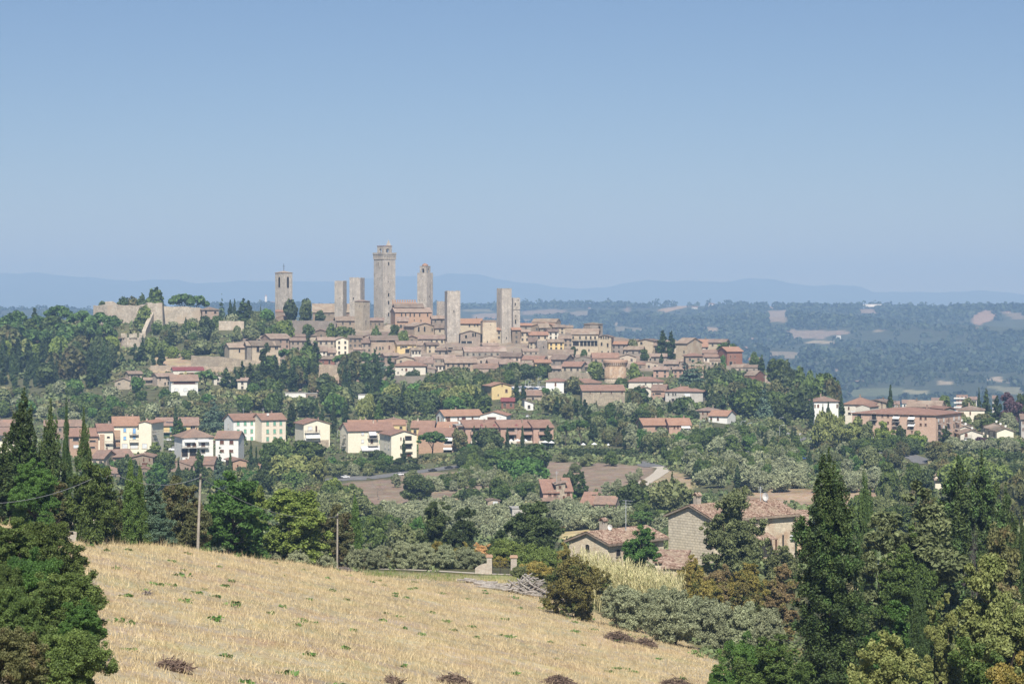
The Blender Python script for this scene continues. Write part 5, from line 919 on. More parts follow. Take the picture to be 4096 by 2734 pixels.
house('villa','D',1786,2010,1368,1420,'yellow bungalow with a grey hipped roof at the right','cream_plaster','tile_old','hip',0,D=13,pitch=.3,Y=1080,wins=[(1890,1392,12,26,'b'),(1830,1392,12,20,'b')],ch=1)
for k,(xa,xb,ye,yb,Yk,lab)in enumerate([(1722,1900,1500,1560,1030,'stepped white terrace house at the right, furthest back'),(1760,1930,1530,1600,1015,'stepped white terrace house at the right, second from the front'),(1808,1995,1568,1655,1000,'stepped white terrace house at the right with a small balcony, nearest')]):
 r,Wd,H,D,rh,ro=house('terrace_house','D',xa,xb,ye,yb,lab,'pale_plaster','tile_old','front',12,D=11,pitch=.34,Y=Yk,ch=0,wins=[(1856,1578,22,30,'b')]if k==2 else[(xa+40,ye+15,16,22,'k')],side=False,group='stepped white terrace houses')
 dish(ro,.5,1.2,H+Wd/2*.34+.9,.5)
 if k==2:balcony(r,-1.7,(1655-1600)*pxm(Yk),3,1.1)
 window(r,-Wd/2,H-1.8,1.6,1.8,'w',3,-math.pi/2)
for k,(xa,xb,ye,yb,Yk,lab)in enumerate([(2040,2180,1505,1575,1030,'cream terrace house at the far right, back unit'),(2075,2215,1525,1590,1015,'cream terrace house at the far right, middle unit'),(2118,2258,1545,1625,1000,'cream terrace house at the far right with a blank gable, nearest')]):
 r,Wd,H,D,rh,ro=house('terrace_house','D',xa,xb,ye,yb,lab,'cream_plaster','tile_old','front',16,D=11,pitch=.34,Y=Yk,ch=0,win='',group='cream terrace houses at the far right');dish(ro,.5,1.2,H+Wd/2*.34+.9,.5)
 window(r,-Wd/2,H-1.8,1.6,2.2,'b',4,-math.pi/2);parapet(r,-Wd/2-.6,H-3.6,1.3,2,'cream_plaster',.9,5)
house('villa','D',2326,2420,1440,1560,'grey-green house with dark shutters cut by the right edge','grey_plaster','tile_old','side',6,D=10,Y=1020,wins=[(2342,1470,10,30,'b'),(2342,1530,10,26,'b')],ch=0)
r,Wd,H,D,rh,ro=house('farmhouse','H',1592,1712,748,870,'small cream house with a raised gable and a lower skirt roof','cream_plaster','tile_old','front',14,D=8,pitch=.3,wins=[(1660,748,12,16,'k')],ch=1);f=pxm(770)
b=MB();b.prism([(-1.1,(870-785)*f),(0,(870-772)*f),(0,(870-766)*f),(-1.1,(870-779)*f)],-Wd/2-.7,Wd/2+1.3,'x');b.build('skirt_roof',MATS['tile_old'],r)
house('farmhouse','H',2015,2090,758,840,'brick house with a red-orange roof behind the right-hand firs','red_brick','tile_orange','side',-14,D=8,rows=1,cols=1,ch=0,z0=-2)
house('shed','H',2108,2190,900,940,'maroon roofed shed behind the right-hand firs','pale_plaster','tile_maroon','side',-10,D=8,pitch=.55,win='',ch=0,z0=-1)
r,Wd,H,D,rh,ro=house('apartment_building','D',1772,1868,1240,1320,'distant pink apartment block with white balconies beyond the trees','pink_plaster','tile_pink','flat',0,D=12,Y=1900,rows=4,cols=3,ch=0);f=pxm(1900)
for k in range(4):parapet(r,-2,H-2.6-3.6*k,9,1.3,'white_plaster')
for xa,xb,y,Yk,wl,lab in((1560,1630,1285,2000,'pale_plaster','distant low pinkish house beyond the valley trees'),(1310,1430,1305,1800,'white_plaster','distant white house group behind the ochre building'),(1228,1285,1315,1900,'white_plaster','distant small white house left of the tall cypress behind the ochre building'),(1880,1945,1275,2000,'pale_plaster','distant pale house right of the pink apartment block'),(2080,2120,1265,2000,'pale_plaster','distant house end behind the right-hand conifers')):
 house('distant_house','D',xa,xb,y,y+45,lab,wl,'tile_pink','side',0,D=12,Y=Yk,rows=1,cols=3,ch=0,cat='house')
FH=[('D',975,1030,462,474,'white_plaster','flat','long white shed left part on the far ridge'),('D',1030,1130,462,474,'white_plaster','flat','long white shed on the far ridge, right part'),('D',1130,1162,476,490,'pale_plaster','side','small house right of the white sheds on the far ridge'),('D',840,876,478,495,'pale_plaster','side','small pale house left of the white sheds on the far ridge'),('D',1240,1285,488,505,'pink_plaster','side','pinkish house among ridge trees right of the white sheds'),('D',748,784,715,770,'white_plaster','side','white tower-like farmhouse in the far vineyards'),('C',1250,1320,555,578,'white_plaster','side','white farm on the far hillside above the drum church'),('C',1395,1435,545,570,'white_plaster','side','small white house in a clearing right of the white farm'),('C',1345,1525,682,705,'cream_plaster','side','long cream villa on the far slope behind the two firs'),('C',1338,1362,712,735,'pale_plaster','side','little house below the long cream villa'),('C',1478,1502,625,655,'cream_plaster','front','solitary cream house above the long cream villa'),('C',1640,1692,482,500,'white_plaster','side','white house beside the bare field on the far ridge'),('C',1785,1835,455,470,'white_plaster','side','white house at the ridge line, far right of town'),('C',1210,1262,462,482,'pale_plaster','side','flat pale house on the ridge above the white farm'),('C',498,530,480,498,'cream_plaster','side','cream house above the far vineyard'),('C',742,768,490,505,'cream_plaster','side','small house at the end of the far vineyard'),('C',182,200,462,485,'cream_plaster','side','yellow house just right of the narrower twin tower, far off'),('C',1080,1102,830-0,850,'pale_plaster','side','pale house low on the far slope'),('C',2085,2120,832,848,'white_plaster','side','white house low on the far slope beyond the red brick house'),('C',2135,2185,755,775,'pale_plaster','side','pale farm halfway up the far slope'),('D',918,1010,1122,1142,'pink_plaster','side','long pinkish farm at the foot of the far slope'),('D',10,60,755,772,'white_plaster','side','white farm on the far slope, left of the vineyards'),('D',1335,1360,835,858,'pink_plaster','side','ruddy house in the woods of the far slope'),('D',1870-10,1912,488,502,'white_plaster','side','white house on the right-hand far ridge'),('D',1840,1870,510,520,'orange_brick','side','brick house under the right-hand far ridge'),('D',2190,2230,525,540,'pale_plaster','side','pale house on the far hillside near the right edge'),('D',2255,2290,518,530,'orange_brick','side','small ruddy house at the far right of the ridge'),('B',155,205,655,675,'pale_plaster','side','pale house of the distant village left of the bell tower'),('B',540,620,678,700,'white_plaster','side','long white house far off between bell tower and plain tower'),('B',665,705,682,700,'pale_plaster','side','distant pale house just left of the plain tower'),('B',1960,2090,792,806,'white_plaster','side','long pale house far off between the broad tower and the twin tower')]
for R,xa,xb,y0,y1,wl,fm,lab in FH:
 u,v=px(R,(xa+xb)/2,y1);Yk=ray(u,v,3300,8200)or 7700
 house('far_house',R,xa,xb,y0+(0 if fm=='flat' else 5),y1,lab,wl,'pale_plaster' if fm=='flat' else 'tile_pink',fm,R_.uniform(-15,15),D=14,Y=Yk,rows=1,cols=3 if xb-xa>30 else 2,ch=0,cat='house',ws=(2.6,3.2),z0=-4 if fm=='flat' else-10,win='' if fm=='flat' else 'd')
p=W(*px('B',136,668),7700);r=empty('village_campanile',p);tag(r,'tiny far village church tower left of the bell tower','tower');b=MB();b.box(-3.4,3.4,-3.4,3.4,-30,22);b.build('shaft',MATS['white_plaster'],r);b=MB();b.add([(-3.6,-3.6,22),(3.6,-3.6,22),(3.6,3.6,22),(-3.6,3.6,22),(0,0,30)],[(3,2,1,0),(0,1,4),(1,2,4),(2,3,4),(3,0,4)]);b.build('roof',MATS['tile_old'],r)
# --- the two near stone farmhouses
def tiled_front_roof(Wd,D,H,pitch,seed,o=.6,t=.12,tw=.26,course=.42):
 """two slopes either side of a ridge along y, laid with rows of half-round tiles"""
 rr=np.random.default_rng(seed);V=[];Q=[]
 L=Wd/2+o;ny=int((D+1.2)/tw);ys=np.linspace(-.6,D+.6,ny*4+1);ph=(np.arange(len(ys))%4)/4*2*np.pi
 nc=int(L/course)
 for s in(-1,1):
  jit=rr.normal(0,.012,(nc,ny+1)).repeat(4,1)[:,:len(ys)]
  for k in range(nc):
   for e in(0,1):
    d=L*(k+e)/nc+(.05 if e else 0);z=H+(Wd/2-d)*pitch+t+.045*np.cos(ph)+jit[k]+(.035 if e else 0.0)
    V.append(np.stack([np.full_like(ys,s*d),ys,z],1))
   n=len(ys);b0=(len(V)-2)*n;i=b0+np.arange(n-1);q=np.stack([i,i+n,i+n+1,i+1],1);Q.append(q if s>0 else q[:,::-1])
 return mesh_np('roof_tiles',np.concatenate(V),np.concatenate(Q),None,[MATS['tile_near']],False)
m,t_,p_,co=base('tile_near',.9,.15)
n1=noise(t_,co,3.2,2,.5);n2=noise(t_,co,.5,4);vor=nd(t_,'ShaderNodeTexVoronoi');vor.inputs['Scale'].default_value=3.6;t_.links.new(co,vor.inputs['Vector'])
sv=nd(t_,'ShaderNodeSeparateColor');t_.links.new(vor.outputs['Color'],sv.inputs[0])
c1=ramp(t_,sv.outputs[0],[(.0,(.11,.065,.045)),(.3,(.235,.15,.11)),(.65,(.32,.22,.165)),(.92,(.45,.35,.265))]);c1=mixc(t_,maprange(t_,n2,.5,.66,0,.65),c1,(.34,.27,.19))
t_.links.new(c1,p_.inputs['Base Color']);MATS['tile_near']=m
def two_tone(w,m2):
 w.data.materials.append(MATS[m2])
 for i,f in enumerate(w.data.polygons):f.material_index=0 if i==0 else 1
def lantern_chimney(par,x,y,z,s=.9,h=1.0,mat='pier_stone'):
 b=MB();b.box(x-s/2,x+s/2,y-s/2,y+s/2,z-1.6,z+h*.55);c=b.build('chimney',MATS[mat],par)
 b=MB()
 for i in range(3):
  for j in range(3):
   if i==1 and j==1:continue
   px_,py_=x+(i-1)*s*.42,y+(j-1)*s*.42;b.box(px_-.07,px_+.07,py_-.07,py_+.07,z+h*.55,z+h)
 b.build('chimney_posts',MATS['pier_stone'],c)
 b=MB();k=s*.66;b.prism([(-k+x,z+h),(x,z+h+k*.75),(k+x,z+h),(k+x,z+h+.1),(x,z+h+k*.75+.12),(-k+x,z+h+.1)],y-k,y+k,'y');b.build('chimney_roof',MATS['tile_near'],c);return c
Y=385;f=pxm(Y)
r,Wd,H,D,rh,ro=house('stone_farmhouse','G',590,920,1322,1505,'low stone farmhouse with an arched window in its gable and a lantern chimney','near_rubble','tile_old','front',-40,D=14.6,pitch=.37,Y=Y,ch=0,wins=[(750,1375,44,48,'a')])
w=put('roof_tiles',tiled_front_roof(Wd,D,H,.37,3),ro);w.location.z=.22
lantern_chimney(ro,-.3,4.2,rh+.55,.95,1.15);dish(ro,.6,4.9,rh+.7,.5);b=MB();b.tube([(1.2,8.2,rh-.6),(1.2,8.2,rh+5)],.05,6)
for k in range(3):b.tube([(.5,8.2,rh+4.9-.5*k),(2.6-.3*k,8.2,rh+4.9-.5*k)],.03,5)
b.build('antenna',MATS['pale_metal'],ro)
for yy,zz in((2.6,1.6),(9.5,1.7),(12.2,1.7)):window(r,Wd/2,H-zz,1.3,1.2,'k',yy,math.pi/2)
b=MB();b.tube([(Wd/2+.6,-.5,H-.25),(Wd/2+.6,D+.5,H-.25)],.08,6);b.tube([(Wd/2+.6,D+.3,H-.25),(Wd/2+.1,D+.1,H-.9),(Wd/2+.1,D+.1,-2)],.05,6);b.build('gutter',MATS['iron'],ro)
Y=400;f=pxm(Y)
r,Wd,H,D,rh,ro=house('stone_farmhouse','G',1437,1826,1112,1515,'tall stone farmhouse with an ashlar gable wall and a big satellite dish','big_ashlar','tile_old','front',-48,D=19,pitch=.345,Y=Y,ch=0,wins=[])
two_tone([c for c in r.children if c.name.startswith('wall')][0],'near_rubble')
w=put('roof_tiles',tiled_front_roof(Wd,D,H,.345,5),ro);w.location.z=.22
lantern_chimney(ro,-.2,1.6,rh+.6,.95,1.1);dish(ro,1.2,D-2.6,rh+.9,.75);antenna(ro,.6,D-3.4,rh+.3,2.4)
k=f/math.sin(math.radians(48))
def sy(xh):return(xh+996*S-1826)*k
for xh,yh,w_,h_ in((296,1335,22,120),(60,1150,30,40)):window(r,Wd/2,(1515-yh)*f,w_*k*.8,h_*f,'k',sy(xh),math.pi/2)
window(r,Wd/2,(1515-1340)*f,1.3,1.6,'b',sy(176),math.pi/2)
b=MB();z=(1515-1305)*f;ya=sy(375);b.box(Wd/2+.06,Wd/2+.42,ya-.5,ya+.5,z-.38,z+.38);ac=b.build('air_conditioner',MATS['shutter_white'],r)
b=MB();b.cone(0,0,0,.05,.28,.28,14);g=b.build('fan_grille',MATS['iron'],ac);g.rotation_euler=(0,math.pi/2,0);g.location=(Wd/2+.42,ya+.12,z)
y0,y1=sy(-150),sy(165);z1=(1515-1300)*f;b=MB();b.prism([(Wd/2-.1,z1+.9),(Wd/2+2.4,z1),(Wd/2+2.4,z1+.18),(Wd/2-.1,z1+1.08)],y0,y1,'y');po=b.build('porch_roof',MATS['tile_near'],r)
b=MB()
for yy in(y0+.2,(y0+y1)/2,y1-.2):b.box(Wd/2+2.1,Wd/2+2.3,yy-.1,yy+.1,-3,z1+.05)
b.build('porch_posts',MATS['shutter_brown'],po)
b=MB();b.tube([(Wd/2+.6,-.5,H-.25),(Wd/2+.6,D+.5,H-.25)],.08,6);b.tube([(Wd/2+.6,D-.1,H-.25),(Wd/2+.12,D-.2,H-.9),(Wd/2+.12,D-.2,-2)],.06,6);b.build('gutter',MATS['iron'],ro)
r,Wd,H,D,rh,ro=house('outbuilding','G',1320,1570,1490,1530,'low lean-to with an old tiled roof between the two stone farmhouses','near_rubble','tile_near','shed',-12,D=4.2,pitch=.28,Y=372,ch=0,win='')
house('outbuilding','G',1392,1650,1538,1560,'lower tiled lean-to in front of the ashlar gable','near_rubble','tile_near','shed',-8,D=3,pitch=.3,Y=362,ch=0,win='')
house('outbuilding','H',412,500,1240,1300,'tiled outbuilding behind the big conifer right of the tall stone farmhouse','near_rubble','tile_near','shed',0,D=7,pitch=.45,Y=425,ch=0,win='')
# --- poles and wires
def pole(R,xb,yb,xt,yt,Y,r0,label,mat='pole_wood'):
 a=W(*px(R,xb,yb),Y);c=W(*px(R,xt,yt),Y);a.z=min(a.z,float(tz(a.x,a.y))+.1);r=empty('utility_pole',a);tag(r,label,'pole');d=c-a
 b=MB();b.tube([(0,0,-.8),tuple(d*.5),tuple(d)],[r0,r0*.85,r0*.7],10);b.build('post',MATS[mat],r)
 b=MB();b.box(d.x-.12,d.x+.12,d.y-r0*.7-.12,d.y-r0*.7+.01,d.z-.5,d.z-.25);b.build('bracket',MATS['iron'],r);return a+d-Vector((0,r0*.7,.35))
t1=pole('E',1687,1378,1714,732,247,.16,'tall pale utility pole leaning slightly on the crest of the straw field')
t2=pole('J',744,556,748,112,287,.13,'slender wooden utility pole beside the low cypress at the field edge')
t3=pole('E',910,1312,918,676,229,.15,'concrete utility pole half hidden by the bushy oak at the left')
def wire(a,b_,sag,label,rad=.02):
 n=20;o=a;r=empty('power_line',o);tag(r,label,'cable');m_=MB()
 m_.tube([tuple(a.lerp(b_,k/n)-o-Vector((0,0,4*sag*k/n*(1-k/n))))for k in range(n+1)],rad,5);m_.build('cable',MATS['wire'],r)
wire(t3,W(*px('E',-300,985),195),1.0,'cable sagging from the concrete pole out past the left edge')
wire(t3,t1,1.1,'cable between the concrete pole and the tall leaning pole')
wire(t1,t2,1.6,'cable between the tall leaning pole and the slender wooden pole')
# --- log pile, brush piles, gate
rr=random.Random(5);lm=[]
for k in range(4):
 b=MB();b.tube([(-.5,0,0),(-.15,rr.uniform(-.012,.012),rr.uniform(-.012,.012)),(.2,rr.uniform(-.012,.012),rr.uniform(-.012,.012)),(.5,0,0)],[.034,.031,.030,.025],7);lm.append(b.mesh('log',MATS['log_wood']))
for k in range(150):
 if k<85:x=rr.uniform(-290,440);tt=(x+290)/730;yv=705+tt*118+rr.uniform(-24,34)*(.55+.5*tt);hz=rr.uniform(.05,.3);tilt=rr.uniform(-.10,.12);yaw=rr.uniform(-.45,.25)
 else:x=rr.gauss(255,95);yv=800+(x-255)*.12+rr.uniform(-22,22);q=max(0,1-abs(x-245)/210);hz=rr.uniform(.2,1)*1.9*q+.1;tilt=rr.uniform(-.75,.6);yaw=rr.uniform(-1.2,1.2)
 P=rayr('K',x,yv,150,330)
 if P is None:continue
 o=put('log',lm[k%4]);L=rr.uniform(1.5,3.0)*(1 if k<85 else.85);o.location=(P.x,P.y,P.z+hz);o.scale=(L,3.3,3.3);o.rotation_euler=(rr.uniform(0,6),tilt+.04,yaw-.12)
 tag(o,'weathered grey log in the long pile at the edge of the straw field','log','weathered logs in the pile')
def brush(R,xc,w,yb,hpx,label,mat='dead_twig',n=420,seed=1):
 P=rayr(R,xc,yb,80,330);Y=P.y;Wd=w*pxm(Y);h=max(hpx*pxm(Y),.3);r=empty('brush_pile',P);tag(r,label,'brush pile');g=random.Random(seed);b=MB()
 for _ in range(n):
  a=g.uniform(0,6.28);q=math.sqrt(g.random());x,y=math.cos(a)*q*Wd*.5,math.sin(a)*q*Wd*.36;top=h*(1-q**1.8)*g.uniform(.55,1.05)
  d=Vector((g.gauss(0,1),g.gauss(0,.8),g.gauss(0,.35))).normalized()*g.uniform(.15,.5);c=Vector((x,y,max(.05,top*g.random()**.5)))
  b.tube([c-d,c+Vector((g.gauss(0,.05),g.gauss(0,.05),g.gauss(.03,.05))),c+d*.9],[.03,.024,.008],3,0,False)
 b.build('twigs',MATS[mat],r)
 lf=leaf_verts([(0,0,h*.25,Wd*.42,Wd*.3,h*.55)],900,.05,np.random.default_rng(seed),jit=1.2,shell=(.3,1.0));lf=lf[lf.reshape(-1,4,3)[:,:,2].min(1).repeat(4)>0]
 put('dry_leaves',mesh_np('dry_leaves',lf,np.arange(len(lf)).reshape(-1,4),None,[MATS[mat]]),r)
brush('I',1470,310,1465,105,'brush pile of brown prunings at the lower left of the field',seed=2)
brush('J',1728,290,1585,110,'brush pile cut by the bottom edge, middle of the field',seed=3)
brush('J',1215,150,1580,40,'small reddish brush pile cut by the bottom edge',seed=4,n=160)
brush('K',1000,280,1205,110,'bigger half of the double brush pile near the olive trees',seed=5)
brush('K',1235,215,1255,95,'smaller half of the double brush pile near the olive trees',seed=6,n=300)
brush('K',490,310,1590,110,'brush pile with bare sticks at the bottom edge',seed=7)
brush('K',1490,330,1600,90,'brush pile at the bottom edge just left of the right-hand oak',seed=8)
brush('J',800,140,590,45,'dry twigs heaped at the foot of the slender pole','grey_twig',seed=9,n=160)
brush('I',1255,60,812,14,'small flat heap of dark twigs high in the field, left','grey_twig',seed=10,n=60)
for R,xc,yb,yt,w,lab in(('J',2045,632,466,44,'left brick and stone gate pillar with a stone wing wall'),('K',118,640,476,52,'right brick and stone gate pillar at the gravel path')):
 P=rayr(R,xc,yb,200,340);f=pxm(P.y);r=empty('gate_pillar',P);tag(r,lab,'pillar');h=(yb-yt)*f;s=w*f
 b=MB();b.box(-s/2,s/2,-s/2,s/2,-.6,h-.3);b.build('shaft',MATS['pier_stone'],r)
 b=MB();b.box(-s*.66,s*.66,-s*.66,s*.66,h-.3,h-.16);b.box(-s*.58,s*.58,-s*.58,s*.58,h-.16,h);b.build('cap',MATS['orange_brick'],r)
 if R=='J':
  b=MB();x1=-s/2;x0=x1-100*f;top=[(x0+(x1-x0)*k/8,.55*h*(1-(1-k/8.)**2*.45))for k in range(9)];b.prism([(x0,-.6),(x1-.003,-.6)]+top[::-1],-.25,.25,'y');b.build('wing_wall',MATS['pier_stone'],r);GP=P
P=rayr('J',2140,634,200,340);f=pxm(P.y);r=empty('iron_gate',P);tag(r,'dark iron double gate between the two brick pillars','gate');b=MB();w=70*f;h=120*f
for x in(-w,-.04,w):b.box(x-.03,x+.03,-.03,.03,0,h)
for z in(.2,h*.5,h-.1):b.box(-w,w,-.02,.02,z,z+.05)
for k in range(14):b.box(-w+2*w*k/14-.015,-w+2*w*k/14+.015,-.018,.018,.2,h)
b.build('bars',MATS['iron'],r)
# --- cars, lamps, parasols and small things
def car_protos():
 prof=[(-2.1,.35),(-2.12,.75),(-1.95,.95),(-1.05,1.02),(-.45,1.42),(.85,1.45),(1.75,1.0),(2.08,.92),(2.12,.38)]
 b=MB();lo=[(x,min(z,.98))for x,z in prof];b.prism(lo,-.83,.83,'y');body=b.mesh('body',MATS['car_white'])
 b=MB();b.prism([(-1.0,.985),(-.45,1.36),(.85,1.38),(1.62,.985)],-.74,.74,'y');cab=b.mesh('windows',MATS['glass'])
 b=MB();b.prism([(-.52,1.36),(-.42,1.44),(.85,1.47),(.98,1.38)],-.72,.72,'y');b.prism([(.15,.98),(.25,.98),(.25,1.38),(.15,1.38)],-.745,.745,'y');top=b.mesh('car_roof',MATS['car_white'])
 b=MB();b.tube([(0,-.1,0),(0,.1,0)],.31,12);wh=b.mesh('wheel',MATS['tyre'])
 return body,cab,top,wh
CARP=car_protos()
def car(R,x,y,Y,col,rz,label,group=None,van=False):
 p=rayr(R,x,y);r=empty('parked_car',(p.x,p.y,p.z),rz,(.8,.8,1.4 if van else.8));tag(r,label,'car',group)
 for nm,me in(('body',CARP[0]),('car_roof',CARP[2])):
  o=put(nm,me,r);o.material_slots[0].link='OBJECT';o.material_slots[0].material=MATS['car_'+col]
 put('windows',CARP[1],r)
 for sx in(-1.35,1.3):
  for sy_ in(-.78,.78):o=put('wheel',CARP[3],r);o.location=(sx,sy_,.31)
 return r
CARS=[('F',1275,750,955,'white',.35,'white car driving up the asphalt road under the cream gabled house'),('F',1560,716,960,'dark',.3,'dark car on the asphalt road right of the white one'),('F',1698,694,965,'dark',.3,'second dark car further up the asphalt road'),('F',1850,632,985,'white',1.2,'white car parked below the brick terrace'),('F',1855,658,975,'white',.3,'lower white car parked below the brick terrace'),('F',812,772,900,'white',.25,'white car parked at the end of the roadside row'),('F',750,778,900,'dark',.6,'dark car with a white front in the roadside row'),('F',545,825,880,'silver',.2,'silver car parked under the yellowish tree'),('F',470,830,880,'dark',.2,'dark car parked in the shade under the yellowish tree'),('F',610,818,880,'blue',.2,'dark blue car parked right of the silver one'),('H',1045,440,985,'white',.1,'white camper-like car in front of the ochre building'),('H',870,552,930,'white',.1,'white car on the road below the ochre building'),('H',430,408,1000,'white',.2,'white car parked at the top of the asphalt lane, right one'),('H',405,402,1005,'silver',.2,'silver car parked at the top of the asphalt lane'),('H',2080,610,880,'dark',.1,'dark car on the pale road at the right edge, leftmost of three'),('H',2195,630,875,'dark',.1,'dark car on the pale road at the right edge, middle of three'),('H',2280,634,875,'blue',.1,'blue car on the pale road at the right edge'),('H',2320,425,985,'white',.1,'white car beside the grey-green house at the right edge'),('H',292,618,890,'white',.1,'white car in the car park among the young cypresses'),('H',35,612,900,'blue',.1,'blue car in the car park left of the weeping willow'),('H',450,612,900,'blue',.1,'blue car in the car park right of the weeping willow'),('H',350,756,780,'white',.2,'white car at the upper edge of the dry olive field'),('H',330,410,1002,'white',1.4,'white car nose-on beside the asphalt lane'),('H',60,405,1000,'white',.2,'white car behind shrubs left of the asphalt lane'),('A',2330,1165,1270,'white',.3,'white car on the track under the beige block'),('B',188,1378,1280,'white',.25,'white car parked on the terrace under the cypresses'),('B',305,1362,1285,'white',.25,'white car half hidden right of the terrace cypress'),('B',670,1470,1215,'white',1.3,'white car in the shade right of the white sheds'),('B',742,1475,1215,'silver',1.3,'silver car in the shade right of the white sheds'),('B',1095,1300,1340,'white',.3,'white van by the short grey town wall'),('C',232,1428,1170,'white',.2,'white car by the small white shed'),('I',110,205,222,'dark',.9,'dark car in the shade of the conifers at the left edge'),('L',1095,600,None,'white',.6,'white car glimpsed through the big grey-green tree'),('L',1800,1015,None,'white',1.3,'white car glimpsed under the bright tree at the right'),('H',1090,668,830,'white',.2,'white van between the trees below the ochre building'),('H',1300,468,985,'silver',.2,'silver car under the tree right of the ochre building arches'),('H',1190,470,985,'white',.2,'white car under the roadside trees of the ochre building'),('E',1430,455,1030,'white',.2,'white car in the shade left of the white villa'),('E',1475,545,955,'white',.1,'white van below the white villa'),('G',1840,608,960,'dark',.1,'dark car at the left end of the hedge car park'),('H',1250,872,700,'dark',.1,'dark car under the oak at the dry olive field'),('H',1710,262,1040,'blue',1.3,'blue car on the lane right of the ochre building'),('H',960,455,985,'dark',.1,'dark car in front of the ochre building')]
for R,x,y,Y,c,rz,lab in CARS:car(R,x,y,Y,c,rz,lab,van='van' in lab or 'camper' in lab)
cc=['silver','white','blue','dark','white','silver','white','blue','silver','dark']
for k in range(9):car('G',1905+34*k,618+(k%3),960,cc[k],1.35+.1*(k%2),cc[k]+' car in the row behind the hedge of the lower car park','cars in the lower car park')
for k in range(9):car('H',20+60*(k%3)+10*k,676+2*(k//3),850,cc[(k*3)%10],1.3,cc[(k*3)%10]+' car half hidden by cypresses in the olive car park','cars in the olive car park')if k<4 else None
for k in range(16):
 row=k%2;car('C',70+21*k,1178+14*row,1285-14*row,cc[(k*7)%10],.2+.15*(k%3),cc[(k*7)%10]+' car in the upper car park left of the white villa','cars in the upper car park')
def lamp(R,x,yb,yt,Y,label,arm=1.6,group=None):
 p=rayr(R,x,yb);h=(yb-yt)*pxm(p.y);r=empty('street_lamp',p);tag(r,label,'street lamp',group);b=MB();b.tube([(0,0,-2),(0,0,h-.5),(arm*.3,0,h-.05),(arm,0,h)],[.1,.07,.06,.05],6);b.build('post',MATS['pale_metal'],r)
 b=MB();b.box(arm-.2,arm+.6,-.18,.18,h-.06,h+.1);b.build('lamp_head',MATS['pale_metal'],r)
for R,x,yb,yt,Y,lab in(('C',325,1172,1080,1280,'tall curved street lamp at the upper car park'),('C',218,1160,1105,1290,'short street lamp left of the tall curved one'),('C',242,1165,1118,1290,'shorter street lamp in the middle of the upper car park'),('C',262,1172,1135,1290,'lowest street lamp of the upper car park'),('C',336,1172,1120,1290,'street lamp just right of the tall curved one'),('G',1708,405,280,1080,'street lamp in front of the white house at the car park'),('G',2058,415,285,1080,'street lamp right of the white house, left of a pair'),('G',2110,400,302,1080,'street lamp right of the white house, right of a pair'),('H',505,130,25,1080,'curved street lamp against the dark trees left of the white villa'),('H',256,390,255,1010,'street lamp at the asphalt lane, taller of two'),('H',262,450,320,960,'street lamp at the asphalt lane, lower of two'),('H',1105,430,368,985,'street lamp in front of the ochre building'),('H',378,740,655,850,'thin lamp in the olive car park'),('G',2100,605,545,960,'lamp over the lower car park'),('F',748,440,360,1000,'street lamp right of the cream gabled house'),('B',415,1345,1258,1300,'street lamp on the terrace under the cypresses')):lamp(R,x,yb,yt,Y,lab)
def parasol(R,x,yb,w,Y,label,closed=False,mat='white_cloth'):
 p=W(*px(R,x,yb),Y);f=pxm(Y);r=empty('parasol',p);tag(r,label,'parasol');h=2.6;b=MB();b.tube([(0,0,-1),(0,0,h)],.05,6);b.build('pole',MATS['pale_metal'],r);b=MB()
 if closed:b.tube([(0,0,1.0),(0,0,1.5),(0,0,h)],[.3,.35,.05],8)
 else:b.tube([(0,0,h-.25),(0,0,h-.2),(0,0,h+.55)],[w*f/2,w*f/2,.05],8)
 b.build('canopy',MATS[mat],r)
for x,y,w,c,lab in((348,525,16,1,'closed white parasol at the left of the terrace row'),(385,515,60,0,'open white parasol, leftmost of a touching pair'),(440,518,60,0,'open white parasol, right one of a touching pair'),(712,535,46,0,'white parasol by the hedge under the umbrella pines'),(805,532,56,0,'wide white parasol right of the umbrella pine trunks'),(925,538,26,0,'small white parasol furthest right behind the hedge')):parasol('G',x,y,w,985,lab,bool(c))
for x,w,lab in((95,40,'white canopy parasol below the brick terrace, left one'),(150,70,'white canopy parasol below the brick terrace, middle one'),(215,50,'white canopy parasol below the brick terrace, right one')):parasol('G',x,500,w,1012,lab)
parasol('H',1852,505,74,985,'white parasol in front of the stepped white terrace')
for x,lab in((1978,'red parasol on the terrace of the second brick house'),(2088,'red parasol on the terrace of the middle brick house'),(2275,'red parasol on a terrace of the right brick houses')):parasol('F',x,372,34,1008,lab,mat='tile_maroon')
pts=[rayr('G',x,y,400,700)for x,y in((515,1232),(600,1215),(700,1200),(800,1195),(920,1190),(1065,1188))];pts=[q for q in pts if q]
r=empty('safety_fence',pts[0]);tag(r,'orange plastic net fence across the straw field behind the low farmhouse','fence');b=MB()
for a,c in zip(pts[:-1],pts[1:]):
 d=c-a;n=max(1,int(d.length/2.5))
 for k in range(n):
  s0=a+d*(k/n)-pts[0];s1=a+d*((k+1)/n)-pts[0];z0=float(tz(*(a+d*(k/n)).xy))-pts[0].z;z1=float(tz(*(a+d*((k+1)/n)).xy))-pts[0].z;sg=R_.uniform(.0,.25)
  b.add([(s0.x,s0.y,z0+.3),(s1.x,s1.y,z1+.3),(s1.x,s1.y,z1+1.2),((s0.x+s1.x)/2,(s0.y+s1.y)/2,(z0+z1)/2+1.2-sg),(s0.x,s0.y,z0+1.2),(s0.x,s0.y+.06,z0+.3),(s1.x,s1.y+.06,z1+.3),(s1.x,s1.y+.06,z1+1.2),((s0.x+s1.x)/2,(s0.y+s1.y)/2+.06,(z0+z1)/2+1.2-sg),(s0.x,s0.y+.06,z0+1.2)],[(0,1,2,3,4),(9,8,7,6,5),(4,3,8,9),(3,2,7,8)])
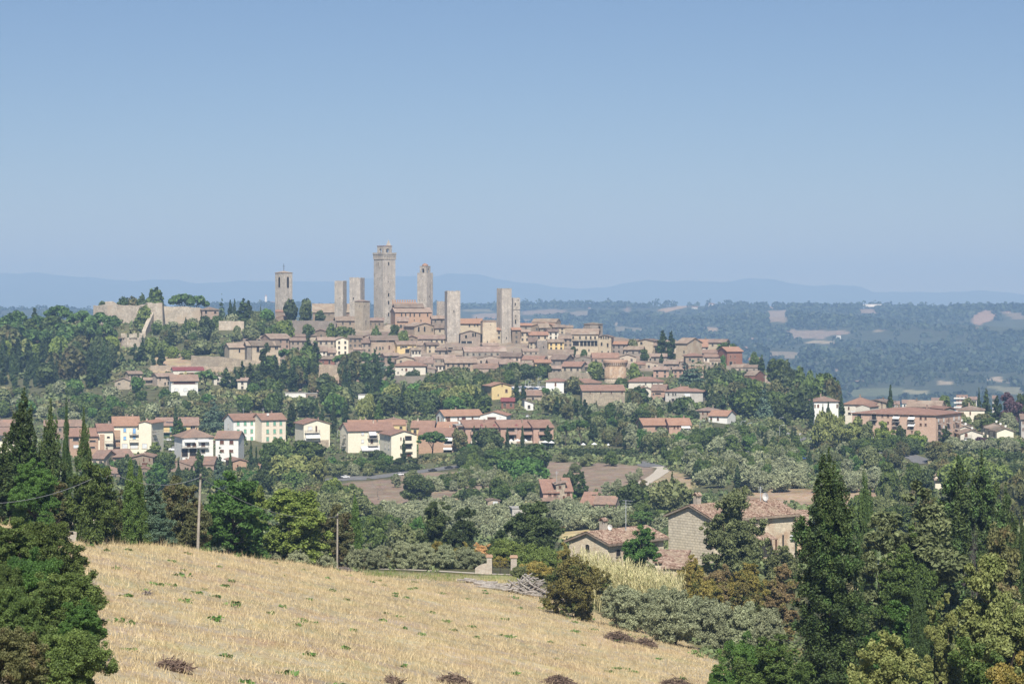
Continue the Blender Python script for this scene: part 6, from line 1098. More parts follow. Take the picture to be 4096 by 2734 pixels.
b.build('net',MATS['orange_net'],r);b=MB()
for a in pts:e=a-pts[0];b.tube([(e.x,e.y,e.z-.5),(e.x,e.y,e.z+1.4)],.05,5)
b.build('stakes',MATS['iron'],r)
r,Wd,H,D,rh,ro=house('cottage','E',130,860,1070,1225,'shaded cream cottage with a porch behind the conifers at the left','cream_plaster','tile_old','side',0,D=6,pitch=.25,Y=262,ch=0,wins=[(250,1140,120,120,'k'),(400,1140,90,110,'k'),(640,1175,36,60,'d'),(760,1160,60,70,'k')])
b=MB();f=pxm(262);b.box((60-495)*f,(480-495)*f,-2.5,-.01,H-1,H-.8);po=b.build('porch_roof',MATS['shutter_white'],r);b=MB()
for x in(80,260,430):b.box((x-495)*f-.1,(x-495)*f+.1,-2.4,-2.2,-3,H-1)
b.build('porch_posts',MATS['shutter_white'],po)
wall_run('garden_wall',[('I',560,262,330,236),('I',800,285,345,236),('I',960,290,345,236),('I',1120,300,350,236)],'low stone garden wall in the shade behind the straw field, left','pier_stone',th=.5,rag=.05,dep=2)
p=rayr('L',1860,860);f=pxm(p.y);r=empty('pergola',p);tag(r,'dark wooden pergola with a slatted roof under the trees at the right','pergola');b=MB();w=140*f;h=215*f
for k in range(12):b.box(-w,w,-.2+k*.35,-.05+k*.35,h,h+.1)
for x in(-w+.3,0,w-.3):b.box(x-.07,x+.07,-.4,4.2,h-.15,h-.002)
b.build('slatted_roof',MATS['shutter_brown'],r);b=MB()
for x in(-w+.3,w*.35,w-.3):
 for y in(.0,3.8):b.box(x-.09,x+.09,y-.09,y+.09,-3,h-.152)
b.build('posts',MATS['bark'],r)
p=rayr('L',1385,905);p.z+=1.5;f=pxm(p.y);r=empty('canopy',p);tag(r,'small pale canopy roof in the dark gap right of the big conifer','canopy');b=MB();w=75*f;b.prism([(-w,0),(-w*.5,.6),(w*.7,.65),(w,.05),(w,0)],0,2.4,'y');b.build('sheet',MATS['concrete'],r);b=MB()
for x in(-w*.8,w*.8):
 for y in(.3,2.1):b.box(x-.05,x+.05,y-.05,y+.05,-3,.1)
b.build('posts',MATS['iron'],r)
def hedge(name,pts,h,w,kind,label,cat='hedge',n=900,size=.5):
 P=[rayr(*q)for q in pts];P=[q for q in P if q];bl=[]
 o=P[0]
 for a,c in zip(P[:-1],P[1:]):
  m=max(2,int((c-a).length/(w*.6)))
  for k in range(m):q=a.lerp(c,k/m);q.z=float(tz(q.x,q.y));bl.append((q.x-o.x,q.y-o.y,q.z-o.z+h*.5,w*.6,w*.6,h*.55*R_.uniform(.9,1.1)))
 r=empty(name,o);tag(r,label,cat);put('foliage',crown_mesh('foliage',bl,n,size,MATS[LEAF[kind]],RNG,.7,norm=False),r)
hedge('hedge',[('G',560,590),('G',760,590),('G',1000,595),('G',1190,600)],3.2,2.6,'holm','long clipped dark hedge above the brown field',n=2200,size=.32)
hedge('hedge',[('G',400,1000),('G',520,975),('G',620,965),('G',700,950)],2.4,2.4,'broadleaf','green hedge beside the small farm with the stub tower',n=1200,size=.3)
hedge('hedge',[('F',1190,725),('F',1260,722),('F',1330,715),('F',1440,700)],2.6,2,'holm','clipped hedge above the asphalt road',n=1200,size=.3)
hedge('hedge',[('H',1740,578),('H',1950,588),('H',2150,600),('H',2349,610)],1.6,1.6,'holm','low clipped hedge along the pale road at the right',n=1200,size=.3)
hedge('hedge',[('F',750,715),('F',830,712),('F',900,705)],2.2,2,'oak','green hedge left of the thin cypress by the road',n=800,size=.3)
for R,x,y,w,h,Y,mt,lab in(('H',1880,578,26,20,900,'sign_blue','blue road sign on the olive bank at the right'),('H',1465,560,22,34,940,'sign_blue','blue and white board beside the ochre building'),('H',1410,548,18,14,940,'shutter_white','small white road sign left of the blue board'),('H',176,705,14,26,830,'shutter_white','white notice board in the olive car park'),('G',1162,615,12,24,960,'shutter_white','white sign post at the top of the dirt road')):
 p=W(*px(R,x,y+h),Y);f=pxm(Y);r=empty('road_sign',p);tag(r,lab,'sign');b=MB();b.box(-w*f/2,w*f/2,-.05,.05,h*f*.5,h*f*1.5);b.build('panel',MATS[mt],r);b=MB();b.tube([(0,.1,-2.5),(0,.1,h*f*1.4)],.06,6);b.build('post',MATS['pale_metal'],r)
# --- trees and bushes: kind, region, centre, width, top, base, label, depth
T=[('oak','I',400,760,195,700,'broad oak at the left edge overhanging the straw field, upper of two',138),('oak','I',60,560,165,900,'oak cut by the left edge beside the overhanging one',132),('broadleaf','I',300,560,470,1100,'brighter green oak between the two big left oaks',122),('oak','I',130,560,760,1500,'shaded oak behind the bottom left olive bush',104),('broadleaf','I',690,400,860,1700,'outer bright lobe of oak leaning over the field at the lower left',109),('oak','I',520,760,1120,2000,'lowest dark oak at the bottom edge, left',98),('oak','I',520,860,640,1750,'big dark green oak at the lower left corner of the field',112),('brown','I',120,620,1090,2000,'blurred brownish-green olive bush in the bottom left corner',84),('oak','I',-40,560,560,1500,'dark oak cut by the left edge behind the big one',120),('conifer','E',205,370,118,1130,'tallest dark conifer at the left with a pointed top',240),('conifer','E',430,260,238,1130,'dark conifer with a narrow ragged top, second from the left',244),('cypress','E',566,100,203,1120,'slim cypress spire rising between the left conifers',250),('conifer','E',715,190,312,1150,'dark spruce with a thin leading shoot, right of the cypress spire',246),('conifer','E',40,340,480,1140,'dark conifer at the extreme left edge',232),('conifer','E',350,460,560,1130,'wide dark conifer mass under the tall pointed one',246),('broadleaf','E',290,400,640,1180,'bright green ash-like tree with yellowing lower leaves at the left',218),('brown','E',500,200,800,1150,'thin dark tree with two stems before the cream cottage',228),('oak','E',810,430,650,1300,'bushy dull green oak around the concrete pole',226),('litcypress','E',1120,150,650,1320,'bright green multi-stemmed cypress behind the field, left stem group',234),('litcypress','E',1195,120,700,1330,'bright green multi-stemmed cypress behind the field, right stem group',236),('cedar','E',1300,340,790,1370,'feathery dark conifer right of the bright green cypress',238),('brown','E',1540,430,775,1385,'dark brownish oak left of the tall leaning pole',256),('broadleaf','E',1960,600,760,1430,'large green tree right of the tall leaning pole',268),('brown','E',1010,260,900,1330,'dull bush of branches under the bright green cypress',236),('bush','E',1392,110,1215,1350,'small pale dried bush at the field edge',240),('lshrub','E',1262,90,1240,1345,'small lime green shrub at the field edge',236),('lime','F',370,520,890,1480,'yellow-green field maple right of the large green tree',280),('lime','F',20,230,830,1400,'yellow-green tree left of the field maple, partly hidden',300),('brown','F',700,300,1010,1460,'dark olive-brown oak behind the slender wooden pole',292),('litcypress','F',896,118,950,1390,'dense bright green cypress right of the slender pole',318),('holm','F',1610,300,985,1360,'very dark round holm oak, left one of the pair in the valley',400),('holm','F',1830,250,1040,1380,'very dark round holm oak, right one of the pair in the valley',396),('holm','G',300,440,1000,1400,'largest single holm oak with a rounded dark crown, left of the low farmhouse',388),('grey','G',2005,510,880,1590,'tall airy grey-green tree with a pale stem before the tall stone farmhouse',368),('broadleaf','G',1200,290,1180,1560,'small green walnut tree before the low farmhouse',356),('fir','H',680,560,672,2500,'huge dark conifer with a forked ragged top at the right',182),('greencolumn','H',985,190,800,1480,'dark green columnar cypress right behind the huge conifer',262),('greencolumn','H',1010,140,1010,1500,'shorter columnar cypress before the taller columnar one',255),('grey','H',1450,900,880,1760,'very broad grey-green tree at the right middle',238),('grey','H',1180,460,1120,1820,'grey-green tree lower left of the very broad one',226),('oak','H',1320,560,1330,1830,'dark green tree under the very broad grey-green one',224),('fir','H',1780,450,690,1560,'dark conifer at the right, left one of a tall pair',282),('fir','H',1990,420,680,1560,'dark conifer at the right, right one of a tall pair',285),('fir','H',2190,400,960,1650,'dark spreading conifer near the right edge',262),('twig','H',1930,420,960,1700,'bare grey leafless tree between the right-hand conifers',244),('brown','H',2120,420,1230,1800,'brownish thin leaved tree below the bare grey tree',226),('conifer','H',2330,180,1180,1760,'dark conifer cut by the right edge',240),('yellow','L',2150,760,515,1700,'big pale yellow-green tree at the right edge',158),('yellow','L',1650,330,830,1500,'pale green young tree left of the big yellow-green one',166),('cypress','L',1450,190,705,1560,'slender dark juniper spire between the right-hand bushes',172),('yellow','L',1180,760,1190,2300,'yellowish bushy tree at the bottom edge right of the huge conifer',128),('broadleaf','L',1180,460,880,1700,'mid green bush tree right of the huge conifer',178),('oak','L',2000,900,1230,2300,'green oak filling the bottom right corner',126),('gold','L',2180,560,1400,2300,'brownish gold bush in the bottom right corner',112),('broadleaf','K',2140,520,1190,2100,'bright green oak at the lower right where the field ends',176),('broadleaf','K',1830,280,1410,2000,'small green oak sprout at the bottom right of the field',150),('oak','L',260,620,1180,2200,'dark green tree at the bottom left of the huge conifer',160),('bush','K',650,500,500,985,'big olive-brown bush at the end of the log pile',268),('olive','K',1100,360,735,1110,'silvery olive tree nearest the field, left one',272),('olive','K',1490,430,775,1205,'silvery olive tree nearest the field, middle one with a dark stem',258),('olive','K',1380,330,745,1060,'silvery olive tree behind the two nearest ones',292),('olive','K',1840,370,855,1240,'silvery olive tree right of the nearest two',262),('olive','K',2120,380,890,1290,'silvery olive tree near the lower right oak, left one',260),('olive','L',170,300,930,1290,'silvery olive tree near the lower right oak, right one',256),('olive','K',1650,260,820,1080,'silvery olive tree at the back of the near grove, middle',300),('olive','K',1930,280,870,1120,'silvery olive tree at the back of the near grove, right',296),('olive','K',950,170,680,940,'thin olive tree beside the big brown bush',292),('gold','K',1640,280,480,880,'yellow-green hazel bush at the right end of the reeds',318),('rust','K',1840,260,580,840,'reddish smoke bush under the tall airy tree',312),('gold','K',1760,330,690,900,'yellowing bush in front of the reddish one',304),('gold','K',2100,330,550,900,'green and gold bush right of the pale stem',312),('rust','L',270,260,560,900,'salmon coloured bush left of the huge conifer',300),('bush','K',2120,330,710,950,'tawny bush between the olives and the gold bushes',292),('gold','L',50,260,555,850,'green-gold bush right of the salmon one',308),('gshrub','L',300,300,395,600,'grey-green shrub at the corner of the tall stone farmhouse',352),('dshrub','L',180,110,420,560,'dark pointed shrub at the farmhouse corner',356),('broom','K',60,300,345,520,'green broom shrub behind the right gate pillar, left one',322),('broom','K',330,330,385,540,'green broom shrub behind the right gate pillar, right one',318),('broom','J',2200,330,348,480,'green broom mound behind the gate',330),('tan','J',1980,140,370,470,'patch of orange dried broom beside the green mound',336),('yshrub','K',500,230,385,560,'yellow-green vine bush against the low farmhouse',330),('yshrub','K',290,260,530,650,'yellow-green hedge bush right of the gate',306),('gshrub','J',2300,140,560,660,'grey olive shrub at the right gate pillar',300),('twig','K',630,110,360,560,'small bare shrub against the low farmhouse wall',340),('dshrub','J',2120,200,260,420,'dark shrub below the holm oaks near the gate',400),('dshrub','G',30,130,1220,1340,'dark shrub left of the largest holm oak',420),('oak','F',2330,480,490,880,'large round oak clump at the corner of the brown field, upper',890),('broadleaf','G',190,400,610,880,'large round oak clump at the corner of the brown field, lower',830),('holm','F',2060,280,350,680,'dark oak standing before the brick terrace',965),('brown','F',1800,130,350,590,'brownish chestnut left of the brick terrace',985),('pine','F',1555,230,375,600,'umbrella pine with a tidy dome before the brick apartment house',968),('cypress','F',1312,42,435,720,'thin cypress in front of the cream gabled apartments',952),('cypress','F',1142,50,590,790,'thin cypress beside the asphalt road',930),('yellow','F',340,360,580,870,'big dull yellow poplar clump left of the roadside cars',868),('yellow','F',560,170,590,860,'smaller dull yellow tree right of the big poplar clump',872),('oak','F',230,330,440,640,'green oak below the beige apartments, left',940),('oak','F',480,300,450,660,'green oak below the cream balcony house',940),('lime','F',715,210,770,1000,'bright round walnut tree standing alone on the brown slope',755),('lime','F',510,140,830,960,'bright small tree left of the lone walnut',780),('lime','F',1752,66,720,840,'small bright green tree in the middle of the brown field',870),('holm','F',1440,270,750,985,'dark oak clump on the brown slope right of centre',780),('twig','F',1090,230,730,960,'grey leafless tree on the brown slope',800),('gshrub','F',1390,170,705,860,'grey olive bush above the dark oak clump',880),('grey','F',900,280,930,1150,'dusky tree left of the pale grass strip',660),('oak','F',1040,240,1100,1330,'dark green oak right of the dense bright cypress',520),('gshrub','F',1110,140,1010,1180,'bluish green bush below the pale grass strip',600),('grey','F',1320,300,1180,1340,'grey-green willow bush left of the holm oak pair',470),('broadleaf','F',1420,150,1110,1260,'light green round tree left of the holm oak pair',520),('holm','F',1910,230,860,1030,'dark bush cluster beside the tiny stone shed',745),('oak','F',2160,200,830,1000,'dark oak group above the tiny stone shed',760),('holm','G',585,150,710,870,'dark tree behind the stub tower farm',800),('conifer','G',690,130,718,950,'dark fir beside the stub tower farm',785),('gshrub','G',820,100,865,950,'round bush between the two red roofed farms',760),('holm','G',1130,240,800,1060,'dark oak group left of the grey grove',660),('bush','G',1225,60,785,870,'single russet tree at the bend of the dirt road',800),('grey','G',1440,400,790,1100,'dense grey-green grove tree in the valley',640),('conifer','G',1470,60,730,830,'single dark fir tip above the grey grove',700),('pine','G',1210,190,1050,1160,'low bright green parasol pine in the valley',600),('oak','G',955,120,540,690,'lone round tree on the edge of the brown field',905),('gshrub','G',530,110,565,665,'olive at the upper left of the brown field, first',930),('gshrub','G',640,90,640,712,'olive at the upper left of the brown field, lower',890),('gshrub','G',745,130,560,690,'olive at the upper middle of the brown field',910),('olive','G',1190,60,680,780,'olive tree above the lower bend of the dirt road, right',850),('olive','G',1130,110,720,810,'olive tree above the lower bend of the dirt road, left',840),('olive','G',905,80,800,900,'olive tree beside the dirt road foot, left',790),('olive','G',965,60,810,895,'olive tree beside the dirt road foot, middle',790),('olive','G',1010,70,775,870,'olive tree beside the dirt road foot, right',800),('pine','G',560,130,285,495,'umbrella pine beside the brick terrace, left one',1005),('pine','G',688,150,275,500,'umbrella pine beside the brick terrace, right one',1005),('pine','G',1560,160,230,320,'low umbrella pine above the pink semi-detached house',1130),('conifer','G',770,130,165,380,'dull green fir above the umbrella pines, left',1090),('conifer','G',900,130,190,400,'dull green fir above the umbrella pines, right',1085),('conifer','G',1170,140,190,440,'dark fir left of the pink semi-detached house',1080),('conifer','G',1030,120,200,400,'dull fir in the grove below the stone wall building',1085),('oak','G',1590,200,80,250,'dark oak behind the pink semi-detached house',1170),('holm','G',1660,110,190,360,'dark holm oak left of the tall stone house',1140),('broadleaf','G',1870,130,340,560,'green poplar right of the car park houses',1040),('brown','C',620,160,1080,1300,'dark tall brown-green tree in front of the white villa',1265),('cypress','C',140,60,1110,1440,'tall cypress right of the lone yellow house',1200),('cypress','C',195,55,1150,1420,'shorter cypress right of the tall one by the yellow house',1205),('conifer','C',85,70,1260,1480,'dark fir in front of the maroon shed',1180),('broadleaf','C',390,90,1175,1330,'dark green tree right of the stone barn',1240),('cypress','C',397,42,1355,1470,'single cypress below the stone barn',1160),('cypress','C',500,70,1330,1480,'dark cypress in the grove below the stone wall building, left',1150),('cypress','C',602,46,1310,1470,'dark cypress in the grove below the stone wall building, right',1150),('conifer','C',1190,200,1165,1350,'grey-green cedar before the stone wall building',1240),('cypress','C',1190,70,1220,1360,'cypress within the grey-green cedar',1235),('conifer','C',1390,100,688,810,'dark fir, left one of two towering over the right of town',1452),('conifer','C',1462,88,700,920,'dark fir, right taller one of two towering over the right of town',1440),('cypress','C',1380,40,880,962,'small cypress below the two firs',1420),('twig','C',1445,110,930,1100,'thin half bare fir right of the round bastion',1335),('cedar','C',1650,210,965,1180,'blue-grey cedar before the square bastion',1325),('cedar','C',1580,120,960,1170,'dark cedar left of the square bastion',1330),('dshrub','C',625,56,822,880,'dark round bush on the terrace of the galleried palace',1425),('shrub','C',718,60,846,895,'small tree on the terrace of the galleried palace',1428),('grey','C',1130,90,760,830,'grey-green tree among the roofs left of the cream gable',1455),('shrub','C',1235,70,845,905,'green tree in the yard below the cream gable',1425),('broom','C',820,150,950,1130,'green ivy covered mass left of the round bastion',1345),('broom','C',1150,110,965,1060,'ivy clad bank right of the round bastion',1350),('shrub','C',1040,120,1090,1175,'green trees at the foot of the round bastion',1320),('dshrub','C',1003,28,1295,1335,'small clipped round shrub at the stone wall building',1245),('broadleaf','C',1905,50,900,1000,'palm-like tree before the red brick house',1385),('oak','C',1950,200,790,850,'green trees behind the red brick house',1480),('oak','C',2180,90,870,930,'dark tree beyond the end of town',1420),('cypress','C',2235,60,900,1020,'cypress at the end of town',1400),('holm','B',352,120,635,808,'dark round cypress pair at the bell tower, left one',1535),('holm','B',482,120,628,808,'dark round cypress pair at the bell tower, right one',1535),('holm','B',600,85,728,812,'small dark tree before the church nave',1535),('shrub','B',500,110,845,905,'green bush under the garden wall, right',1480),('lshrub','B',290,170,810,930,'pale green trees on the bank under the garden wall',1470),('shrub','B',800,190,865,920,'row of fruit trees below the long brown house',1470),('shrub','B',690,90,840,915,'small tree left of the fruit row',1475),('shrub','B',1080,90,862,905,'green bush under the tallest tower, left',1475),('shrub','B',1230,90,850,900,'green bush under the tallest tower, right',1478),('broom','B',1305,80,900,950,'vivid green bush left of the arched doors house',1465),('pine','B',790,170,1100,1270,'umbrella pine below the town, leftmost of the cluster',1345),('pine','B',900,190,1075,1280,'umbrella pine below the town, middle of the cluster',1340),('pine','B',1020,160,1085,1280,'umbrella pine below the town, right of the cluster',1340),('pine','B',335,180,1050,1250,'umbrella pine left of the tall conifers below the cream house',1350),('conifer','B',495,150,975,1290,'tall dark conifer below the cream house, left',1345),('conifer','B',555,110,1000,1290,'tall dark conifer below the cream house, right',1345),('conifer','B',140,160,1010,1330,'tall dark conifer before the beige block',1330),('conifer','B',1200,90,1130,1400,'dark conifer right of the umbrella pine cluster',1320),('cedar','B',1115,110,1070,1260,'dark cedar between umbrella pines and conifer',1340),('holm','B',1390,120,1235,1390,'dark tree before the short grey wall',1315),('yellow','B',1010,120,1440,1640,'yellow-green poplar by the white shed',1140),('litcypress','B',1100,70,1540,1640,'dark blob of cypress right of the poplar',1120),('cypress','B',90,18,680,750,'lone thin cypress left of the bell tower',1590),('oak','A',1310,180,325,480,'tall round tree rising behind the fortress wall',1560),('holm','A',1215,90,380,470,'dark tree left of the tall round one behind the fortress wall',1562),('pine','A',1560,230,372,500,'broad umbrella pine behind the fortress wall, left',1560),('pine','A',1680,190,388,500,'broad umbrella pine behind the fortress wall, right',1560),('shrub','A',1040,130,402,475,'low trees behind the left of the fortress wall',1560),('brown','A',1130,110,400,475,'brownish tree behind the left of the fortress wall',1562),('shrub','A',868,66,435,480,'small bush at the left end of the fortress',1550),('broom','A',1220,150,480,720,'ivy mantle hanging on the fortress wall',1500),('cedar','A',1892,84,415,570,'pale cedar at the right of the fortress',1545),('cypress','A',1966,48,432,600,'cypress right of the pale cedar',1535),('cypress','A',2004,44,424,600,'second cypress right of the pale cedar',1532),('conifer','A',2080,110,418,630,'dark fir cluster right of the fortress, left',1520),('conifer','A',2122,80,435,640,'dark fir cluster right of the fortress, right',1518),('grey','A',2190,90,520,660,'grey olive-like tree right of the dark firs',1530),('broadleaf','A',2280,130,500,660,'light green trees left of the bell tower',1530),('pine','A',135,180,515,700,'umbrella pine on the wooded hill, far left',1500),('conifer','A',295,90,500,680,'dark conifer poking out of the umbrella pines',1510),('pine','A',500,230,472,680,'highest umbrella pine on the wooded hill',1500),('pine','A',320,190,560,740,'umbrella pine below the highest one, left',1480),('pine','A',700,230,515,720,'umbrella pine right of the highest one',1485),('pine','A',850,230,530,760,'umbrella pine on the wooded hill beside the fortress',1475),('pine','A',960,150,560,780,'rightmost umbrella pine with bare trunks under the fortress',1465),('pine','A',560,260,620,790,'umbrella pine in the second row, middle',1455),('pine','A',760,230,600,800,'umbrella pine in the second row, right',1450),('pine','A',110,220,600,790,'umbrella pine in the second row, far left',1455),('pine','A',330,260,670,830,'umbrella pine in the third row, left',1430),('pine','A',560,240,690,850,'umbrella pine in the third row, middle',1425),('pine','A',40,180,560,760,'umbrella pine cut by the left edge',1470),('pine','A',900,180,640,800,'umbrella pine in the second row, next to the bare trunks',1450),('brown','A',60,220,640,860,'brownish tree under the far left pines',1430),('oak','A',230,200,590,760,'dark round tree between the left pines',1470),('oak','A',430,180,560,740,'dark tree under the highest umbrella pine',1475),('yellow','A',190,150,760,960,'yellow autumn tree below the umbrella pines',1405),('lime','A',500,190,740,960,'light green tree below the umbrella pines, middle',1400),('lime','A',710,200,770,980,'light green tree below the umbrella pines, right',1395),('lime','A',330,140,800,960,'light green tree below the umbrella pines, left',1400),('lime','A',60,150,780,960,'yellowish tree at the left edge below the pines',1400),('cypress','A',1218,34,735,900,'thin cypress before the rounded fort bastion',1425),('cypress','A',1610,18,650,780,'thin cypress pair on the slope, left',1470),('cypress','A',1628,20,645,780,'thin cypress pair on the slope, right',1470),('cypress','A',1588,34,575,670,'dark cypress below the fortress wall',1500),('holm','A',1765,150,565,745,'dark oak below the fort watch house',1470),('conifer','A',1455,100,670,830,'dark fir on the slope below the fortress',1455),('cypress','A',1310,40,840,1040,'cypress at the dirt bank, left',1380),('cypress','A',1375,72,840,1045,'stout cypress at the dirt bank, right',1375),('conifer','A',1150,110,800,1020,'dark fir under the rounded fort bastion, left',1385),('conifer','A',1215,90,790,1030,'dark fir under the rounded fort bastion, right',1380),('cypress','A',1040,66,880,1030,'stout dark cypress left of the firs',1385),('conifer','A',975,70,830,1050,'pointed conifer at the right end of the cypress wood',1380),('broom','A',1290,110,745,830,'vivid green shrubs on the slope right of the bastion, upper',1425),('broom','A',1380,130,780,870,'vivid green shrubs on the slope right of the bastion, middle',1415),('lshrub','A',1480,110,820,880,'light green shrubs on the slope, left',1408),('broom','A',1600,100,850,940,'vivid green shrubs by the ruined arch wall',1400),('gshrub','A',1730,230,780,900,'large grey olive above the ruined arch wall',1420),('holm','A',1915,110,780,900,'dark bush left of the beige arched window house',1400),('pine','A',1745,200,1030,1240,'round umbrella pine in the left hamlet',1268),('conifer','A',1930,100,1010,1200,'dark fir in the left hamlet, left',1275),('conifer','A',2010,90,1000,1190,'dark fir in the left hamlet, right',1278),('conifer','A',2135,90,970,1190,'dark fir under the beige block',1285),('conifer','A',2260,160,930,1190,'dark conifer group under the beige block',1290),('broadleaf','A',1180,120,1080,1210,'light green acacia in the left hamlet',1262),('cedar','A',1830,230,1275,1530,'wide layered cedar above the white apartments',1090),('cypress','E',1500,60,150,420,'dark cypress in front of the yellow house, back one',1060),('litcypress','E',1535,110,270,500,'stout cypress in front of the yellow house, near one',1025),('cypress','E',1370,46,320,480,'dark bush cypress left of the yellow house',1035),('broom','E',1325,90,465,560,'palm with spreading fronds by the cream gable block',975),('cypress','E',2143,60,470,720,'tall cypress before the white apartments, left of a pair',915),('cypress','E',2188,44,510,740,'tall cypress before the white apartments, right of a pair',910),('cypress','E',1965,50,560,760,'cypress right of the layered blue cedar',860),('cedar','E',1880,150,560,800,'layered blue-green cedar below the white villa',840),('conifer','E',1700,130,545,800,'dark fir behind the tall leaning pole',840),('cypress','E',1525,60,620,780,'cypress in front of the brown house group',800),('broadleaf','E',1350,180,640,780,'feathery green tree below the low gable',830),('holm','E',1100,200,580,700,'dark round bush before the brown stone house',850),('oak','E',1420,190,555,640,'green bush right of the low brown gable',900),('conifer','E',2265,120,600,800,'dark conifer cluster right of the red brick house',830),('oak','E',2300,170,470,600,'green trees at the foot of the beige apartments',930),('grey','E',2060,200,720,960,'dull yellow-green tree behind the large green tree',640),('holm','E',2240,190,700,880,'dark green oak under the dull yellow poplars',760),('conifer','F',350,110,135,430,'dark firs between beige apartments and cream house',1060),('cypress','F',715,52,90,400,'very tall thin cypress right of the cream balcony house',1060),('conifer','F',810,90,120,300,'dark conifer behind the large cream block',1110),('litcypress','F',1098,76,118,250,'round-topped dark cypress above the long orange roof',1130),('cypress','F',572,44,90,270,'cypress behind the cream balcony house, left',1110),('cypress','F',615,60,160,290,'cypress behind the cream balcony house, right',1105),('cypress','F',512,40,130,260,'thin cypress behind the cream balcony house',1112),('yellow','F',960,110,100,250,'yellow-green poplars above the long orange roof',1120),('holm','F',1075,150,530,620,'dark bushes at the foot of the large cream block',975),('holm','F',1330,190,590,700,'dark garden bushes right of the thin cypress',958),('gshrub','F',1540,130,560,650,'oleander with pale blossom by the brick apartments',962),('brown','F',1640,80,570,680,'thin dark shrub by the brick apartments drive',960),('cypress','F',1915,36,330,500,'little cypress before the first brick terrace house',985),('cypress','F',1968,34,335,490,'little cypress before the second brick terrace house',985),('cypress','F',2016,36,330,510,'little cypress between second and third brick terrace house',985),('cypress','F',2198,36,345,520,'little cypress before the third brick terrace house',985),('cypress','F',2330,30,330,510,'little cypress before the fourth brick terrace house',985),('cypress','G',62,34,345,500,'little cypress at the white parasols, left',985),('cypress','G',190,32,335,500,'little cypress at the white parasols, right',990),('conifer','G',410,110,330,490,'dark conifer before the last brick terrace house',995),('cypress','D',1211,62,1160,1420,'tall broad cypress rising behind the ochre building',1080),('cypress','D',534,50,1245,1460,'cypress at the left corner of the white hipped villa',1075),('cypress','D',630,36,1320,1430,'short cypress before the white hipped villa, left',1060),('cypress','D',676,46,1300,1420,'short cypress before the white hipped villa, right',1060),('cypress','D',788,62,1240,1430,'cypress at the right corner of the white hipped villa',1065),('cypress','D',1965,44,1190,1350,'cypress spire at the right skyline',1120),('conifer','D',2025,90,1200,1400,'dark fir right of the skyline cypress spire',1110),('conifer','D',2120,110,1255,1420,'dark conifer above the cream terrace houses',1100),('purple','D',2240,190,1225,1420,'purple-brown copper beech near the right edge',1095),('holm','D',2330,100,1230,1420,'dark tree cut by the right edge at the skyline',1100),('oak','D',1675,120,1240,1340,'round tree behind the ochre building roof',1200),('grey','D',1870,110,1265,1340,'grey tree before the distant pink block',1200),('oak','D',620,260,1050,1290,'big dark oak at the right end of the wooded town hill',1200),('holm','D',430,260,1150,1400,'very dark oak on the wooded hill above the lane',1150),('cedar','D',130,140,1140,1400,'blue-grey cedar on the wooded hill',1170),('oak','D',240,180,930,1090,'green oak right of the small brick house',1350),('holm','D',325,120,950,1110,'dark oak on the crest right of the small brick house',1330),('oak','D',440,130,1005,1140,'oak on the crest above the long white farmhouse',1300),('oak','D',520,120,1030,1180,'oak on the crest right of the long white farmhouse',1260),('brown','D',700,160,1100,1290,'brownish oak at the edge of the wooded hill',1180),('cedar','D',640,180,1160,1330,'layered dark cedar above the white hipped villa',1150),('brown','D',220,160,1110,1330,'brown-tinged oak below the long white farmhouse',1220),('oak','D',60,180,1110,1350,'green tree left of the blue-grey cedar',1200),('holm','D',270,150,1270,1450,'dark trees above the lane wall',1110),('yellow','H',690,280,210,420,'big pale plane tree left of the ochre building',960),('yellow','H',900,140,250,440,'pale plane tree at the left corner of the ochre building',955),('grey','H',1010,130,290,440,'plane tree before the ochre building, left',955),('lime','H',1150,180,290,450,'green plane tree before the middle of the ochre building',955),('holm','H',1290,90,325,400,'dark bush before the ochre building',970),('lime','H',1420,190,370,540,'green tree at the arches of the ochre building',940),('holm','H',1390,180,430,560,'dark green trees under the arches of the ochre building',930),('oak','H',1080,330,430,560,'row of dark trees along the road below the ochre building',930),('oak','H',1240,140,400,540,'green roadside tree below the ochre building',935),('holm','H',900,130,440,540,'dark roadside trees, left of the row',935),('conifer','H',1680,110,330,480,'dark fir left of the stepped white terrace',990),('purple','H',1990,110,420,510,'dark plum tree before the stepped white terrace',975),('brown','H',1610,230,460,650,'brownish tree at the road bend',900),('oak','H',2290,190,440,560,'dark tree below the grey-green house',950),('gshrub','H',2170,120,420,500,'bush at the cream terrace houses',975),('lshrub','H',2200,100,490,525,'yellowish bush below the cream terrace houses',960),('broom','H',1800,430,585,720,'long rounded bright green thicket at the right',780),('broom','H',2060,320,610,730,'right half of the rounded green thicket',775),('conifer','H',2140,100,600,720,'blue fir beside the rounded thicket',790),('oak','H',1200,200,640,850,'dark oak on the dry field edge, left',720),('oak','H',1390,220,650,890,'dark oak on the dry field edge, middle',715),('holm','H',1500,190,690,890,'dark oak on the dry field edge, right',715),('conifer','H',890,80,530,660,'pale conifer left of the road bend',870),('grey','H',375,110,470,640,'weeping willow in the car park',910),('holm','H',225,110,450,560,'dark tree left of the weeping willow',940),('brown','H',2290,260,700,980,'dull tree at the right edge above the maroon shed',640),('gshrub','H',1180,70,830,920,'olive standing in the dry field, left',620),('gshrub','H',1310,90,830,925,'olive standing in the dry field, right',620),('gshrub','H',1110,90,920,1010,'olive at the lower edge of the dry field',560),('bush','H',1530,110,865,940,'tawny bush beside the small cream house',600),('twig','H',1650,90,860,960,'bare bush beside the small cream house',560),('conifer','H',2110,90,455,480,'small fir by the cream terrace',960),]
for k,R,xc,w,yt,yb,lab,Y in T:tree(k,R,xc,w,yt,yb,lab,Y)
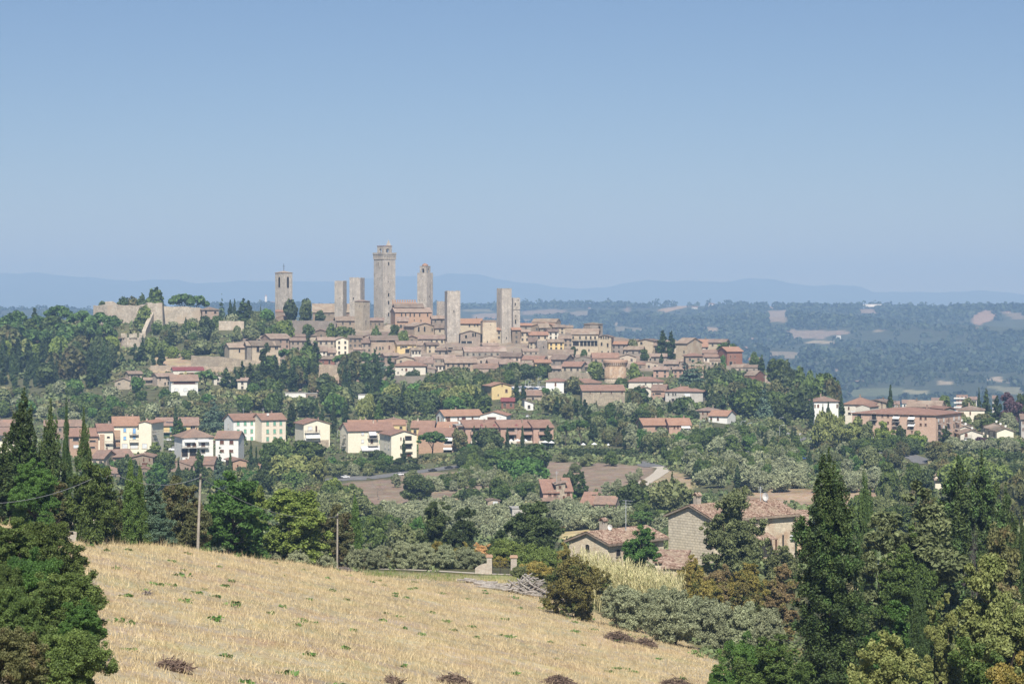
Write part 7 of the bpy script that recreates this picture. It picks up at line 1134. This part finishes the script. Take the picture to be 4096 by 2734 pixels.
for k in range(5):tree('cypress','H',(222,270,312,368,394)[k],(16,18,22,30,26)[k],(320,330,330,315,335)[k],(400,400,460,470,470)[k],('tiny cypress at the asphalt lane, first from the left','tiny cypress at the asphalt lane, second from the left','small cypress at the asphalt lane, third from the left','taller cypress at the asphalt lane, fourth from the left','taller cypress at the asphalt lane, fifth from the left')[k],975)
for k,(x,w,yt,yb)in enumerate([(850,150,380,585),(985,170,370,588),(1110,160,385,590),(1315,230,345,600),(1490,240,365,608),(1670,210,380,616),(1845,190,400,628),(1960,130,440,600)]):
 tree('olive','J',x,w,yt,yb,'young olive tree in the row along the gravel path',302+k,'olives along the gravel path')
for k,(x,w,yt,yb,kd)in enumerate([(820,170,400,560,'yshrub'),(930,160,420,565,'yshrub'),(1050,170,440,570,'yshrub'),(1180,170,430,575,'bush'),(1290,150,460,580,'yshrub'),(1400,170,470,585,'yshrub'),(1530,170,470,590,'gshrub'),(1600,140,350,590,'yshrub'),(1700,150,440,600,'yshrub'),(1800,190,370,600,'yshrub'),(1890,130,420,610,'yshrub'),(2130,150,480,620,'yshrub')]):
 tree(kd,'J',x,w,yt,yb,'yellowing bush in the hedge behind the path olives',312+k%3,'yellowing hedge along the path')
for k,(x,w,yt,yb)in enumerate([(200,130,440,540),(400,210,420,560),(620,210,440,580),(60,150,420,520),(300,130,440,540)]):
 tree('oshrub','J',x,w,yt,yb+20,'low silvery olive shrub just beyond the crest of the field',274+3*k,'olive shrubs beyond the field crest')
# --- trees of the belts, groves and woods
def zone(R,poly,n,kinds,hr,label,group,ymin=300,ymax=1750,wr=(.55,.95),guard=True,seed=1,mind=.45):
 rr=random.Random(seed);P=[px(R,*p)for p in poly];us=[p[0]for p in P];vs=[p[1]for p in P];got=[];tries=0
 while len(got)<n and tries<n*40:
  tries+=1;u=rr.uniform(min(us),max(us));v=rr.uniform(min(vs),max(vs))
  if not inpoly(np.array([u]),np.array([v]),P)[0]:continue
  Y=ray(u,v,ymin,ymax)
  if Y is None:continue
  h=rr.uniform(*hr);kd=rr.choice(kinds);w=h*rr.uniform(*wr)*(.36 if 'cypress' in kd else(.55 if kd=='conifer' else 1));hp=h/Y*FPX;wp=w/Y*FPX
  p=W(u,v,Y);p.z=float(tz(p.x,p.y))-.05
  if any((p-q).length<(w+w2)*mind for q,w2 in got):continue
  if guard and any(u+wp*.35>a and u-wp*.35<b_ and v-hp<c+.62*(d-c)and v>c and Yb>Y-4 for a,b_,c,d,Yb in BOXES):continue
  got.append((p,w));tree_at(kd,p,h,w,label,group)
 return len(got)
BOXES+=[(*[px('G',q,0)[0]for q in(1150,1420)],px('G',0,675)[1],px('G',0,850)[1],1100),(*[px('F',q,0)[0]for q in(1180,1760)],px('F',0,685)[1],px('F',0,745)[1],1100)]
ZN=[('A',[(0,930),(960,900),(1010,1060),(900,1180),(0,1210)],46,['cypress']*5+['conifer']*2+['holm','brown'],(13,22),'dark cypress or pine of the wood at the foot of the left hill','wood at the foot of the left hill',(.5,.8)),('A',[(0,820),(980,800),(980,930),(0,940)],20,['oak','brown','lime','holm'],(9,14),'broadleaf tree between the umbrella pines and the cypress wood','trees between pines and cypress wood',(.7,1.0)),('A',[(0,1220),(950,1200),(1250,1260),(1450,1270),(1800,1290),(1900,1480),(0,1500)],62,['olive','olive','brown','grey','gshrub','oak','gshrub','broadleaf','shrub'],(5,9),'olive or scrub tree on the slope below the left hamlet','slope below the left hamlet',(.8,1.2)),('A',[(1000,620),(2349,660),(2349,800),(1900,780),(1650,900),(1280,720)],38,['olive','grey','brown','gshrub','shrub','oak'],(5,9),'garden tree on the slope under the fortress','slope under the fortress',(.8,1.2)),('B',[(-80,1250),(250,1260),(620,1240),(1150,1300),(1150,1450),(600,1490),(-80,1440)],46,['conifer','cypress','holm','cypress','conifer','brown','oak'],(10,18),'dark conifer in the belt of trees below the old town','dark belt below the old town',(.5,.85)),('B',[(-80,1450),(600,1500),(1150,1440),(2050,1400),(2050,1640),(1100,1650),(-80,1640)],66,['oak','brown','grey','holm','shrub','broadleaf','oak','yellow','cypress'],(7,12),'mixed tree on the wooded slope above the apartment row','wooded slope above the apartment row',(.8,1.2)),('B',[(1330,1290),(2349,1270),(2349,1330),(2040,1400),(1330,1420)],32,['oak','brown','holm','oak','grey'],(7,10),'tree in the dark avenue along the town edge','avenue along the town edge',(.8,1.1)),('C',[(0,1090),(400,1090),(400,1120),(0,1120)],12,['oak','holm'],(7,9),'dark avenue tree above the upper car park','avenue above the upper car park',(.8,1.1)),('C',[(1750,1060),(2349,1150),(2349,1400),(2000,1420),(1650,1330),(1640,1210)],48,['oak','holm','brown','oak','grey','conifer'],(9,14),'oak of the wooded hill at the right of town','wooded hill right of town',(.8,1.15)),('D',[(0,1150),(480,1180),(760,1250),(520,1420),(0,1440)],30,['oak','holm','brown','oak','conifer'],(9,13),'oak of the wooded hill above the white hipped villa','wooded hill above the white hipped villa',(.8,1.15)),('C',[(450,1340),(1700,1330),(1640,1440),(1200,1480),(700,1480),(450,1450)],36,['olive','oak','brown','conifer','olive','cypress'],(6,11),'tree in the grove below the long stone wall building','grove below the stone wall building',(.6,1.0)),('G',[(760,330),(1220,360),(1640,420),(2349,440),(2349,600),(1500,600),(760,480)],64,['olive','olive','oak','grey','shrub','brown','broadleaf','cypress'],(5,9),'tree in the green belt right of the parasols','green belt right of the parasols',(.7,1.1)),('G',[(1180,540),(1420,540),(1700,640),(2349,660),(2349,900),(1660,840),(1640,760),(1420,660)],56,['olive','olive','olive','gshrub','grey','oak','cypress'],(5,8),'olive tree in the large grove right of the dirt road','large olive grove right of the dirt road',(.8,1.1)),('H',[(0,400),(230,410),(480,520),(1350,590),(1350,720),(900,760),(0,800)],62,['oak','olive','brown','cypress','gshrub','grey','broadleaf'],(4,8),'car park or roadside tree below the ochre building','trees below the ochre building',(.7,1.1)),('H',[(0,740),(460,760),(460,900),(880,800),(1200,860),(1200,900),(0,900)],34,['olive'],(5,7),'olive tree of the dry field left of the huge conifer','olives of the dry field',(.8,1.1)),('H',[(1720,500),(2280,510),(2280,570),(1720,565)],16,['olive'],(4,6),'olive in the row on the bank at the right','olives on the bank at the right',(.9,1.2)),('H',[(1550,320),(1720,300),(2040,290),(2349,260),(2349,420),(2000,420),(1680,460)],20,['olive','oak','grey','gshrub','brown'],(5,9),'tree among the terrace houses at the right','trees among the right terrace houses',(.8,1.1)),('H',[(1500,720),(2349,740),(2349,960),(1700,900)],22,['oak','brown','holm','grey'],(7,11),'tree behind the pair of right-hand conifers','trees behind the right-hand conifers',(.8,1.1)),('F',[(1150,1110),(1480,1080),(1900,1030),(2349,1070),(2349,1180),(1950,1220),(1480,1260),(1150,1200)],52,['olive'],(4.2,6),'grey olive tree of the valley grove behind the holm oaks','valley olive grove behind the holm oaks',(.95,1.3)),('G',[(480,1100),(1000,1090),(1100,1200),(520,1230)],34,['olive'],(4.2,6),'grey olive tree of the grove behind the low farmhouse','olive grove behind the low farmhouse',(.95,1.3)),('F',[(1900,1230),(2349,1230),(2349,1320),(1900,1330)],12,['olive','oshrub'],(3.6,5),'grey olive tree below the valley grove','olives below the valley grove',(.9,1.3)),('G',[(0,900),(330,880),(300,1010),(0,1060)],18,['gshrub','grey','oak','olive'],(4.5,8),'bushy tree left of the stub tower farm','bushes left of the stub tower farm',(.9,1.3)),('F',[(0,880),(560,900),(950,1040),(1150,1180),(900,1240),(560,1180),(0,1040)],34,['gshrub','grey','oak','brown','shrub'],(5,9),'scrubby tree in the hollow behind the field maple','scrub in the hollow behind the field maple',(.9,1.3)),('F',[(950,1250),(1500,1260),(1500,1370),(950,1360)],14,['oak','shrub','gshrub','grey'],(4,7),'dark bush in the valley left of the holm oaks','bushes left of the holm oaks',(.9,1.4)),('F',[(560,700),(1180,680),(1180,760),(700,760),(560,740)],18,['oak','gshrub','broadleaf','olive'],(3.5,6),'garden tree below the large cream apartments','garden below the large cream apartments',(.9,1.2)),('F',[(1200,790),(1800,740),(2130,780),(2130,830),(1700,900),(1250,900)],44,['olive','gshrub','shrub','olive'],(3.2,5.5),'small olive tree dotted over the brown field','olives dotted over the brown field',(.7,1.0)),('F',[(1760,600),(2150,560),(2150,730),(1800,710)],16,['oak','holm','gshrub','broadleaf'],(4,8),'tree along the road below the brick terrace','trees below the brick terrace',(.9,1.2)),('E',[(780,690),(1500,730),(2349,760),(2349,900),(1500,900),(800,820)],60,['oak','broadleaf','gshrub','conifer','cypress','holm'],(5,9),'garden tree around the low brown houses at the left','gardens around the low brown houses',(.7,1.1)),('E',[(640,560),(900,600),(1500,600),(1500,690),(900,680)],10,['oak','gshrub','holm'],(3,5),'garden bush above the low brown houses','bushes above the low brown houses',(.9,1.2)),('H',[(880,1120),(1230,1000),(1700,960),(2349,1000),(2349,1300),(880,1300)],24,['oak','brown','grey','holm'],(6,10),'tree of the thicket behind the very broad grey-green tree','thicket behind the very broad tree',(.9,1.2)),('G',[(1000,1060),(1700,1060),(1700,1240),(1060,1240)],24,['holm','oak','grey','olive'],(4,7),'dark tree in the dip between the two stone farmhouses','trees between the stone farmhouses',(.9,1.2)),]
for i,(R,poly,n,kinds,hr,lab,grp,wr)in enumerate(ZN):
 g_=zone(R,poly,n,kinds,hr,lab,grp,wr=wr,seed=100+i,guard=i!=7)
 if g_<n*.6:print('ZONE',i,lab,g_,'of',n)
# --- ground cover nobody could count
def cover_free(x,y):
 """True where scrub may grow: not on fields, roads, town"""
 z=tz(x,y);u=x/y*FPX+2048;v=V0-z/y*FPX;ok=np.ones(len(x),bool)
 for poly,y0,y1,c in COVER:ok&=~(inpoly(u,v,poly)&(y>y0)&(y<y1))
 for R,pl in(('G',[(1150,620),(1420,670),(1430,720),(1270,830),(860,945),(860,900),(1130,830),(1290,720)]),('F',[(540,740),(1180,730),(1760,660),(1900,650),(1900,700),(1450,745),(1180,785),(800,800),(540,840)]),('C',[(40,1170),(420,1160),(420,1215),(40,1215)]),('G',[(1850,590),(2250,590),(2250,640),(1850,640)]),('H',[(1350,560),(1540,600),(1540,680),(1350,680)])):ok&=~inpoly(u,v,PL(R,pl))
 for a,b_,c,d,Yb in BOXES:ok&=~((np.abs(y-Yb)<12)&(u>a)&(u<b_))
 return ok
def scrub(name,n,y0,y1,hr,size,per,mat,label,cat,seed,amax=.245,keep=None):
 rng=np.random.default_rng(seed);y=np.sqrt(rng.uniform(y0**2,y1**2,n));a=rng.uniform(-amax,amax,n);x=a*y
 k=cover_free(x,y)
 if keep is not None:k&=keep(x,y)
 k&=(np.sin(x*.043+seed)*np.cos(y*.037+1)+.6*np.sin(x*.11-y*.09)+rng.normal(0,.5,n))>-.35
 x,y=x[k],y[k];z=tz(x,y);n=len(x);r=rng.uniform(*hr,n);m=per
 d=rng.normal(size=(n,m,3));d[...,2]=np.abs(d[...,2]);d/=np.linalg.norm(d,axis=2)[...,None]
 p=np.stack([x,y,z],1)[:,None,:]+d*(r[:,None,None]*np.array([1.15,1.15,.95]))*rng.uniform(.7,1.05,(n,m,1))
 nr=d+.6*rng.normal(size=(n,m,3));nr/=np.linalg.norm(nr,axis=2)[...,None];t=np.cross(nr,rng.normal(size=(n,m,3)));t/=np.linalg.norm(t,axis=2)[...,None];u=np.cross(nr,t)
 s=size*r[:,None,None]*rng.uniform(.6,1.4,(n,m,1))
 v=np.stack([p+t*s*1.4,p+u*s+nr*s*.2,p-t*s*1.4,p-u*s+nr*s*.2],2).reshape(-1,3)
 o=put(name,mesh_np(name,v,np.arange(len(v)).reshape(-1,4),None,[MATS[mat]]));tag(o,label,cat,kind='stuff');return o
scrub('undergrowth',17000,320,1180,(.8,2.3),.30,16,'leaf_scrub','low scrub and brambles covering the slopes between the trees','undergrowth',3)
scrub('undergrowth',9000,1180,1600,(1.1,2.9),.34,13,'leaf_scrub','low scrub on the slopes of the town hill','undergrowth',4)
eu=lambda x,y:(y<np.interp(x/y*FPX+2048,CU,FE)+2)&(x/y*FPX+2048<np.interp(V0-tz(x,y)/y*FPX,[2380,2410,2455,2510,2560,2690,2760,3200],[2400,2400,2420,2540,2720,2930,3010,3500]))
scrub('undergrowth',5000,110,325,(.4,1.1),.22,26,'leaf_scrub','weeds and bushes in the gully at the right and beyond the field','undergrowth',5,keep=lambda x,y:~eu(x,y)&((x>-20)|(y>np.interp(x/y*FPX+2048,CU,CY)+4)))
rng=np.random.default_rng(21);n=26000;y=np.sqrt(rng.uniform(3500**2,7900**2,n));x=rng.uniform(-.245,.245,n)*y;z=tz(x,y);u=x/y*FPX+2048;v=V0-z/y*FPX;k=np.ones(n,bool)
for poly,c in FAR:k&=~(inpoly(u,v,poly)|inpoly(u,v-12/y*FPX,poly)|inpoly(u,v-6/y*FPX,poly))
dens=np.sin(x*.0025+1.2)*np.cos(y*.003+.3)+.7*np.sin(x*.006-y*.005+2)+.5*np.sin(x*.0135+y*.011);k&=(dens+rng.normal(0,.4,n))>-.2
k&=~((u<2050)&(y<6200));x,y,z,dens=x[k],y[k],z[k],dens[k]
rx=rng.uniform(-.245,.245,620)*7800;ry=7740+rng.uniform(-150,90,620);rk=np.sin(rx*.0053)+.6*np.sin(rx*.018+1)+rng.normal(0,.4,620)>-.35;rx,ry=rx[rk],ry[rk]
x=np.concatenate([x,rx]);y=np.concatenate([y,ry]);z=tz(x,y);nr_=len(rx);n=len(x)
r=rng.uniform(4.4,10.5,n)*(1+.18*np.clip(np.concatenate([dens,np.zeros(nr_)]),-1,1.5));hz=rng.uniform(.7,1.2,n);hz[-nr_:]=rng.uniform(1.1,2.2,nr_);r[-nr_:]*=.85
m_=16;d=rng.normal(size=(n,m_,3));d[...,2]=np.abs(d[...,2])-.25;d/=np.linalg.norm(d,axis=2)[...,None]
sc_=np.stack([r*1.1,r*1.1,r*hz],1)[:,None,:];c_=np.stack([x,y,z+r*hz*.55],1)[:,None,:];p=c_+d*sc_*rng.uniform(.8,1.1,(n,m_,1))
nn_=d+.45*rng.normal(size=(n,m_,3));nn_/=np.linalg.norm(nn_,axis=2)[...,None];t=np.cross(nn_,rng.normal(size=(n,m_,3)));t/=np.linalg.norm(t,axis=2)[...,None];q=np.cross(nn_,t);s=(.42*r)[:,None,None]*rng.uniform(.7,1.3,(n,m_,1))
v=np.stack([p+t*s*1.3,p+q*s,p-t*s*1.3,p-q*s],2).reshape(-1,3)
o=put('far_woodland',mesh_np('far_woodland',v,np.arange(len(v)).reshape(-1,4),None,[MATS['leaf_far']]));tag(o,'hazy woods covering the far hillside and its ridge','woodland',kind='stuff')
def grass(name,n,hr,wd,mat,label,seed,y0=100,y1=292,clump=None,blades=3,lean=.35,keep=None,amax=.235):
 rng=np.random.default_rng(seed);y=np.sqrt(rng.uniform(y0**2,y1**2,n));x=rng.uniform(-amax,amax,n)*y;k=eu(x,y)if keep is None else keep(x,y)
 if clump is not None:k&=(np.sin(x*clump+seed)*np.cos(y*clump*.8+2)+.8*np.sin(x*clump*2.7-y*clump*2.1)+.5*np.sin(x*clump*6.1+y*clump*5.3)+rng.normal(0,.35,n))>.1
 x,y=x[k],y[k];z=tz(x,y);n=len(x);a=rng.uniform(0,6.28,(n,blades));h=rng.uniform(*hr,(n,1))*rng.uniform(.6,1.2,(n,blades));b0=np.stack([x,y,z],1)[:,None,:]+rng.normal(0,1,(n,blades,3))*np.array([.12,.12,0])
 side=np.stack([np.cos(a),np.sin(a),0*a],-1)*wd;tip=b0+np.stack([rng.normal(0,lean,(n,blades))*h,rng.normal(0,lean,(n,blades))*h,h],-1)
 v=np.stack([b0-side-np.array([0,0,.03]),b0+side-np.array([0,0,.03]),tip],2).reshape(-1,3)
 o=put(name,mesh_np(name,v,None,np.arange(len(v)).reshape(-1,3),[MATS[mat]]));tag(o,label,'grass',kind='stuff');return o
grass('dry_grass',90000,(.12,.38),.022,'leaf_straw','short straw coloured dry grass all over the field',31,blades=3,lean=.6)
grass('dry_grass',45000,(.28,.6),.018,'leaf_straw','taller tufts of bleached dry grass in patches on the field',32,clump=.16,blades=3,lean=.3)
grass('dry_grass',5200,(.5,1.1),.018,'leaf_straw','tall bleached grass stems along the crest of the field',33,keep=lambda x,y:eu(x,y)&(y>np.interp(x/y*FPX+2048,CU,CY)-9)&(x/y*FPX+2048<1500),blades=4,lean=.25)
rng=np.random.default_rng(40);V=[]
for k in range(230):
 y=math.sqrt(rng.uniform(105**2,282**2));x=rng.uniform(-.2,.2)*y
 if not eu(np.array([x]),np.array([y]))[0]:continue
 s=rng.uniform(.18,.5)*(1.7 if rng.uniform()<.12 else 1)
 c=np.array([x,y,float(tz(x,y))+.05*s]);V.append(leaf_verts([(c[0],c[1],c[2],s*rng.uniform(.8,1.9),s*.6,s*.32)],34,.12,rng,jit=.8,up=.5,shell=(.3,1.1)))
v=np.concatenate(V);o=put('green_weeds',mesh_np('green_weeds',v,np.arange(len(v)).reshape(-1,4),None,[MATS['leaf_weed']]));tag(o,'small dark green weeds dotted over the straw field','weeds',kind='stuff')
grass('green_grass',9000,(.25,.6),.03,'leaf_broom','greenish grass on the terrace before the gravel path',35,y0=265,y1=312,keep=lambda x,y:inpoly(x/y*FPX+2048,V0-tz(x,y)/y*FPX,PL('J',[(900,600),(1900,640),(2700,640),(2700,705),(1800,700),(1000,650)])),blades=4)
rng=np.random.default_rng(51);V=[];P0=PL('K',[(690,560),(900,560),(1200,620),(1540,700),(1530,850),(1250,790),(950,740),(700,640)]);us=[q[0]for q in P0];vs=[q[1]for q in P0];st=[]
while len(st)<1500:
 u,v=rng.uniform(min(us),max(us)),rng.uniform(min(vs),max(vs))
 if not inpoly(np.array([u]),np.array([v]),P0)[0]:continue
 Y=305+rng.uniform(-9,14);x=(u-2048)/FPX*Y;st.append((x,Y,float(tz(x,Y))))
vv=[]
for x,y,z in st:
 tt=(x/y*FPX+2048-us[0])/(us[3]-us[0]);base_v=V0-z/y*FPX;top=px('K',0,420+230*max(0,tt)+rng.uniform(-25,150))[1]
 h=min(max((base_v-top)/FPX*y,2.0),7.5);ln=rng.normal(0,.09,2)*h;p0=np.array([x,y,z]);p1=p0+np.array([ln[0],ln[1],h])
 w=np.array([.022,0,0]);vv+=[p0-w,p0+w,p1+w*.4,p1-w*.4]
 for _ in range(13):
  f=rng.uniform(.22,1.0);b0=p0+(p1-p0)*f;a=rng.uniform(0,6.28);L=rng.uniform(.5,1.0);d=np.array([math.cos(a)*.55,math.sin(a)*.55,rng.uniform(.35,.9)])*L;sd_=np.array([-math.sin(a),math.cos(a),0])*.045;e=b0+d;vv+=[b0-sd_,b0+sd_,e+sd_*.2,e-sd_*.2]
o=put('reed_bed',mesh_np('reed_bed',np.array(vv),np.arange(len(vv)).reshape(-1,4),None,[MATS['leaf_reed']]));tag(o,'tall pale giant reeds in front of the low stone farmhouse','reeds',kind='stuff')
# --- haze
b=MB();b.box(-9300,9300,-80,29000,-184,480)
hm=bpy.data.materials.new('haze');hm.use_nodes=True;t=hm.node_tree;t.nodes.remove(t.nodes['Principled BSDF']);pv=nd(t,'ShaderNodeVolumePrincipled')
pv.inputs['Color'].default_value=(.335,.535,.86,1);pv.inputs['Absorption Color'].default_value=(.193,.128,0,1);pv.inputs['Density'].default_value=1.2e-4;pv.inputs['Anisotropy'].default_value=-0.14
t.links.new(pv.outputs[0],t.nodes['Material Output'].inputs['Volume'])
o=b.build('haze',hm);tag(o,kind='stuff');o['label']='thin blue summer haze over the whole valley';o['category']='haze'
SC.cycles.volume_max_steps=64
